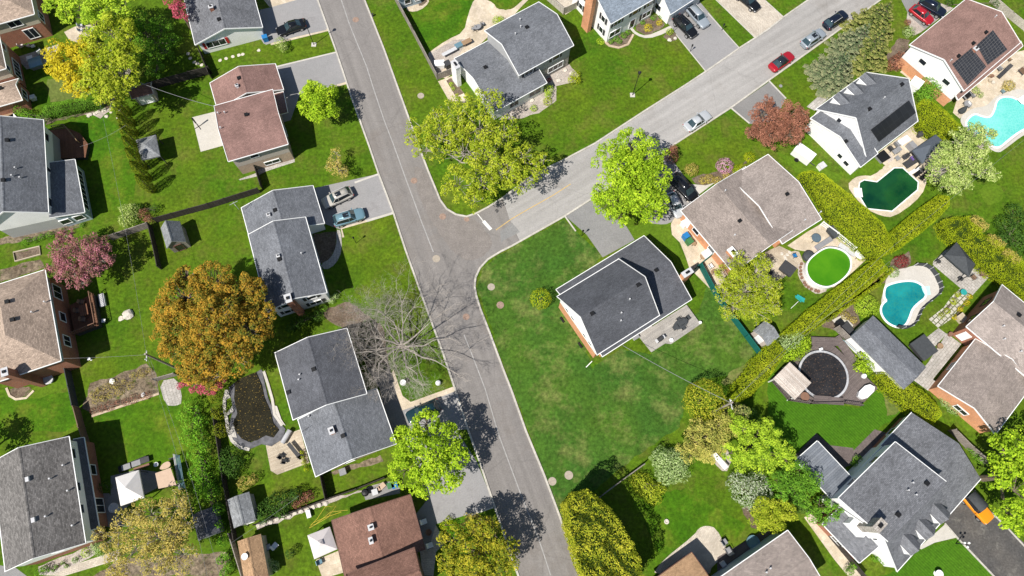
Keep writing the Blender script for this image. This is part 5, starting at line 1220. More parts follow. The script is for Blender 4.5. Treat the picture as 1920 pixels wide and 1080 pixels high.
# H11 top
h = house('white house with blue grey shingles and a brick side chimney at the top', (1180, 20))
s = Sec(h, (1145, 45), (1236, -8), (1090, -45), 5.0, hr=7.4, axis='AB', roof='roof_blue', over=.3, zones=((9, 'siding_white'),), wins=[W_('AC', .2, 4.0, .9, 1.2, 's'), W_('AC', .2, 1.5, .9, 1.2, 's'), W_('AC', .75, 4.0, .9, 1.2, 's'), W_('AC', .75, 1.5, .9, 1.2, 's'), W_('AB', .18, 4.0, 1.5, 1.2, 's'), W_('AB', .18, 1.5, 2.2, 1.3), W_('AB', .55, 4.0, 1.2, 1.2, 's'), W_('AB', .55, 1.2, 1.1, 2.1, 'dr'), W_('AB', .85, 4.0, 1.2, 1.2, 's'), W_('AB', .85, 1.5, 1.8, 1.3, 's')])
g = G(*S(2, 0, '570,120')[0], 3); MB().box((g.x, g.y, 0), .7, 1.6, 7.6, math.atan2(s.u.y, s.u.x)).build('chimney', 'brick_orange', h)
s = Sec(h, (1257, 27), (1322, -15), (1226, -25), 2.7, hr=4.6, axis='AB', roof='roof_blue', over=.25, zones=((9, 'siding_white'),), wins=[W_('AC', .5, 1.5), W_('AB', .5, 1.2, 3.6, 2.1, 'dw')])
# H12 top right
h = house('white gabled house with rose brown roof and two grey solar arrays', (1790, 90))
s = Sec(h, (1706, 84), (1812, -2), (1812, 166), 4.9, hr=6.8, axis='AB', roof='roof_rose', over=.3, zones=((1.9, 'brick_orange'), (9, 'siding_white')), wins=[W_('AC', .3, 3.8, 1.2, .9), W_('AC', .74, 3.8, 1.2, .9), W_('CD', .3, 3.6, 1.6, 1.2), W_('CD', .7, 1.4, 2.0, 2.0, 'd')])
panel_on(s, S(3, 0, '1378,482 1522,362 1632,502 1492,640'), 'solar_panel', 'solar'); panel_on(s, S(3, 0, '1562,340 1682,228 1790,375 1645,488'), 'solar_panel', 'solar')
for q in ('1425,425', '1535,330', '1630,248'): roof_vent(s, S(3, 0, q)[0])
roof_vent(s, S(3, 0, '1700,130')[0], 'pipe'); roof_vent(s, S(3, 0, '1365,460')[0], 'pipe')
chimney(s, S(3, 0, '1560,365')[0], .5, .6, .6, 'brick_red')
s = Sec(h, S(3, 0, '1425,748')[0], S(3, 0, '1910,345')[0], S(3, 0, '1400,715')[0], 2.8, hr=3.2, typ='shed', roof='roof_rose', zones=(), over=.1)
# H13 bottom-left
h = house('brick house with speckled grey roof and long white dormer wall in the bottom left', (90, 930))
s = Sec(h, (129, 819), (160, 1018), (-17, 846), 5.4, hr=7.6, axis='AB', roof='roof_mottle', over=.3, zones=((2.6, 'brick_red'), (9, 'siding_white')), wins=[W_('AB', .15, 4.5, 1.3, .8, ), W_('AB', .47, 4.5, 1.1, .7), W_('AB', .68, 4.5, 1.1, .7), W_('BD', .4, 4.4, 1.2, .5)])
for q in ('210,355', '255,660'): roof_vent(s, S(0, 3, q)[0], 'pale')
for q in ('385,350', '520,440', '355,632', '555,700', '485,250'): roof_vent(s, S(0, 3, q)[0], 'pipe')
s = Sec(h, S(0, 3, '628,42')[0], S(0, 3, '742,718')[0], S(0, 3, '570,55')[0], 2.8, hr=3.5, typ='shed', roof='roof_charcoal', zones=((9, 'brick_red'),), over=.3, wins=[W_('AB', .35, 1.4), W_('AB', .75, 1.3, 1.8, 1.9)])
s = Sec(h, S(0, 3, '20,620')[0], S(0, 3, '135,640')[0], S(0, 3, '40,560')[0], 4.6, hr=5.4, axis='AB', roof='roof_mottle', over=.15, zones=((9, 'siding_white'),), trim=None)
s = Sec(h, S(0, 3, '60,940')[0], S(0, 3, '190,910')[0], S(0, 3, '30,850')[0], 4.0, hr=5.2, axis='AB', roof='roof_mottle', over=.15, zones=((9, 'siding_white'),), trim=None)
# H14 bottom centre brown
h = house('house with warm brown shingles in two levels at the bottom edge beside the road', (715, 1010))
s = Sec(h, (622.5, 976), (769, 927.5), (649, 1080), 3.0, R=(694, 952.5), axis='AC', roof='roof_brown', trim='brown_trim', zones=((9, 'brick_tan'),), wins=[W_('BD', .3, 1.5), W_('BD', .7, 1.5), W_('AB', .3, 1.5)])
chimney(s, S(1, 3, '862,715')[0], .5, .6, .6, 'mid_grey'); chimney(s, S(1, 3, '862,815')[0], .7, .7, .4, 'white_trim')
s = Sec(h, (650, 1077), (777, 1027), (678, 1160), 4.9, hr=6.4, axis='AB', roof='roof_brown', trim='brown_trim', zones=((9, 'siding_brown'),), wins=[W_('BD', .5, 3.8)])
# H15, H16
h = house('orange brown roofed house peeking in at the bottom edge by the curved patio', (1290, 1090))
s = Sec(h, (1297, 1036), (1215, 1095), (1345, 1110), 3.0, R=(1325, 1065), axis='AB', roof='roof_orange', trim='brown_trim', zones=((9, 'brick_red'),), wins=[W_('AB', .4, 1.5)])
h = house('taupe roofed house with pale blue walls at the bottom edge', (1450, 1070))
s = Sec(h, (1477, 995), (1330, 1097), (1553, 1095), 4.6, R=(1518, 1040), axis='AB', roof='roof_taupe', zones=((9, 'siding_blue'),), over=.3, wins=[W_('AB', .25, 3.4), W_('AB', .6, 3.4), W_('AC', .3, 3)])
roof_vent(s, S(3, 3, '10,1020')[0], 'pipe'); roof_vent(s, S(2, 3, '1900,1050')[0], 'pipe')
# white neighbour at the very top, and corner bits
h = house('small white building behind the grey wooden fence at the top edge', (765, -20))
s = Sec(h, S(1, 0, '1060,-5')[0], S(1, 0, '1240,-60')[0], S(1, 0, '1030,-160')[0], 2.6, hr=3.6, roof='roof_blue', zones=((9, 'siding_blue'),), over=.2, wins=[W_('AB', .4, 1.3, 1, 1), W_('AB', .8, 1.3, .8, .9)])
# ---- sheds and outbuildings
shed('grey wooden shed with small skylight beside the dark fence', S(0, 1, '1205,630')[0], S(0, 1, '1250,785')[0], S(0, 1, '1350,585')[0], 2.2, 3.0, 'roof_shed', 'fence_wood', R=S(0, 1, '1280,718')[0], wins=[W_('BD', .5, 1.0, 1.0, 1.8, 'k')])
shed('silver grey metal roofed shed left of the rocky garden wall', S(1, 3, '-10,465')[0] if 0 else (467, 922), (480, 975), (425, 932), 2.1, 2.7, 'roof_shed', 'siding_grey', wins=[W_('BD', .5, 1, 1.1, 1.8, 'dw')])
shed('dark charcoal shed in tree shadow left of the vine covered fence', S(0, 3, '1600,560')[0], S(0, 3, '1650,750')[0], S(0, 3, '1440,630')[0], 2.1, 2.8, 'roof_charcoal', 'siding_grey')
s = shed('narrow shed with pale doors in the shade of the cedars', S(0, 0, '990,740')[0], S(0, 0, '1150,700')[0], S(0, 0, '1010,650')[0], 2.2, 2.8, 'roof_brown', 'siding_beige', trim='grey_trim', wins=[W_('AB', .5, 1.1, 2.0, 1.8, 'dw')])
shed('little tan and red shingled outbuilding at the bottom edge', (445, 1015), (489, 1001), (466, 1095), 2.4, 3.1, 'roof_orange', 'siding_beige', axis='AC')
shed('small grey shed with pinkish front beside the green fence', Z(1400, 600, 5.4, '65,105')[0], Z(1400, 600, 5.4, '185,5')[0], Z(1400, 600, 5.4, '205,275')[0], 2.1, 2.8, 'roof_shed', 'siding_pinkish', wins=[W_('AC', .5, 1, 1.0, 1.8, 'dw')])
shed('long low garage with streaky grey roof and white side between the two pools', (1595, 631), (1637, 591.5), (1712, 713), 2.6, 3.1, 'roof_slate', 'siding_white', axis='AC', trim=None, name='garage', cat='garage', wins=[W_('AC', .3, 1.4, 1.0, .8)])
# metal patio roof of the bottom right house
t = thing('patio_cover', 'dark ribbed metal patio roof attached to the grey house', 'canopy', G(*S(3, 3, '420,280')[0]))
s = Sec(t, S(3, 3, '208,212')[0], S(3, 3, '370,68')[0], S(3, 3, '470,490')[0], 2.5, hr=3.0, typ='shed', roof='roof_metal', zones=(), over=.1)
for x, y in ((.3, .3), (s.L-.3, .3), (.3, s.W-.3)): MB().box(s.pt(x, y, 0), .12, .12, 2.5).build('post', 'dark_grey', t)
# pergola with pale boards
t = thing('pergola', 'pergola of weathered pale boards on the dark pool deck', 'pergola', G(*S(3, 2, '180,690')[0]))
s = Sec(t, S(3, 2, '38,680')[0], S(3, 2, '200,838')[0], S(3, 2, '155,552')[0], 2.4, hr=2.55, typ='shed', roof='slats_pale', zones=(), over=.1, trim=None)
for x in (.2, s.L-.2):
    for y in (.2, s.W-.2): MB().box(s.pt(x, y, 0), .13, .13, 2.3).build('post', 'white_trim', t)
for k in range(5): MB().beam(s.pt(.1, s.W*k/4*.96+.1, 2.25), s.pt(s.L-.1, s.W*k/4*.96+.1, 2.25), .08, .15).build('beam', 'pale_wood', t)
# ---- decks
def deck(label, pts, h, mat, d=None, rail=None, skirt='dark_grey', name='deck'):
    w = [G(x, y, h) for x, y in pts]; c = centre(w); root = thing(name, label, 'deck', (c.x, c.y, 0)); dd = None
    if d: q = [G(*p, h) for p in d]; dd = (q[1]-q[0]).to_2d().normalized()
    MB().prism([(p.x, p.y) for p in w], h-.08, h, uvdir=dd).build('boards', mat, root)
    MB().prism([((p.x-c.x)*.97+c.x, (p.y-c.y)*.97+c.y) for p in w], 0, h-.08).build('skirt', skirt, root)
    if rail:
        a = [G(x, y, h) for x, y in rail[0]]; rm, rh = rail[1], .95
        for i in range(len(a)-1):
            b = MB()
            for zz in (rh, rh*.15): b.beam(a[i]+Vector((0, 0, zz)), a[i+1]+Vector((0, 0, zz)), .08, .06)
            n = max(2, int((a[i+1]-a[i]).length/.25))
            for k in range(n+1): b.beam(a[i].lerp(a[i+1], k/n), a[i].lerp(a[i+1], k/n)+Vector((0, 0, rh)), .04 if k not in (0, n) else .1)
            b.build('railing', rm, root)
    return root
deck('weathered grey deck behind the charcoal roofed house', S(2, 2, '935,345 1045,265 1050,290 1310,125 1415,270 1195,420 1150,415 1045,482'), .35, 'deck_grey', d=S(2, 2, '1050,290 1310,125'))
deck('dark brown deck wrapped round the covered round pool', Z(1400, 600, 5.4, '650,290 700,200 880,260 930,300 1330,690 1150,870 980,840 640,850 420,810 240,600 430,430'), .55, 'deck_dark', d=Z(1400, 600, 5.4, '960,820 1250,560'), rail=(Z(1400, 600, 5.4, '240,610 420,815 640,850 980,845 1150,870'), 'deck_dark'))
deck('reddish brown deck with railing behind the tan roofed brick house', S(0, 2, '520,130 700,40 740,280 560,350'), 1.1, 'deck_red', d=S(0, 2, '520,130 560,350'), rail=(S(0, 2, '690,40 735,275 560,345'), 'terracotta'))
deck('brown deck with steps behind the large grey house at the left edge', S(0, 0, '350,980 510,960 600,1000 660,1080')+S(0, 1, '640,100 420,110 380,10'), .8, 'deck_red', d=S(0, 0, '350,980 360,1080'), rail=(S(0, 0, '410,970 500,955 600,1075'), 'wood'))
# ================================================================ FENCES
P = lambda s: [tuple(float(v) for v in t.split(',')) for t in s.split()]
fence('long grey wooden fence beside the road at the top', S(1, 0, '1030,-20 1170,240 1360,600'), 1.7, 'fence_wood')
fence('short weathered fence joining the long fence to the house', S(1, 0, '1360,600 1465,560'), 1.5, 'fence_wood')
fence('pale picket fence between the two houses at the top', P('1018,-6 1056,27 1080,16'), 1.5, 'fence_pale')
fence('short dark fence beside the top left bungalow', P('377,98 398,148'), 1.7, 'fence_dark')
fence('black fence running to the pink roofed house', P('286,168 398,138'), 1.8, 'fence_dark')
fence('long black fence between the two left back gardens', P('295,417 395,390 488,361'), 1.5, 'fence_dark', t=.1)
fence('short black fence beside the long grey house', P('482,318 494,356'), 1.6, 'fence_dark')
fence('black fence beside the small grey shed', P('285,425 294,462 303,505'), 1.5, 'fence_dark', t=.1)
fence('grey lattice fence behind the pink blossom tree', P('213,450 284,426'), 1.6, 'fence_wood')
fence('dark green garden fence beside the brick house deck', S(0, 2, '530,610 590,890'), 1.6, 'dark_canvas')
fence('dark red fence below the overgrown bed', S(0, 2, '600,900 640,1050')+S(0, 3, '680,90'), 1.7, 'siding_brown')
fence('grey fence behind the paved corner with brick edge', S(0, 2, '1180,698 1335,655'), 1.5, 'fence_wood')
fence('low black fence along the rocky border', S(1, 3, '0,695 300,595 540,505 760,430 970,345'), 1.1, 'fence_dark')
fence('tall dark fence between the shrub and the clipped lawn', S(1, 3, '500,320 540,500'), 1.7, 'fence_dark')
fence('teal green fence running down from the charcoal house to the hedge', P('1310,500 1342,560')+S(2, 2, '1640,230 1850,510'), 1.6, 'green_fence', t=.12)
fence('short teal green gate panel beside the orange brick wall', S(2, 1, '1370,940 1480,852'), 1.3, 'green_fence', t=.1)
fence('weathered rail fence by the large dark cedar hedge', S(2, 3, '650,490 800,375 980,245'), 1.3, 'fence_wood', slab=False)
fence('brown wooden fence right of the large grey house', S(3, 3, '1350,-10 1480,120 1615,235'), 1.7, 'fence_wood')
fence('white fence at the top right corner', S(3, 0, '1660,15 1790,130 1920,235'), 1.4, 'fence_pale')
fence('dark wooden fence above the pool deck', Z(1400, 600, 5.4, '880,90 1120,330'), 1.7, 'fence_wood')
fence('white rail fence panels beside the green oval pool', Z(1380, 420, 5.4, '850,10 1000,120 1180,270'), 1.2, 'white_trim', slab=False)
fence('low pale fence beside the pool with the black umbrella', Z(1640, 180, 7.71, '600,415 870,545'), 1.0, 'white_trim', slab=False)
fence('low dark rail fence beside the brick path in the bottom right', S(3, 3, '400,720 700,1080'), 1.4, 'fence_dark')
fence('dark fence between the vines and the tarpaulin pool', P('405,770 425,900 445,1010'), 1.5, 'fence_dark')
fence('brown wooden fence beside the little orange shed', P('436,1000 462,1085'), 1.5, 'fence_wood')
# ================================================================ TREES AND PLANTS
tree('round bright green maple beside the pink roofed house', [(596, 190, 42), (583, 200, 28), (610, 175, 28), (612, 205, 26), (590, 168, 24)], 4.6, 'leaf_maple', leaf=.25, clump=.24, cover=1.25)
tree('largest bright green maple, beside the driveway with the black minivan', [(1180, 335, 60), (1190, 345, 44), (1170, 320, 40), (1150, 300, 42), (1215, 295, 42), (1205, 375, 45), (1150, 370, 45), (1185, 270, 34), (1228, 335, 34), (1158, 405, 24), (1235, 380, 24), (1225, 400, 20)], 7.0, 'leaf_maple', leaf=.27, clump=.2, cover=1.25, fill=.65)
tree('bright green maple hanging over the driveway beside the road', [(797, 850, 60), (765, 830, 38), (830, 825, 40), (760, 880, 36), (830, 885, 44), (795, 900, 36), (800, 795, 32), (855, 860, 28)], 6.2, 'leaf_maple', leaf=.28, clump=.2, cover=1.2, fill=.62)
tree('bright green maple cut off by the right edge near the orange jeep', [(1890, 845, 42), (1910, 920, 52), (1880, 890, 36), (1890, 960, 34), (1925, 830, 45), (1910, 980, 30)], 6.0, 'leaf_maple', leaf=.33, clump=.24, cover=1.0)
tree('wide yellow green tree on the street corner, its pale limbs showing', [(900, 235, 50), (855, 225, 44), (830, 255, 40), (870, 285, 50), (925, 290, 52), (900, 340, 48), (950, 320, 44), (975, 335, 40), (860, 345, 42), (1005, 320, 26), (790, 240, 32), (800, 280, 28), (945, 250, 36), (915, 195, 36), (890, 375, 26), (985, 290, 28), (1020, 300, 18), (775, 262, 20), (820, 220, 24), (865, 190, 22)], 6.5, 'leaf_yellow', leaf=.25, clump=.17, cover=.85, bark='bark_pale', fill=.4, dens=.72, twig=120, base=(940, 335), tr=.25)
tree('yellow crowned tree in the upper left by the beige house', [(125, 115, 40), (105, 98, 26), (150, 135, 38), (128, 145, 30), (165, 110, 34), (150, 165, 26), (145, 90, 28)], 8.0, 'leaf_gold', leaf=.27, clump=.24, cover=1.1, fill=.5)
tree('tall fresh green tree in the upper left between the gardens', [(190, 120, 46), (215, 95, 48), (200, 160, 44), (232, 140, 38), (215, 60, 42), (172, 168, 34), (242, 105, 32), (185, 80, 36), (240, 70, 26), (205, 185, 24), (225, 165, 26)], 8.5, 'leaf_yellow', leaf=.28, clump=.24, cover=1.1, fill=.5, bark='bark_pale', twig=20)
tree('lime green tree cut off by the top edge at the left', [(150, 10, 42), (108, 6, 30), (190, 20, 42), (225, 8, 38), (175, 45, 24), (210, 40, 28), (125, 25, 22)], 8.0, 'leaf_lime', leaf=.28, clump=.24, cover=1.15)
tree('dull plum red tree at the top edge touching the grey bungalow roof', [(325, 5, 24), (338, 20, 18), (345, 32, 11)], 5.0, 'leaf_crimson', leaf=.24, clump=.3, cover=1.0, low=-.1)
tree('pink blossoming crab apple tree by the grey lattice fence', [(150, 480, 44), (120, 470, 30), (175, 470, 36), (135, 505, 36), (170, 505, 32), (110, 500, 24), (195, 485, 24), (125, 445, 20), (155, 530, 16)], 4.6, 'leaf_pink', leaf=.21, clump=.2, cover=1.0, bark='bark_pale', fill=.45, twig=20)
tree('huge orange brown leafed tree between the left back gardens', [(395, 600, 80), (405, 598, 52, 2.4), (390, 615, 40, 2.2), (345, 560, 52), (400, 530, 46), (450, 560, 52), (340, 620, 56), (390, 670, 56), (460, 620, 52), (440, 670, 42), (320, 585, 36), (490, 590, 30), (360, 690, 32), (475, 545, 28), (350, 520, 24), (330, 650, 34), (400, 705, 28)], 8.0, 'leaf_orange', leaf=.21, clump=.14, cover=1.15, fill=.62, dens=1.3, twig=60)
tree('small crimson leafed tree peeking out under the orange brown tree', [(345, 718, 16), (365, 722, 18), (395, 722, 20), (410, 718, 14), (380, 728, 12)], 2.6, 'leaf_crimson', leaf=.2, clump=.32)
tree('thin gold leafed young tree on the front lawn beside the road', [(626, 300, 17), (634, 318, 20), (618, 312, 13), (630, 285, 12), (645, 325, 12)], 2.6, 'leaf_ochre', leaf=.16, clump=.3, cover=.5, twig=30, fill=.3, dens=.8, bark='bark_pale')
bare_tree('large leafless pale barked tree on the verge beside the road', (760, 655), 11.5, 1.15, seed=4, lean=(-.6, -.4), r0=.25, depth=7, nmain=11)
bare_tree('smaller leafless tree close to the dark grey roofed house', (712, 668), 7.5, 1.2, seed=11, lean=(-.8, .6), r0=.14, depth=6, nmain=8)
tree('ochre budding tree with pale twigs in the bottom left corner', [(280, 965, 44), (240, 985, 40), (330, 950, 34), (300, 1010, 44), (250, 1030, 44), (220, 1060, 36), (330, 1000, 32), (295, 1050, 40), (210, 1010, 26), (340, 1040, 36), (185, 1000, 16), (345, 980, 26)], 6.2, 'leaf_ochre', leaf=.19, clump=.22, cover=.55, bark='bark_pale', fill=.35, dens=1.0, twig=260, base=(330, 1000), tr=.22)
tree('golden green tree at the bottom edge beside the road', [(880, 1040, 50), (850, 1015, 32), (920, 1000, 36), (950, 1040, 34), (900, 1070, 40), (850, 1060, 34), (895, 990, 24), (930, 1070, 34)], 6.0, 'leaf_gold', leaf=.23, clump=.2, cover=1.05, fill=.5, dens=1.0, twig=60).children[0].data.materials[0] = MAT['leaf_olive']
tree('smaller dark golden tree just above the one at the bottom edge', [(885, 985, 24), (905, 975, 20), (920, 990, 18)], 4.0, 'leaf_ochre', leaf=.2, clump=.26, cover=.7, twig=15)
tree('wispy yellow green tree beside the teal fence', [(1400, 545, 46), (1370, 520, 34), (1420, 510, 36), (1440, 545, 36), (1380, 575, 36), (1415, 580, 36), (1385, 490, 22), (1450, 575, 22), (1360, 550, 24), (1430, 490, 18)], 4.8, 'leaf_yellow', leaf=.16, clump=.17, cover=.7, bark='bark_pale', fill=.3, dens=.95, twig=260)
tree('purple brown leafed tree left of the white dormered house', [(1455, 230, 34), (1432, 215, 28), (1480, 215, 30), (1495, 235, 26), (1450, 255, 30), (1480, 250, 28), (1430, 245, 26), (1410, 250, 16), (1505, 215, 14), (1440, 190, 14)], 5.0, 'leaf_plum', leaf=.18, clump=.2, cover=1.0, twig=60, fill=.45, dens=1.1)
tree('pale green tree with small leaves between the two pools at the right', [(1790, 305, 40), (1765, 320, 32), (1820, 300, 34), (1800, 340, 30), (1770, 290, 28), (1800, 265, 30), (1825, 250, 26), (1840, 275, 22), (1845, 320, 24), (1860, 330, 16), (1855, 250, 14), (1780, 345, 24)], 6.0, 'leaf_pale', leaf=.22, clump=.22, cover=.95, bark='bark_pale', fill=.45, twig=30)
bush('grey green shrub mass cut off by the right edge', [(1900, 440, 22), (1885, 420, 18), (1910, 460, 20), (1880, 450, 14), (1915, 415, 18), (1900, 395, 14)], 2.6, 'leaf_dark', leaf=.2, name='bush', cat='bush')
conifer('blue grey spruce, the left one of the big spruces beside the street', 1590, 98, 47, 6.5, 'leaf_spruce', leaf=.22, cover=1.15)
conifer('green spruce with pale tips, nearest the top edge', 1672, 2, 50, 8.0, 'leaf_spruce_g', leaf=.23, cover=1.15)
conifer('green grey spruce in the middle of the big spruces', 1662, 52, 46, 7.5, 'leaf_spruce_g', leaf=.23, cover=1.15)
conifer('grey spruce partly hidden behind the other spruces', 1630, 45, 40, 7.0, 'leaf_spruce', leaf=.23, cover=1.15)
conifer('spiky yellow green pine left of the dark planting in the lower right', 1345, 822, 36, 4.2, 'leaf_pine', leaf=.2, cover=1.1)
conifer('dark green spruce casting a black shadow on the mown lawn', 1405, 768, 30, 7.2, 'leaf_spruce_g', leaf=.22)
# columnar cedars
for i, (x, y, hh) in enumerate([(243, 214, 4.8), (250, 234, 5.4), (256, 253, 5.6), (262, 274, 5.8), (267, 294, 5.8), (273, 315, 5.8), (280, 337, 5.6), (288, 359, 5.2)]):
    columnar('slender columnar cedar in the tight row beside the grey gazebo', x, y, .85, hh, group='columnar cedars in a row')
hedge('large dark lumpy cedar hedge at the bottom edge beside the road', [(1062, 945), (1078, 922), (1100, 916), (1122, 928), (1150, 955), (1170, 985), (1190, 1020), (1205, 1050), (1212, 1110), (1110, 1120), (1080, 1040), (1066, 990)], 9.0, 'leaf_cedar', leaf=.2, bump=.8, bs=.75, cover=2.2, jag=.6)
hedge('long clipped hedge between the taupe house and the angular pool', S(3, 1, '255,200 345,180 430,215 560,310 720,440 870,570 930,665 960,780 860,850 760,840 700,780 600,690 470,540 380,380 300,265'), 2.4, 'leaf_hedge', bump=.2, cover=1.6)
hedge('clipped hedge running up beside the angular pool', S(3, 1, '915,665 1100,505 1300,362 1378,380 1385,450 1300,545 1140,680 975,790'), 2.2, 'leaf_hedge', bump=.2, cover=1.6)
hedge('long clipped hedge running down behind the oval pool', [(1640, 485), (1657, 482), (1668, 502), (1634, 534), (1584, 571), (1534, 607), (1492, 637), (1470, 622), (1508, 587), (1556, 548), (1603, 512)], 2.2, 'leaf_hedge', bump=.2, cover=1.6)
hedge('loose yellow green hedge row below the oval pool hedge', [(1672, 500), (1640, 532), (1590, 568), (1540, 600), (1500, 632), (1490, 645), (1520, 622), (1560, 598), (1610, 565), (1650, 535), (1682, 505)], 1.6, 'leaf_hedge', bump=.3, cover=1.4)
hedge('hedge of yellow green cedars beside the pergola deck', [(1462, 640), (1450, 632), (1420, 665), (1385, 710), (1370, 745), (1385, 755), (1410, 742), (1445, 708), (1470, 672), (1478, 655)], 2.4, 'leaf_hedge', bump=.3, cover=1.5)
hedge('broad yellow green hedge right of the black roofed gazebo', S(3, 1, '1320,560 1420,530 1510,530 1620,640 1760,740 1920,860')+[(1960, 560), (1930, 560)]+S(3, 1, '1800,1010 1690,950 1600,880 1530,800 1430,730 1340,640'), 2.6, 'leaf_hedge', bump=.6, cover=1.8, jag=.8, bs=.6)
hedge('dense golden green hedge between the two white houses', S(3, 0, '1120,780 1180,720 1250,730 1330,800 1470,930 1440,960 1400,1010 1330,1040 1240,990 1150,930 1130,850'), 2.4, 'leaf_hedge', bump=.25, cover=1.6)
bush('leafy green shrub growing against the orange brick wall of the white house', S(3, 0, '1200,640')[:1] and [(1740, 160, 15), (1728, 172, 13), (1748, 172, 14), (1738, 185, 14), (1755, 162, 9)], 3.0, 'leaf_green', leaf=.2)
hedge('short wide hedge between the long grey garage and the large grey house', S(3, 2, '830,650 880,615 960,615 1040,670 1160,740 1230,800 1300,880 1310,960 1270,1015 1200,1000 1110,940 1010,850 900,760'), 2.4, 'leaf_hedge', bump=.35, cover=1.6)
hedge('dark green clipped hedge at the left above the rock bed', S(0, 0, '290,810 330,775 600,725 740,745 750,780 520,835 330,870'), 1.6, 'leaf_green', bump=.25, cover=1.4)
bush('bright green climbing vines, upper mass beside the domed bushes', [(362, 762, 17), (348, 778, 14), (360, 798, 17), (376, 790, 13), (356, 820, 17), (375, 818, 15), (385, 838, 12)], 2.6, 'leaf_vine', leaf=.18, name='vine', cat='vine')
bush('bright green climbing vines, lower mass above the dark shed', [(368, 850, 17), (380, 868, 17), (370, 885, 16), (386, 902, 18), (398, 925, 16), (378, 915, 14), (410, 955, 12), (412, 985, 10), (418, 1015, 9)], 2.4, 'leaf_vine', leaf=.18, name='vine', cat='vine')
bush('narrow strip of vines beside the little orange shed', [(425, 1040, 10), (430, 1062, 10), (422, 1075, 10), (415, 1050, 8)], 2.0, 'leaf_green', leaf=.2, name='vine', cat='vine')
for i, (x, y) in enumerate([(404, 742), (411, 773), (415, 806)]):
    bush(['domed yellow green bush half under the crimson tree', 'domed yellow green bush, middle one beside the tarpaulin pool', 'domed yellow green bush, lowest one beside the tarpaulin pool'][i], [(x, y, 15)], 2.3, 'leaf_cedar_d', leaf=.13, bump=.03, name='bush', cat='bush', group='domed bushes by the covered pool')
bush('egg shaped lime green bush at the corner of the charcoal house', [(1014, 560, 20)], 3.0, 'leaf_hedge', leaf=.15, bump=.04, name='bush', cat='bush')
bush('big round clipped cedar casting a round shadow on the lawn', [(1321, 750, 38)], 6.2, 'leaf_cedar', leaf=.18, bump=.06, name='bush', cat='bush')
bush('smooth round lime bush above the long grey garage', [(1625, 574, 23)], 2.0, 'leaf_hedge', leaf=.14, bump=.03, name='bush', cat='bush').children[0].data.materials[0] = MAT['leaf_lime']
bush('small dark red ball shrub beside the teal pool', [(1690, 490, 13)], 1.4, 'leaf_red', leaf=.13, name='bush', cat='bush')
bush('silvery green low shrub beside the dark red one', [(1674, 509, 12)], .9, 'leaf_sage', leaf=.13)
bush('round pink flowering shrub on the lawn by the taupe house', [(1359, 311, 16)], 1.5, 'leaf_blossom', leaf=.16, bump=.1)
bush('brown leafed round shrub beside the black minivan', [(1297, 318, 13)], 1.2, 'leaf_plum', leaf=.12).children[0].data.materials[0] = MAT['leaf_ochre']
bush('dark red leafed little tree at the end of the minivan driveway', [(1257, 293, 14), (1262, 282, 9)], 2.2, 'leaf_plum', leaf=.14)
bush('lime green low shrub next to the pink flowers', [(1405, 295, 11), (1382, 318, 9), (1392, 314, 8)], 1.0, 'leaf_hedge', leaf=.13)
bush('flat brown green shrubs along the front of the taupe house', [(1330, 335, 10), (1345, 338, 9), (1318, 338, 8), (1362, 330, 8)], .8, 'leaf_ochre', leaf=.13)
bush('pale green bush next to the pool deck and the hedge', [(1482, 640, 19), (1492, 632, 14), (1470, 648, 13)], 2.2, 'leaf_sage', leaf=.17, name='bush', cat='bush')
bush('bright green bush overhanging the round covered pool', [(1490, 660, 17), (1505, 652, 13), (1480, 665, 14), (1508, 640, 11)], 2.4, 'leaf_maple', leaf=.19, name='bush', cat='bush')
bush('bright green bush between the deck and the long grey garage', [(1617, 675, 13), (1625, 688, 13), (1612, 688, 11), (1618, 665, 9)], 2.2, 'leaf_maple', leaf=.18, name='bush', cat='bush')
# lower right planting
bush('whitish green rounded bush on the big lawn edge', [(1255, 872, 30), (1240, 858, 20), (1270, 862, 22), (1272, 885, 20), (1248, 892, 18)], 3.0, 'leaf_whitish', leaf=.19, name='bush', cat='bush').children[0].data.materials[0] = MAT['leaf_sage']
bush('yellow green loose shrub beside the rail fence', [(1205, 905, 20), (1220, 922, 20), (1228, 935, 13), (1195, 900, 14), (1238, 915, 12)], 1.8, 'leaf_yellow', leaf=.17)
bush('white flowering bush in the middle of the planting', [(1400, 920, 28), (1420, 905, 20), (1383, 905, 20), (1412, 938, 20), (1430, 922, 17)], 2.6, 'leaf_whitish', leaf=.18, name='bush', cat='bush')
tree('feathery green pine behind the little sitting area', [(1345, 815, 30), (1325, 840, 30), (1305, 825, 28), (1295, 852, 20), (1350, 795, 26), (1285, 838, 20), (1310, 800, 24), (1375, 800, 24)], 3.8, 'leaf_pine', leaf=.18, clump=.28, cover=.8)
tree('yellow green tree right of the little sitting area', [(1395, 805, 30), (1420, 818, 32), (1400, 840, 32), (1440, 835, 34), (1430, 860, 30), (1465, 850, 26), (1390, 865, 26), (1440, 808, 26), (1475, 862, 22), (1370, 850, 20)], 5.4, 'leaf_lime', leaf=.19, clump=.26, cover=.85, fill=.4)
tree('dark green tree left of the metal patio roof', [(1480, 895, 28), (1500, 885, 26), (1510, 910, 26), (1485, 915, 24), (1525, 900, 22), (1455, 900, 22), (1465, 925, 18), (1500, 935, 20)], 4.0, 'leaf_green', leaf=.2, clump=.28, cover=.85, fill=.4)
tree('green tree reaching over the lower roof of the large grey house', [(1540, 950, 22), (1525, 965, 18), (1560, 965, 16), (1540, 975, 14), (1570, 955, 12), (1510, 940, 14)], 4.0, 'leaf_green', leaf=.2, clump=.3, cover=.85)
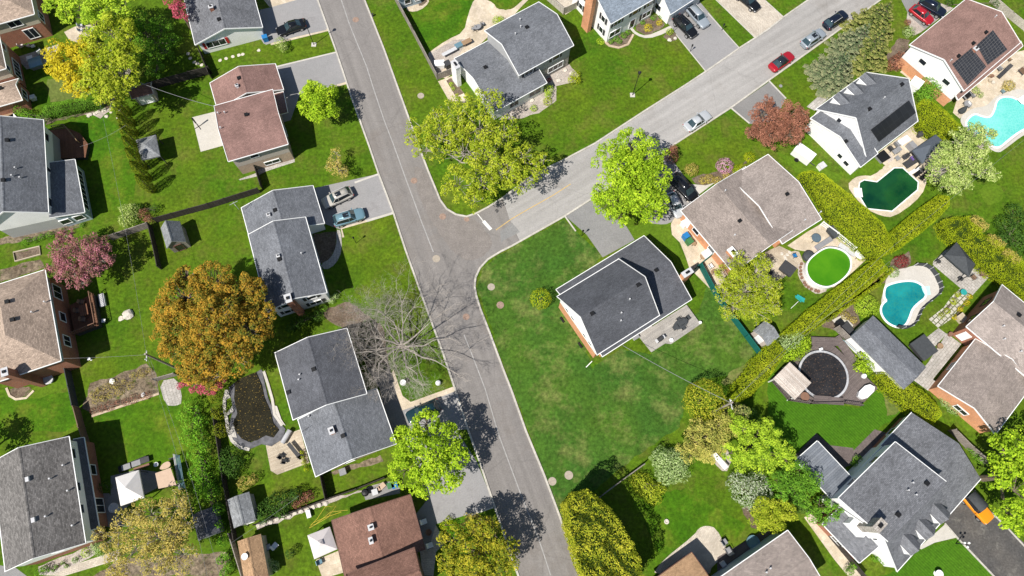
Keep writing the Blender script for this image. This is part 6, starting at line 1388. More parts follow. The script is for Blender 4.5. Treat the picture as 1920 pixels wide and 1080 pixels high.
tree('golden green bushy tree above the pale blue walled house', [(1440, 965, 30), (1422, 975, 24), (1462, 955, 24), (1482, 962, 18), (1455, 980, 22), (1430, 948, 20)], 3.0, 'leaf_yellow', leaf=.19, clump=.3, cover=1.0)
bush('dark evergreen mass between the round cedar and the pergola', [(1390, 790, 20), (1405, 780, 16), (1370, 795, 15), (1415, 800, 14)], 2.6, 'leaf_dark', leaf=.18, name='bush', cat='bush')
bush('dark green shrub between the two lower right trees', [(1490, 945, 16), (1505, 950, 13), (1475, 935, 12)], 2.0, 'leaf_dark', leaf=.18)
# small plants, left half
bush('leafy light green shrub where the two left fences meet', [(237, 395, 12), (248, 408, 14), (235, 415, 11), (252, 392, 9)], 2.4, 'leaf_pale', leaf=.17)
bush('reddish brown thin shrub in the fence corner', [(270, 402, 11), (280, 412, 9)], 1.6, 'leaf_plum', leaf=.13)
bush('dark green shrub in the shade below the cedar row', [(262, 388, 9), (290, 392, 9)], 1.4, 'leaf_dark', leaf=.15)
bush('pale green small shrub by the top driveway', [(526, 80, 11), (532, 90, 8)], 1.8, 'leaf_pale', leaf=.15)
bush('green shrub left of the beige house steps', [(38, 205, 12), (48, 215, 12), (58, 220, 10), (30, 195, 9), (80, 222, 10)], 1.8, 'leaf_green', leaf=.17)
bush('low leafy plants along the grey wall of the left house', [(50, 452, 8), (78, 445, 7), (93, 441, 8), (68, 449, 6)], .7, 'leaf_green', leaf=.13)
bush('small green plants by the glazed wing', [(155, 422, 6), (116, 433, 5)], .6, 'leaf_green', leaf=.12)
bush('lilac green shrub by the silver shed', [(460, 905, 14), (475, 898, 10)], 1.6, 'leaf_ochre', leaf=.15)
bush('dark leafy bush by the tarpaulin pool corner', [(430, 855, 18), (445, 868, 14), (425, 875, 14), (438, 885, 12)], 2.2, 'leaf_dark', leaf=.17, name='bush', cat='bush')
bush('wide dark green bush beside the rocky border', [(520, 945, 22), (500, 955, 18), (540, 938, 18), (495, 970, 12), (555, 928, 12), (530, 960, 12)], 2.2, 'leaf_green', leaf=.17, name='bush', cat='bush').children[0].data.materials[0] = MAT['leaf_dark']
bush('rust brown shrub beside the wide dark bush', [(568, 935, 12), (580, 930, 10), (556, 945, 9)], 1.4, 'leaf_plum', leaf=.14)
bush('strip of yellow green plants along the slate house wall', [(568, 858, 5), (570, 868, 5), (574, 880, 5), (566, 848, 4)], .8, 'leaf_hedge', leaf=.12)
bush('small round conifer on the bottom lawn', [(544, 1038, 9)], 1.8, 'leaf_dark', leaf=.12)
bush('silvery green plants beside the little orange shed', [(514, 1062, 11), (506, 1055, 8)], 1.2, 'leaf_sage', leaf=.14)
bush('yellow green plants at the end of the lower driveway', [(833, 985, 9), (842, 975, 8), (850, 985, 8)], 1.0, 'leaf_hedge', leaf=.13)
bush('green round shrub by the brick house corner at the bottom left', [(161, 1036, 9)], 1.2, 'leaf_maple', leaf=.13)
bush('green ball shrub on the gravel bed at the bottom left', [(141, 1050, 6)], .8, 'leaf_green', leaf=.11)
bush('row of little plants in the bottom left bed', [(118, 1055, 4), (125, 1062, 4), (105, 1062, 4), (92, 1068, 4), (100, 1070, 3)], .5, 'leaf_green', leaf=.1)
bush('dark shrub at the bottom left corner by the steps', [(74, 1073, 9), (84, 1066, 6)], 1.2, 'leaf_green', leaf=.13)
bush('light shrub under the ochre tree in the bottom left', [(190, 1030, 13), (180, 1022, 9)], 1.6, 'leaf_sage', leaf=.16)
bush('pale shrub between the house and the front lawn at the road', [(622, 562, 8), (630, 555, 6)], 1.0, 'leaf_sage', leaf=.12)
bush('green round shrub under the brick chimney', [(606, 577, 8)], 1.0, 'leaf_green', leaf=.12)
bush('dark shrub below the white gable', [(556, 605, 13), (575, 598, 13), (596, 592, 12), (545, 615, 9)], 1.4, 'leaf_dark', leaf=.15)
bush('dark planting between the slate house and the bare trees', [(680, 628, 14), (695, 645, 14), (702, 668, 14), (690, 610, 12), (715, 690, 10)], 1.2, 'leaf_dark', leaf=.15)
tree('leafy tree at the left edge casting a round shadow on the lawn', [(-72, 848, 34), (-60, 835, 26), (-80, 830, 26)], 5.0, 'leaf_green', leaf=.3, clump=.3, cover=1.1)
bush('dark green shrub beside the white canopy', [(197, 912, 12)], 1.4, 'leaf_dark', leaf=.14)
# small plants, top centre and right
bush('yellow flowering shrub in the bed by the white house', [(1215, 52, 8)], .9, 'leaf_flower', leaf=.13)
bush('small yellow flowering shrub right of the larger one', [(1236, 43, 6)], .8, 'leaf_flower', leaf=.13)
bush('mixed low plants in the bed by the white house', [(1210, 28, 6), (1225, 33, 6), (1196, 36, 6), (1240, 30, 5), (1205, 42, 5)], .5, 'leaf_green', leaf=.12)
bush('mixed plants in the rounded bed below the white house', [(1155, 72, 7), (1170, 66, 7), (1178, 60, 6), (1162, 78, 5), (1146, 78, 5)], .6, 'leaf_green', leaf=.12)
bush('dark red shrub at the white house wall', [(1173, 46, 6)], .9, 'leaf_red', leaf=.12)
bush('lime green bush at the end of the path by the parked cars', [(1256, 60, 7)], .9, 'leaf_lime', leaf=.12)
bush('light green clump on the lawn corner of the white house', [(1126, 77, 8)], .4, 'leaf_lime', leaf=.12)
bush('green shrub group below the white shuttered windows', [(1079, 141, 9), (1072, 150, 8), (1083, 151, 7)], 1.3, 'leaf_hedge', leaf=.14)
bush('rounded green shrub beside the porch of the two storey house', [(1028, 168, 10), (1028, 178, 7)], 1.3, 'leaf_hedge', leaf=.14).children[0].data.materials[0] = MAT['leaf_lime']
bush('bright yellow green shrub at the porch path', [(1027, 190, 9)], 1.0, 'leaf_flower', leaf=.13).children[0].data.materials[0] = MAT['leaf_hedge']
bush('small lime shrub by the front garden boulders', [(1001, 203, 7)], .8, 'leaf_lime', leaf=.12)
bush('tiny red shrub by the bay window', [(1030, 150, 4)], .7, 'leaf_red', leaf=.1)
bush('little lime plant in the left bed of the two storey house', [(846, 158, 5), (850, 166, 4)], .5, 'leaf_lime', leaf=.1)
bush('green bush by the beige patio near the slate roof', [(931, 38, 8), (939, 36, 6)], 1.0, 'leaf_lime', leaf=.13)
bush('round grey green shrub beside the red car', [(1704, 60, 11)], 1.3, 'leaf_sage', leaf=.14)
bush('reddish brown shrub between the spruces and the brick house', [(1680, 118, 15), (1688, 108, 11), (1672, 125, 9)], 1.6, 'leaf_plum', leaf=.15)
bush('small brown shrub above the round grey green one', [(1702, 42, 6)], .8, 'leaf_plum', leaf=.11)
bush('dark green shrub at the top right edge', [(1780, 4, 8), (1868, 5, 10)], 1.4, 'leaf_dark', leaf=.14)
bush('planter shrub on the turquoise pool patio', [(1893, 160, 11), (1885, 166, 7)], .9, 'leaf_ochre', leaf=.13)
bush('flowering plants along the patio wall of the gabled house', [(1830, 170, 7), (1838, 178, 6), (1826, 163, 5)], .8, 'leaf_pale', leaf=.12)
bush('low green plants at the flagstone path', [(1788, 565, 7), (1776, 583, 6), (1765, 592, 6), (1795, 552, 6)], .6, 'leaf_hedge', leaf=.12)
bush('golden plants between the flagstones and the brick wall', [(1812, 568, 6), (1800, 580, 6), (1790, 595, 5), (1818, 556, 5)], .7, 'leaf_gold', leaf=.12)
bush('leafy shrub at the foot of the orange gable wall', [(1775, 752, 12), (1786, 765, 11), (1767, 742, 8), (1795, 772, 8)], 1.0, 'leaf_sage', leaf=.14)
bush('brown and green undergrowth beside the teal pool hedge', [(1630, 515, 10), (1645, 505, 8), (1612, 530, 7)], 1.2, 'leaf_ochre', leaf=.14)
bush('low shrub beside the lime bush and the deck', [(1585, 592, 9), (1600, 600, 7)], .7, 'leaf_ochre', leaf=.12)
bush('green plant behind the metal patio roof', [(1608, 862, 9), (1602, 870, 6)], 1.2, 'leaf_green', leaf=.13)
bush('green plant in the corner by the white gable', [(1648, 1044, 9), (1657, 1052, 7), (1640, 1048, 6)], 1.0, 'leaf_green', leaf=.13)
bush('small tree canopy at the bottom right edge of the narrow garden', [(1592, 1070, 9), (1600, 1060, 7)], 1.4, 'leaf_green', leaf=.13)
bush('yellow green shrubs along the brown fence', [(1828, 852, 9), (1838, 862, 8), (1822, 842, 7)], 1.2, 'leaf_green', leaf=.14)
bush('dense thuja tops under the utility pole', [(1425, 690, 14), (1410, 705, 12), (1440, 680, 12)], 2.2, 'leaf_cedar', leaf=.16)
tree('dark leafy green trees in the shade right of the tall upper left tree', [(275, 65, 30), (300, 50, 28), (280, 100, 28), (310, 95, 24), (262, 40, 26), (322, 75, 18), (290, 130, 20)], 2.4, 'leaf_green', leaf=.24, clump=.24, cover=.9)
tree('feathery yellow green tree below the dark spruce in the lower right', [(1375, 800, 22), (1365, 780, 18), (1385, 785, 18), (1395, 770, 14)], 3.4, 'leaf_lime', leaf=.18, clump=.26, cover=.9)
for i, (lb, q) in enumerate((('dry brown undergrowth along the lower edge of the overgrown bed', '700,920 760,905 820,885 880,860 940,850 1000,830 1060,815 1110,800'), ('pale dry stalks in the middle of the overgrown bed', '740,760 800,740 860,720 930,700 1000,660 1060,640 1120,620 980,730 900,770'), ('brown weeds at the left end of the overgrown bed', '690,800 720,840 740,800 780,830 830,800'))):
    bush(lb, [(x, y, 6+(k % 3)*2) for k, (x, y) in enumerate(S(0, 2, q))], .5+.1*i, ['leaf_plum', 'leaf_ochre', 'leaf_ochre'][i], leaf=.11, cover=1.1, name='undergrowth', cat='undergrowth')
bush('weedy growth along the shaded hedge below the oval pool', [(1655+0, 515, 6), (1640, 527, 6), (1622, 541, 6), (1606, 553, 6), (1588, 565, 6)], .9, 'leaf_ochre', leaf=.12, name='undergrowth', cat='undergrowth')
for lb, q in (('brown budding shrub inside the broad hedge, upper one', '1560,600'), ('brown budding shrub inside the broad hedge, middle one', '1680,740'), ('brown budding shrub inside the broad hedge, lower one by the right edge', '1800,850')):
    x, y = S(3, 1, q)[0]; bush(lb, [(x, y, 11), (x+10, y+8, 8), (x-8, y-6, 8)], 3.0, 'leaf_ochre', leaf=.14, cover=1.6)
# ================================================================ VEHICLES
SA = (1, .62)
def car(label, c, f, col, typ='sedan', **k): return make_car(label, c, f, col, typ, **k)
Q = lambda c, r, s: S(c, r, s)[0]
car('black sedan parked in the top driveway beside the street lamp', Q(1, 0, '262,203'), Q(1, 0, '160,238'), 'car_black', 'sedan')
car('beige silver SUV with a small sunroof in the driveway of the long grey house', Q(1, 1, '610,400'), Q(1, 1, '490,455'), 'car_champagne', 'suv', roofglass=True, rails=True)
car('grey blue SUV, the lower of two cars in the driveway of the long grey house', Q(1, 1, '695,548'), Q(1, 1, '820,510'), 'car_blue', 'suv', roofglass=True, rails=True)
car('black SUV, left of two cars in the driveway of the white house', Q(2, 0, '1300,195'), Q(2, 0, '1380,275'), 'car_black', 'suv')
car('silver SUV, right of two cars in the driveway of the white house', Q(2, 0, '1393,120'), Q(2, 0, '1470,205'), 'car_grey', 'suv', rails=True)
car('black car cut off by the top edge on the paved driveway', Q(2, 0, '1770,0'), Q(2, 0, '1830,50'), 'car_black', 'sedan')
car('pale silver sedan parked along the street by the kerb', Q(2, 0, '1392,905'), Q(2, 0, '1490,840'), 'car_silver', 'sedan')
car('red sedan with a black glass roof parked on the street', Q(3, 0, '105,458'), Q(3, 0, '200,390'), 'car_red', 'sedan', roofcol='glass_dark')
car('silver blue SUV parked on the street behind the red sedan', Q(3, 0, '342,285'), Q(3, 0, '435,220'), 'car_grey', 'suv', roofglass=True)
car('black SUV parked on the street next to the tall spruces', Q(3, 0, '510,145'), Q(3, 0, '600,85'), 'car_navy', 'suv', rails=True)
car('dark red hatchback in the gravel driveway of the gabled house', Q(3, 0, '1155,108'), Q(3, 0, '1245,175'), 'car_red', 'hatch')
car('dark navy SUV beside the dark red hatchback', Q(3, 0, '1235,52'), Q(3, 0, '1330,105'), 'car_navy', 'suv')
car('black minivan in the driveway of the taupe house', Q(2, 1, '1285,322'), Q(2, 1, '1385,420'), 'car_black', 'van')
car('silver car half hidden under the largest maple', Q(2, 1, '1225,455'), Q(2, 1, '1262,530'), 'car_silver', 'hatch')
car('dark teal SUV half under the maple in the lower driveway', Q(1, 2, '1255,925'), Q(1, 2, '1120,985'), 'car_teal', 'suv')
car('orange jeep with a black top on the dark driveway', Q(3, 3, '1575,560'), Q(3, 3, '1680,680'), 'car_orange', 'jeep', roofcol='dark_canvas', name='parked_jeep', cat='jeep')
# small box trailer
g = G(*Q(3, 1, '265,75'), 1.2); a = pxang(*Q(3, 1, '200,30') and (Q(3, 1, '200,30'), Q(3, 1, '340,130')))
t = thing('box_trailer', 'small white box trailer on the grass beside the white house', 'trailer', (g.x, g.y, 0), rotz=a); LOC[t.name] = Vector((0, 0, 0))
MB().box((0, 0, .45), 3.0, 1.6, 1.35).build('body', 'white', t, local=True); MB().box((0, 0, 1.8), 3.06, 1.66, .07).build('roof', 'white_trim', t, local=True)
MB().beam((1.5, 0, .5), (2.4, 0, .5), .1).build('drawbar', 'dark_grey', t, local=True)
for sg in (-1, 1): MB().tube([(-.2, sg*.85, .35), (-.2, sg*1.02, .35)], .35, 14).build('wheel', 'rubber', t, local=True)
# ================================================================ LAMPS, POLES, WIRES
lamp('black street lamp on a white base beside the top driveway', (588.6, 84), 6.0)
lamp('black street lamp standing alone on the large lawn at the top', (1185.8, 178.5), 6.0)
lamp('small black yard lamp on the lawn by the grey blue SUV', (668, 456), 1.9, base=False, r=.035, hr=.13)
lamp('small black yard lamp at the edge of the mid driveway', (1090.5, 442.5), 1.7, base=False, r=.035, hr=.13)
lamp('small black garden lamp beside the parked black SUV', (1261, 60), 2.0, base=False, r=.035, hr=.13)
lamp('short black lamp at the driveway edge of the white house', (1293.5, 97), 1.3, base=False, r=.035, hr=.12)
lamp('tiny black post lamp on the strip between two driveways', (1353, 57), 1.1, base=False, r=.035, hr=.12)
lamp('white lamp post with three round globes beside the dark driveway', (1792, 1019), 2.4, heads=3, base=False, r=.05).children[0].data.materials[0] = MAT['white']
def pole(label, base, h):
    g = G(*base); t = thing('utility_pole', label, 'utility pole', (g.x, g.y, 0)); MB().tube([(g.x, g.y, -.1), (g.x, g.y, h)], [.17, .12], 9).build('pole', 'pole_wood', t)
    MB().beam((g.x-.1, g.y+.5, h-.5), (g.x+.1, g.y-.8, h-.5), .1, .1).build('crossarm', 'pale_grey', t)
    for k in (-.6, .3): MB().lathe((g.x, g.y+k, h-.42), [(.06, 0), (.08, .12), (.03, .2)], 8).build('insulator', 'white', t)
    return Vector((g.x, g.y, h))
p1 = pole('wooden utility pole beside the huge orange brown tree', (333, 691), 9.0)
p0 = pole('wooden utility pole standing inside the tall upper left tree', (245, 175), 9.0)
g_ = G(166, 100, 9.0)
p2 = pole('wooden utility pole behind the big round clipped cedar', (1336, 772), 8.2)
top = lambda p: Vector((p.x, p.y, p.z-.4))
pL = Vector((G(166, 100, 8.6).x, G(166, 100, 8.6).y, 8.6))
wire('long power line running down between the left back gardens', G(166, 100, 8.6), top(p1), .9)
wire('power line from the orange tree pole to the bottom edge', top(p1), G(400, 1130, 8.0), .9)
wire('telephone line just right of the lower power line', top(p1)-Vector((0, 0, .6)), G(425, 1130, 7.0), 1.1)
wire('service cable from the upper left to the pink roofed house', G(255, 152, 8.0), G(*Q(0, 0, '1600,795'), 4.8), .5, r=.03)
wire('thin service cable to the left grey house', G(235, 235, 8.2), G(150, 275, 5), .4)
wire('thin cable from the pole to the tan roofed house', top(p1), G(118, 672, 5.2), .3)
wire('service cable from the charcoal roofed house to the pole', G(*Q(2, 2, '830,430'), 4.6), top(p2), .6, r=.03)
wire('power line above the hedges from the pole to the right', top(p2), G(1655, 478, 8.0), .8)
wire('lower power line above the hedges from the pole to the right', top(p2)-Vector((0, 0, .7)), G(1668, 490, 7.4), 1.0)
wire('power line continuing over the hedge to the right edge', G(1655, 478, 8.0), G(1960, 230, 8.0), .9)
wire('service cable over the round pool to the grey roofed garage', G(1480, 640, 5), G(1600, 560, 5), .4)
wire('thin cable crossing the brown roofed house garden', G(430, 1020, 6.5), G(560, 930, 5.5), .5)
# ================================================================ YARD THINGS
Zp = lambda a, b, k, s: Z(a, b, k, s)[0]
A1 = pxang((1045, 556), (1160, 486)); A2 = A1+math.pi/2     # the right hand street grid
B1 = pxang((466, 440), (572, 407)); B2 = B1+math.pi/2        # the left hand street grid
bbox('trash_bin', 'blue recycling bin beside the top left bungalow', 'bin', Q(1, 0, '62,272'), .8, .7, 1.05, B1, 'blue')
bbox('trash_bin', 'blue bin beside the orange brick wall', 'bin', Q(2, 1, '1310,685'), .9, .8, 1.1, A2, 'blue')
bbox('trash_bin', 'green bin beside the orange brick wall', 'bin', Q(2, 1, '1335,722'), .9, .8, 1.1, A2, 'bin_green')
bbox('trash_bin', 'green bin under the maple by the rocky border', 'bin', Q(1, 3, '1008,400'), .8, .7, 1.05, B1, 'bin_green')
bbox('trash_bin', 'blue bin under the maple by the rocky border', 'bin', Q(1, 3, '1038,400'), .7, .7, 1.05, B1, 'blue')
bbox('cardboard_box', 'brown box beside the bins at the rocky border', 'box', Q(1, 3, '945,405'), .8, .6, .5, B1+.4, 'tan_canvas')
bbox('cardboard_box', 'smaller tan box at the rocky border', 'box', Q(1, 3, '918,425'), .5, .5, .5, B1, 'tan_canvas')
simple('kettle_grill', 'black kettle grill at the rocky border', 'grill', Q(1, 3, '828,455'), 0, lambda b, g: b.lathe((g.x, g.y, 0), [(.3, 0), (.32, .5), (.5, .8), (.35, 1.05), (.05, 1.1)], 14), 'black')
bbox('storage_bin', 'grey plastic bin between the grill and the boxes', 'bin', Q(1, 3, '890,450'), .7, .7, .7, B1, 'pale_grey')
def bath(label, px, mat='white', r=.42, h=.8, name='bird_bath', cat='bird bath'): return simple(name, label, cat, px, 0, lambda b, g: b.lathe((g.x, g.y, 0), [(r*.7, 0), (r*.3, .12), (r*.25, h*.8), (r, h), (r*.85, h+.02), (r*.4, h-.06)], 16), mat)
bath('white bird bath on the verge below the leafless trees', (757, 719)); 
simple('garden_ball', 'white glass ball on the verge lawn by the road', 'ornament', Q(1, 2, '1368,715'), 0, lambda b, g: b.lathe((g.x, g.y, 0), [(.1, 0), (.3, .12), (.38, .35), (.3, .6), (.1, .72)], 14), 'white')
bath('pale stone bird bath beside the brick house corner', Q(0, 2, '378,690'), 'pale_grey', .7, .6); bath('tiny white stand at the shadow corner of the left lawn', Q(0, 2, '684,537'), 'white', .22, .6)
bath('white fountain urn on the lawn at the bottom right edge', Q(3, 3, '1262,1062'), 'white', .5, .7)
simple('stone_ring', 'small pale stone ring on the lower lawn', 'ornament', Q(2, 3, '1157,672'), 0, lambda b, g: b.lathe((g.x, g.y, 0), [(.3, 0), (.32, .2), (.18, .22), (.15, .1)], 12), 'stone_pale')
rock('big pale boulder on the left lawn', Q(0, 2, '955,195'), .75); rock('flat stone next to the big pale boulder', Q(0, 2, '905,228'), .4, flat=.3)
rock('white rock in the overgrown bed', Q(0, 2, '840,700'), .4, 'white'); rock('smaller white rock in the overgrown bed', Q(0, 2, '1072,800'), .3, 'white')
for i, (lb, q) in enumerate((('grey boulder in the bed by the bay window', '400,522'), ('grey boulder beside the path of the two storey house', '445,548'), ('small boulder in the front bed by the porch', '350,600'), ('pale rock below the porch of the two storey house', '150,750'))): rock(lb, Q(2, 0, q), .38)
rock('rock in the little bed by the parked cars', Q(2, 0, '1182,297'), .35); rock('second rock in the little bed by the parked cars', Q(2, 0, '1225,285'), .3)
stones = [(0, 0, '1410,400'), (0, 0, '1425,435'), (0, 0, '1455,465'), (0, 0, '1480,475'), (0, 0, '1510,485'), (1, 0, '20,375'), (0, 0, '1650,450'), (0, 0, '1695,437'), (0, 0, '1745,422'), (0, 0, '1790,412'), (0, 0, '1820,405')]
for c_, r__, q in stones: rock('pale stepping stone in the grass beside the top left bungalow', Q(c_, r__, q), .28, group='stepping stones in the top left lawn', flat=.15)
for q in ('450,600', '485,560', '520,585', '500,640'): rock('small white stone in the strip behind the tree row', (Q(0, 0, q)[0]+95, Q(0, 0, q)[1]+60), .22, group='white stones by the cedar row', flat=.3)
for k in range(9): rock('pale rock in the rock bed above the dark hedge corner', Q(0, 0, '%d,%d' % (650+(k*61) % 170, 815+(k*37) % 60)), .3, group='rocks in the rock bed')
for k in range(12): rock('rock along the rocky border behind the brown roofed house', (484+k*11.5, 985-k*3.9+(k % 3)), .3, 'stone_pale', group='rocks of the rocky border')
bbox('ac_unit', 'white air conditioner unit beside the slate house wall', 'air conditioner', Q(1, 3, '648,298'), .8, .8, .8, B1, 'pale_grey', lid='mid_grey')
bbox('ac_unit', 'white air conditioner unit by the charcoal house wall', 'air conditioner', Q(2, 2, '930,362'), .8, .7, .8, A1, 'pale_grey', lid='mid_grey')
bbox('ac_unit', 'air conditioner unit behind the white steep roofed house', 'air conditioner', Q(3, 1, '410,158'), 1.0, .9, .9, A1, 'white', lid='pale_grey')
bbox('meter_box', 'white meter box on the grass by the silver shed', 'box', Q(1, 3, '392,615'), .5, .9, .6, B1, 'white')
bbox('storage_box', 'white storage box beside the top driveway bungalow', 'box', Q(1, 0, '1375,470'), 1.0, 1.5, .9, B1+1.3, 'white')
bbox('storage_box', 'blue tarp covered box by the beige patio', 'box', Q(1, 0, '1520,335'), 1.2, .8, .6, A1, 'car_blue')
bbox('storage_box', 'dark grey cabinet beside the white chimney', 'box', Q(1, 0, '1435,470'), .9, .9, 1.1, A1, 'dark_grey')
table('wire patio table with chairs outlined on the beige path', Q(1, 0, '1662,200'), 1.3, .9, A1, 'mid_grey', round_=True)
chair('thin wire chair on the beige path', Q(1, 0, '1700,180'), A1, 'mid_grey'); chair('second thin wire chair on the beige path', Q(1, 0, '1632,215'), A1+3.1, 'mid_grey')
table('worn wooden work table by the beige path', Q(1, 0, '1580,310'), 1.6, .8, A1, 'wood'); table('long grey rack on the gravel patio', Q(1, 0, '1450,385'), 2.6, .6, A1, 'pale_grey')
# drying stand on the white patio
simple('parasol_stand', 'black cross shaped stand on the white patio', 'stand', Q(0, 0, '1490,950'), 0, lambda b, g: (b.beam((g.x-.5, g.y-.4, .04), (g.x+.5, g.y+.4, .04), .08), b.beam((g.x-.4, g.y+.5, .04), (g.x+.4, g.y-.5, .04), .08), b.tube([(g.x, g.y, 0), (g.x, g.y, 2.2)], .05, 6), b.tube([(g.x, g.y, 1.0), (g.x, g.y, 2.3)], [.1, .14], 6)), 'black')
# gazebos
canopy('grey hard topped gazebo beside the columnar cedars', [Q(0, 0, '1018,1050'), Q(0, 0, '1168,1010'), Q(0, 1, '1200,88'), Q(0, 1, '1060,122')], 2.5, .9, 'roof_shed')
canopy('white canvas gazebo beside the brick house in the bottom left', S(0, 3, '865,340 1040,285 1080,492 905,555'), 2.5, 1.1, 'white_canvas')
canopy('pinkish white gazebo with vented top on the bottom lawn', S(1, 3, '385,775 553,710 610,878 437,955'), 2.5, .9, 'pink_canvas', vent=True)
canopy('black peaked gazebo on the grey paving beside the teal pool', S(3, 1, '1325,832 1415,735 1555,900 1508,995'), 2.6, 1.0, 'dark_canvas')
canopy('steel blue canvas canopy on the patio of the angular pool', Z(1640, 180, 7.71, '550,785 880,555 975,640 700,975'), 2.5, .7, 'grey_canvas')
canopy('small grey parasol roof beside the beige house garden', Z(0, 0, 8, '1150,570 1220,510 1320,575 1240,650'), 2.2, .5, 'roof_shed')
# garden swing and pipes, bottom left
t = thing('garden_swing', 'garden swing seat with a tan canopy', 'swing', G(*Q(0, 3, '1245,345')))
MB().prism([(p.x, p.y) for p in [G(*q, 2.0) for q in S(0, 3, '1165,310 1280,268 1325,398 1190,425')]], 1.95, 2.05).build('canopy', 'tan_canvas', t)
for q in S(0, 3, '1175,315 1275,275 1315,390 1195,415'): g = G(*q, 2.0); MB().box((g.x, g.y, 0), .08, .08, 1.95).build('post', 'dark_grey', t)
g = G(*Q(0, 3, '1240,350'), .5); MB().box((g.x, g.y, .4), 1.5, .6, .1, B2).build('seat', 'tan_canvas', t)
MB().prism([(p.x, p.y) for p in [G(*q, .5) for q in rounded(S(0, 3, '1190,290 1220,235 1275,215 1285,265'))]], .3, .6).build('side_cushion', 'tan_canvas', t)
t = thing('pool_heater_rack', 'rack of long blue grey tubes beside the tan garden swing', 'solar heater', G(*Q(0, 3, '1340,300')))
for k in range(6):
    a, b_ = G(*Q(0, 3, '%d,%d' % (1300+k*9, 165+k*2)), 1.0+.06*k), G(*Q(0, 3, '%d,%d' % (1345+k*8, 440-k*4)), 1.0+.06*k); MB().tube([a, b_], .05, 6).build('tube', 'pale_grey' if k < 2 else 'car_blue', t)
for q in ('1310,200', '1355,400'): g = G(*Q(0, 3, q)); MB().box((g.x, g.y, 0), .7, .1, 1.0, B1).build('support', 'dark_grey', t)
t = thing('garden_bench', 'dark bench heaped with cushions above the white gazebo', 'bench', G(*Q(0, 3, '1000,240')))
for q, m_ in (('945,262', 'mid_grey'), ('1020,235', 'mid_grey'), ('1085,210', 'dark_grey')): g = G(*Q(0, 3, q), .5); MB().box((g.x, g.y, .35), 1.1, .7, .2, B1).build('cushion', m_, t)
a, b_ = G(*Q(0, 3, '900,285')), G(*Q(0, 3, '1110,200')); MB().beam((a.x, a.y, .2), (b_.x, b_.y, .2), .8, .4).build('frame', 'black', t)
table('small brown plank bench below the cushioned bench', Q(0, 3, '1060,262'), 2.0, .35, B1, 'terracotta', h=.45)
simple('water_barrel', 'pale round tub beside the white gazebo corner', 'tub', Q(0, 3, '872,568'), 0, lambda b, g: b.lathe((g.x, g.y, 0), [(.5, 0), (.62, .75), (.56, .75), (.5, .6), (.05, .6)], 20), 'pale_grey')
simple('water_barrel', 'white bucket at the corner of the brown paving', 'tub', Q(0, 3, '1180,245'), 0, lambda b, g: b.lathe((g.x, g.y, 0), [(.22, 0), (.3, .4), (.25, .4), (.2, .3)], 12), 'white')
# beige house yard
table('white garden table by the beige house', Z(0, 0, 8, '440,870')[0], .9, .9, .4, 'white', h=.7); bbox('hot_tub', 'blue topped square spa tub beside the beige house', 'spa', Z(0, 0, 8, '520,930')[0], 1.8, 1.7, .8, B1+.1, 'mid_grey', lid='car_blue')
chair('pink cushioned chair in the shade of the beige house', Z(0, 0, 8, '320,690')[0], .5, 'pink_canvas'); chair('pale cushioned chair in the shade of the beige house', Z(0, 0, 8, '430,680')[0], 1.2, 'pink_canvas'); chair('white chair in the shade of the beige house', Z(0, 0, 8, '500,690')[0], 2, 'white')
chair('white reclined chair under the yellow tree edge', Z(0, 0, 8, '590,780')[0], 2.4, 'white', s=1.3)
chair('grey cushioned chair behind the beige house', Z(0, 0, 8, '1210,385')[0], B1, 'pale_grey'); chair('second grey cushioned chair behind the beige house', Z(0, 0, 8, '1210,450')[0], B1, 'pale_grey'); chair('white square chair on the brick patio under the trees', Z(0, 0, 8, '1385,435')[0], B1, 'white')
bbox('ac_unit', 'white unit in the shade near the bottom beige wall', 'air conditioner', Q(0, 0, '238,725'), .7, .7, .7, B1, 'white')
bbox('planter_box', 'white raised planter with brown top at the left edge', 'planter', Q(0, 0, '55,868'), 1.6, .9, .5, B1, 'white', lid='wood')
t = thing('chaise', 'white slatted lounger at the left edge above the grey roof', 'lounger', G(*Q(0, 0, '85,895'))); 
MB().prism([(p.x, p.y) for p in [G(*q, .5) for q in S(0, 0, '10,895 100,850 160,915 70,928')]], .35, .5).build('seat', 'white', t)
for q in S(0, 0, '20,895 150,912'): g = G(*q); MB().box(g, .1, .1, .35).build('leg', 'white', t)
# red deck furniture
table('dark wooden table on the reddish deck', Q(0, 2, '625,165'), 1.6, 1.1, B2, 'deck_red', z=1.1); 
for lb, q in (('dark chair left of the table on the reddish deck', '585,170'), ('dark chair above the table on the reddish deck', '615,105'), ('dark chair below the table on the reddish deck', '625,235')): chair(lb, Q(0, 2, q), 0, 'siding_brown', z=1.1)
bbox('planter_box', 'grey heap of covered pots beside the reddish deck', 'planter', Q(0, 2, '762,90'), .7, 1.8, .5, B1, 'pale_grey')
table('small white patio table beside the black white shed wall', Q(0, 2, '775,245'), .5, .5, 0, 'white', h=.5)
# tarpaulin pool deck things
table('dark rectangular grill table on the wooden deck', Z(340, 680, 4.907, '1030,800')[0], .5, 2.2, B1+.4, 'dark_grey'); chair('dark folding chair on the wooden deck', Z(340, 680, 4.907, '915,860')[0], 1, 'black'); chair('second dark folding chair on the wooden deck', Z(340, 680, 4.907, '945,905')[0], 1.4, 'black'); chair('small black stool on the wooden deck near the wall', Z(340, 680, 4.907, '1100,860')[0], 1, 'black')
simple('rolled_cover', 'rolled white pool cover on its reel', 'pool cover', Z(340, 680, 4.907, '965,680')[0], 0, lambda b, g: b.tube([G(*Z(340, 680, 4.907, '930,740')[0], .5), G(*Z(340, 680, 4.907, '1000,620')[0], .5)], .33, 12), 'cover_white')
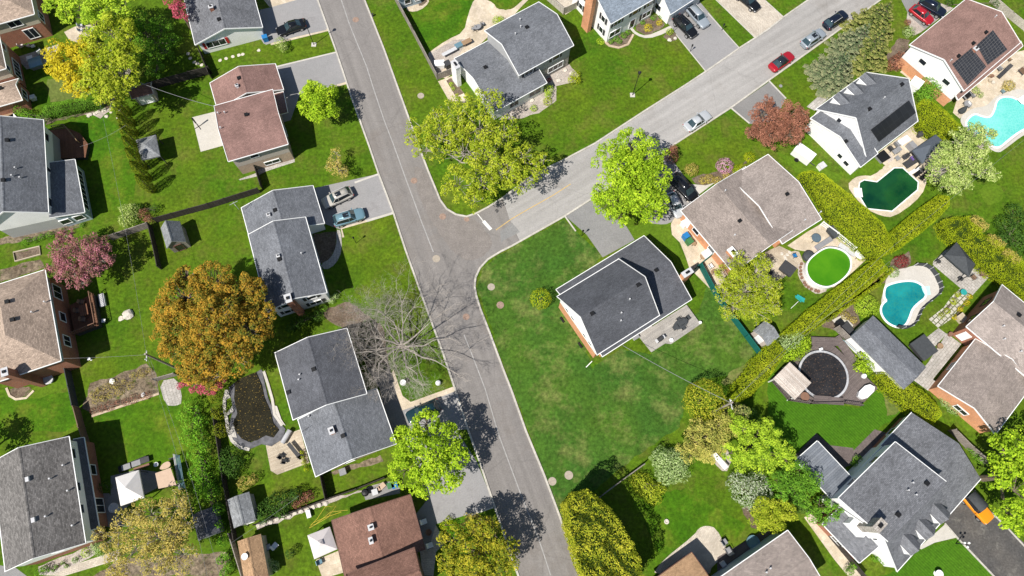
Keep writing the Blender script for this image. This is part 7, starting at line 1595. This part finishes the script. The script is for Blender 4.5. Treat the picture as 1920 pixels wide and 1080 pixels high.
# HE deck
g = Q(2, 2, '1265,268'); table('black oval patio table on the grey deck', g, 2.2, 1.3, A1, 'dark_canvas', round_=True, z=.35)
for lb, q, a in (('black wire chair left of the oval table', '1222,300', A1+3.1), ('black wire chair above the oval table', '1250,235', A2), ('black wire chair right of the oval table', '1318,225', A1), ('black wire chair below the oval table', '1285,300', A2+3.1)): chair(lb, Q(2, 2, q), a, 'dark_canvas', z=.35)
t = thing('gas_grill', 'black and steel gas grill on the grey deck', 'grill', (*G(*Q(2, 2, '1108,385'), .9).xy, .35)); LOC[t.name] = Vector((0, 0, 0)); t.rotation_euler = (0, 0, A1)
MB().box((0, 0, .1), .8, .55, .75).build('cabinet', 'black', t, local=True); MB().tube([(-.38, 0, .9), (.38, 0, .9)], .28, 12).build('lid', 'dark_grey', t, local=True)
for sg in (-1, 1): MB().box((sg*.58, 0, .8), .36, .5, .05).build('side_shelf', 'pale_grey', t, local=True)
bath('small round white stand on the grey deck', Q(2, 2, '1188,398'), 'white', .3, .6); bath('small white pot at the grey deck corner', Q(2, 2, '1402,268'), 'white', .22, .7)
strip('downspout', 'white_trim', S(2, 2, '600,550 555,595'), .1, 0, .1, kind=None, label='white downspout extension lying on the lawn', cat='pipe')
# by orange brick wall
for lb, q, r in (('round brown planter by the orange brick wall', '1365,745', .35), ('round wicker table by the white garden table', '1437,842', .5), ('round wicker stool at the lower end of the paving', '1515,962', .45)): table(lb, Q(2, 1, q), r*2, r*2, 0, 'wood', h=.5, round_=True)
bbox('storage_box', 'white cabinet standing against the orange brick wall', 'cabinet', Q(2, 1, '1465,820'), 1.1, 1.2, 1.0, A2, 'white'); chair('white garden chair near the green gate', Q(2, 1, '1490,918'), A1, 'white', s=1.2); chair('second white garden chair at the paving end', Q(2, 1, '1520,965'), A1+1, 'white')
bbox('ac_unit', 'white unit at the brick wall corner by the silver car', 'air conditioner', Q(2, 1, '1300,590'), .9, .8, 1.0, A2, 'white')
# oval pool surroundings
k3 = lambda s: Z(1380, 420, 5.4, s)[0]
simple('round_cover', 'round black covered heater beside the oval pool', 'cover', k3('720,335'), 0, lambda b, g: b.lathe((g.x, g.y, 0), [(.75, 0), (.8, .7), (.6, .9), (.1, 1.0)], 18), 'dark_canvas')
table('round white folded table beside the hedge', k3('1265,305'), 1.7, 1.5, 0, 'white', round_=True); bbox('storage_box', 'black storage box on the brown patio', 'box', k3('525,450'), 1.6, 1.9, .6, A1+.3, 'dark_grey')
bbox('storage_box', 'dark grey covered spa at the corner of the pool terrace', 'box', k3('1020,60'), 2.0, 1.7, .9, A1, 'dark_canvas'); table('glass topped table on the pool terrace', k3('815,140'), 1.4, 1.4, 0, 'glass_sky', round_=True)
bbox('bench_seat', 'purple cushioned bench beside the oval pool', 'bench', k3('890,195'), 2.8, .7, .45, A1, 'purple', lid='mid_grey'); bbox('bench_seat', 'long grey pool ladder box', 'bench', k3('1130,260'), .7, 2.6, .4, A1+.35, 'pale_grey')
chair('blue garden chair at the edge of the wispy tree', k3('297,392'), .5, 'blue'); chair('blue kids chair on the stepping stones', k3('595,322'), .3, 'blue'); chair('dark chair on the brown patio', k3('345,490'), 1, 'dark_grey')
for q in ('465,300', '495,330', '520,310', '505,355', '545,285'): rock('square stepping stone between the taupe house and the patio', k3(q), .25, group='stepping stones near the oval pool', flat=.12)
for k, q in enumerate(('655,410', '645,445', '648,480', '650,515', '660,550', '685,600', '700,625', '725,645', '755,665', '800,680', '828,688')): simple('plant_pot', 'brown plant pot in the stone border of the oval pool', 'pot', k3(q), 0, lambda b, g: b.lathe((g.x, g.y, 0), [(.14, 0), (.22, .3), (.18, .3), (.16, .22)], 10), 'terracotta', group='pots around the oval pool')
t = thing('lawn_toy', 'turquoise toy swing frame lying on the lawn', 'toy', G(*k3('640,760')))
for a, b_ in (('600,725', '690,775'), ('600,735', '660,790'), ('630,785', '555,855'), ('640,760', '690,790')): p, q = G(*k3(a), .4), G(*k3(b_), .3 if a[0] == '6' and b_ != '555,855' else .05); MB().beam(p, q, .12 if b_ != '555,855' else .05, .1).build('bar', 'teal' if b_ != '555,855' else 'white', t)
MB().box(G(*k3('645,755')), 1.2, .5, .35, -A1).build('seat', 'teal', t)
# patio of angular pool
k5 = lambda s: Z(1640, 180, 7.71, s)[0]
chair('grey lounge chair nearest the wall of the angular pool patio', k5('315,705'), A1, 'mid_grey', s=1.4); chair('dark lounge chair with a pillow on the angular pool patio', k5('225,765'), A1, 'dark_grey', s=1.4); chair('grey lounge chair left of the patio rug', k5('290,810'), A1+3.1, 'mid_grey', s=1.4)
table('small square side table on the angular pool patio', k5('335,895'), .7, .7, A1, 'mid_grey', h=.45); table('low grey table with white top by the patio wall', k5('430,640'), 1.0, 2.0, A2, 'white', h=.5)
bbox('storage_box', 'wicker storage box with black lid beside the patchwork rug', 'box', k5('125,870'), 1.6, 1.5, .7, A1, 'mid_grey', lid='black'); patch('rug', 'slats_pale', Z(1640, 180, 7.71, '170,860 225,815 285,915 195,975'), .03)
chair('purple draped chair on the angular pool patio', k5('545,910'), A1, 'purple', s=1.2); chair('dark wicker chair left of the purple chair', k5('430,890'), A1+3.1, 'dark_grey', s=1.2); table('long dark table beside the purple chair', k5('520,960'), 2.2, 1.1, A2+1.57, 'dark_grey')
simple('kettle_grill', 'black egg shaped grill near the low pale fence', 'grill', k5('625,585'), 0, lambda b, g: b.lathe((g.x, g.y, 0), [(.3, 0), (.35, .5), (.48, .8), (.3, 1.1), (.05, 1.15)], 14), 'dark_grey'); simple('gas_grill', 'grey covered grill by the steel blue canopy', 'grill', k5('510,765'), 0, lambda b, g: b.box((g.x, g.y, 0), 1.5, .8, 1.1, A2), 'mid_grey')
lounger('black sun lounger nearest the diving board', Q(3, 1, '1100,240'), Q(3, 1, '1165,190'), 'black'); lounger('second black sun lounger under the pale green tree', Q(3, 1, '1145,265'), Q(3, 1, '1210,205'), 'black')
# turquoise pool patio
k2 = lambda s: Z(1720, 100, 5.4, s)[0]
lounger('dark sun lounger on the turquoise pool patio', k2('820,245'), k2('945,125'), 'dark_grey'); chair('dark wicker chair beside the sun lounger', k2('830,155'), A1, 'mid_grey', s=1.4); chair('dark wicker chair at the right edge of the patio', k2('1060,190'), A1, 'siding_brown', s=1.8)
bbox('gas_grill', 'black grill beside the wall of the gabled house', 'grill', k2('530,410'), .9, .7, 1.1, A1, 'black'); chair('grey patio chair below the black grill', k2('490,445'), A1+3, 'mid_grey', s=1.3); chair('round grey seat next to the black grill', k2('568,430'), A1, 'mid_grey')
table('round grey table beside the white cushion', k2('515,508'), 1.2, 1.2, 0, 'mid_grey', round_=True); chair('white chair at the round grey table', k2('495,525'), A1+3, 'white'); chair('blue chair by the planter shrub', k2('870,385'), A1, 'car_blue'); chair('brown chair by the wall of the gabled house', k2('935,60'), A1, 'wood')
simple('parasol', 'closed black parasol lying by the hedge', 'parasol', k2('410,620'), 0, lambda b, g: (b.tube([(g.x, g.y, 0), (g.x, g.y, 2.3)], .04, 6), b.lathe((g.x, g.y, .9), [(.12, 0), (.5, .2), (.4, .6), (.12, 1.4)], 10)), 'dark_canvas')
table('white lounger cushion at the right edge of the turquoise pool', k2('1075,460'), 1.0, 1.8, A2, 'white', h=.4)
for i, q in enumerate(('745,240', '715,235', '725,285', '755,305')): simple('plant_pot', 'flower pot on the patio of the gabled house', 'pot', k2(q), 0, lambda b, g: b.lathe((g.x, g.y, 0), [(.2, 0), (.3, .4), (.25, .4), (.2, .3)], 10), ['terracotta', 'wood', 'pale_wood', 'stone_pale'][i], group='pots on the gabled house patio')
bbox('chimney_box', 'white ventilation hood box against the orange brick wall', 'box', Q(3, 0, '1120,615'), 1.6, 1.6, 2.4, A2+.3, 'white')
# right gazebo patio
k6 = lambda s: Z(1700, 480, 6.75, s)[0]
chair('wicker armchair below the black gazebo', k6('845,270'), A1, 'siding_brown', s=1.2); chair('wicker armchair under the right gazebo corner', k6('900,150'), A2, 'dark_grey', s=1.2); chair('dark chair under the gazebo edge', k6('880,60'), A2, 'dark_grey'); table('small dark pot table on the grey paving', k6('690,285'), .7, .7, 0, 'dark_grey', h=.5, round_=True); table('small plant table at the upper gazebo corner', k6('410,65'), .6, .6, 0, 'dark_grey', h=.5, round_=True)
table('round blue green tray table on the flagstones', k6('725,455'), .9, .9, 0, 'teal', round_=True, h=.5); bbox('storage_box', 'dark wooden bench along the hedge', 'bench', k6('1035,220'), 2.0, .7, .6, A2-1.57-.7, 'siding_brown')
bbox('hot_tub', 'black covered square spa beside the grey garage', 'spa', Q(3, 2, '1172,445'), 2.7, 2.5, .95, A2, 'dark_grey', lid='dark_canvas'); bbox('ac_unit', 'beige box unit beside the brick wall steps', 'air conditioner', Q(3, 2, '1462,222'), 1.0, 1.1, .9, A1, 'paver_tan')
simple('plant_pot', 'round brown pot at the terrace corner', 'pot', Q(3, 2, '1278,440'), 0, lambda b, g: b.lathe((g.x, g.y, 0), [(.3, 0), (.42, .5), (.36, .5), (.3, .4)], 14), 'wood'); simple('plant_pot', 'dark round pot near the orange wall', 'pot', Q(3, 2, '1358,352'), 0, lambda b, g: b.lathe((g.x, g.y, 0), [(.25, 0), (.35, .5), (.3, .5), (.25, .4)], 14), 'terracotta')
# dark deck things
k4 = lambda s: Z(1400, 600, 5.4, s)[0]
t = thing('hot_tub', 'white covered spa tub on the corner of the dark deck', 'spa', G(*k4('1215,730')))
MB().prism([(p.x, p.y) for p in [G(*q, 1.2) for q in rounded(Z(1400, 600, 5.4, '1115,750 1225,640 1320,690 1190,815'), 1)]], .55, 1.15).build('tub', 'pale_grey', t); MB().prism([(p.x, p.y) for p in [G(*q, 1.3) for q in rounded(Z(1400, 600, 5.4, '1112,752 1226,636 1325,690 1190,820'), 1)]], 1.15, 1.28).build('cover', 'white', t)
table('round rusty fire bowl on the dark deck', k4('592,775'), 1.2, 1.2, 0, 'terracotta', h=.5, z=.55, round_=True); table('long weathered bench on the lower edge of the dark deck', k4('770,805'), 2.4, 1.0, A1-.62, 'deck_dark', h=.55, z=.55); table('second weathered bench beside the long one', k4('900,820'), 2.2, 1.0, A1-.62, 'deck_dark', h=.5, z=.55)
bbox('storage_box', 'weathered grey bench box above the covered pool', 'bench', k4('795,215'), 3.6, 1.1, .6, A1-.6, 'deck_dark'); table('plank bench along the upper deck edge', k4('1000,300'), 1.2, 4.2, A1-.05, 'deck_dark', h=.5)
simple('pool_pump', 'white pool pump on the dark deck rail', 'pump', k4('1180,570'), .6, lambda b, g: b.lathe((g.x, g.y, .55), [(.3, 0), (.36, .3), (.25, .55), (.05, .6)], 12), 'white'); simple('pool_skimmer', 'small white skimmer lid at the rim of the covered pool', 'skimmer', k4('750,295'), .9, lambda b, g: b.box((g.x, g.y, .9), .5, .3, .12, .3), 'white')
bbox('storage_box', 'black bin behind the dark fence by the garage', 'box', k4('950,30'), .9, .8, .9, A1, 'black'); table('black metal table beside the garage', k4('1030,90'), 1.2, 1.8, A1, 'dark_grey'); simple('pool_brush', 'pale blue pool pole lying along the fence', 'pole', k4('1050,250'), 0, lambda b, g: b.tube([G(*k4('975,200'), 1.75), G(*k4('1115,325'), 1.75)], .04, 6), 'car_blue')
# sitting area of lower right garden
t = thing('garden_bench', 'long white bench on the round pinkish gravel', 'bench', G(*Q(2, 3, '1540,210')))
a, b_ = G(*Q(2, 3, '1485,140'), .45), G(*Q(2, 3, '1605,275'), .45); MB().beam(a, b_, .5, .07).build('seat', 'white', t); d_ = (b_-a).normalized(); n_ = Vector((-d_.y, d_.x, 0))*.25
MB().beam(a+n_+Vector((0, 0, .35)), b_+n_+Vector((0, 0, .35)), .05, .35).build('backrest', 'white', t)
for f in (.1, .9):
    for sg in (-1, 1): p = a.lerp(b_, f)+n_*sg*.8; MB().box((p.x, p.y, 0), .07, .07, .42).build('leg', 'white', t)
chair('grey wicker chair at the edge of the curved patio', Q(2, 3, '1590,825'), A1, 'mid_grey', s=1.3); chair('second grey wicker chair lower on the curved patio', Q(2, 3, '1620,890'), A1+1.5, 'mid_grey', s=1.3); bbox('storage_box', 'small blue grey box in the shade of the pale blue wall', 'box', Q(2, 3, '1585,990'), .6, .6, .6, A1, 'pale_grey')
simple('water_barrel', 'round blue tub in the shade of the pale blue wall', 'tub', Q(2, 3, '1800,825'), 0, lambda b, g: b.lathe((g.x, g.y, 0), [(.8, 0), (.85, .5), (.78, .5), (.7, .35), (.05, .35)], 18), 'car_blue')
# bottom lawn things
chair('white armchair on the front porch of the brown roofed house', Q(1, 3, '1262,672'), B1, 'white', s=1.2); chair('second white armchair on the front porch of the brown roofed house', Q(1, 3, '1308,848'), B1, 'white', s=1.2); simple('plant_pot', 'round pot between the two white porch chairs', 'pot', Q(1, 3, '1298,752'), 0, lambda b, g: b.lathe((g.x, g.y, 0), [(.3, 0), (.4, .5), (.33, .5), (.28, .4)], 14), 'terracotta')
chair('pale lounge chair beside the little orange shed', Q(1, 3, '92,865'), .5, 'pale_grey', s=1.2); chair('white lounge chair beside the little orange shed', Q(1, 3, '145,852'), .9, 'white', s=1.2); chair('pale chair on the terrace under the pinkish white gazebo', Q(1, 3, '480,975'), .4, 'car_blue')
simple('satellite_dish', 'white satellite dish on the little orange shed', 'dish', Q(0, 3, '1905,922'), 0, lambda b, g: (b.tube([(g.x, g.y, 2.6), (g.x, g.y, 3.3)], .04, 6), b.lathe((g.x, g.y, 3.2), [(.08, 0), (.3, .08), (.4, .18), (.38, .18), (.05, .06)], 16)), 'white')
cp = S(1, 3, '690,585 560,600 450,690 410,700 460,650 520,560 600,555 540,640 400,720 430,680 520,640 640,600')
wp = [G(*q, .03) for q in cp]; tag(MB().tube([p+Vector((0, 0, .0)) for p in wp], .03, 5).build('garden_hose', 'yellow_cord', origin=wp[0]), 'yellow garden hose lying in loops on the lawn', 'hose')
simple('tv_aerial', 'white roof aerial on the long grey house', 'aerial', Q(0, 1, '1868,578'), 0, lambda b, g: (b.tube([(g.x, g.y, 4.0), (g.x, g.y, 6.2)], .03, 5), b.beam((g.x-.5, g.y-.3, 6.1), (g.x+.5, g.y+.3, 6.1), .04), b.beam((g.x-.2, g.y+.3, 5.8), (g.x+.2, g.y-.3, 5.8), .04)), 'pale_grey')
for lb, q in (('flat grey box lamp on the street lawn by the spruces', (3, 0, '95,645')),): simple('utility_cover', lb, 'cover', Q(*q), 0, lambda b, g: b.lathe((g.x, g.y, 0), [(.28, .02), (.26, .06), (.05, .06)], 14), 'mid_grey')
simple('fire_hydrant', 'small dark hydrant on the verge by the top road', 'hydrant', (699.5, 30.5), 0, lambda b, g: b.lathe((g.x, g.y, 0), [(.16, 0), (.12, .1), (.12, .5), (.17, .55), (.1, .7), (.03, .75)], 10), 'dark_grey')
simple('fire_hydrant', 'orange red hydrant under the corner yellow green tree', 'hydrant', Q(1, 1, '1640,405'), 0, lambda b, g: b.lathe((g.x, g.y, 0), [(.18, 0), (.14, .1), (.14, .6), (.2, .65), (.12, .85), (.03, .9)], 10), 'rust')
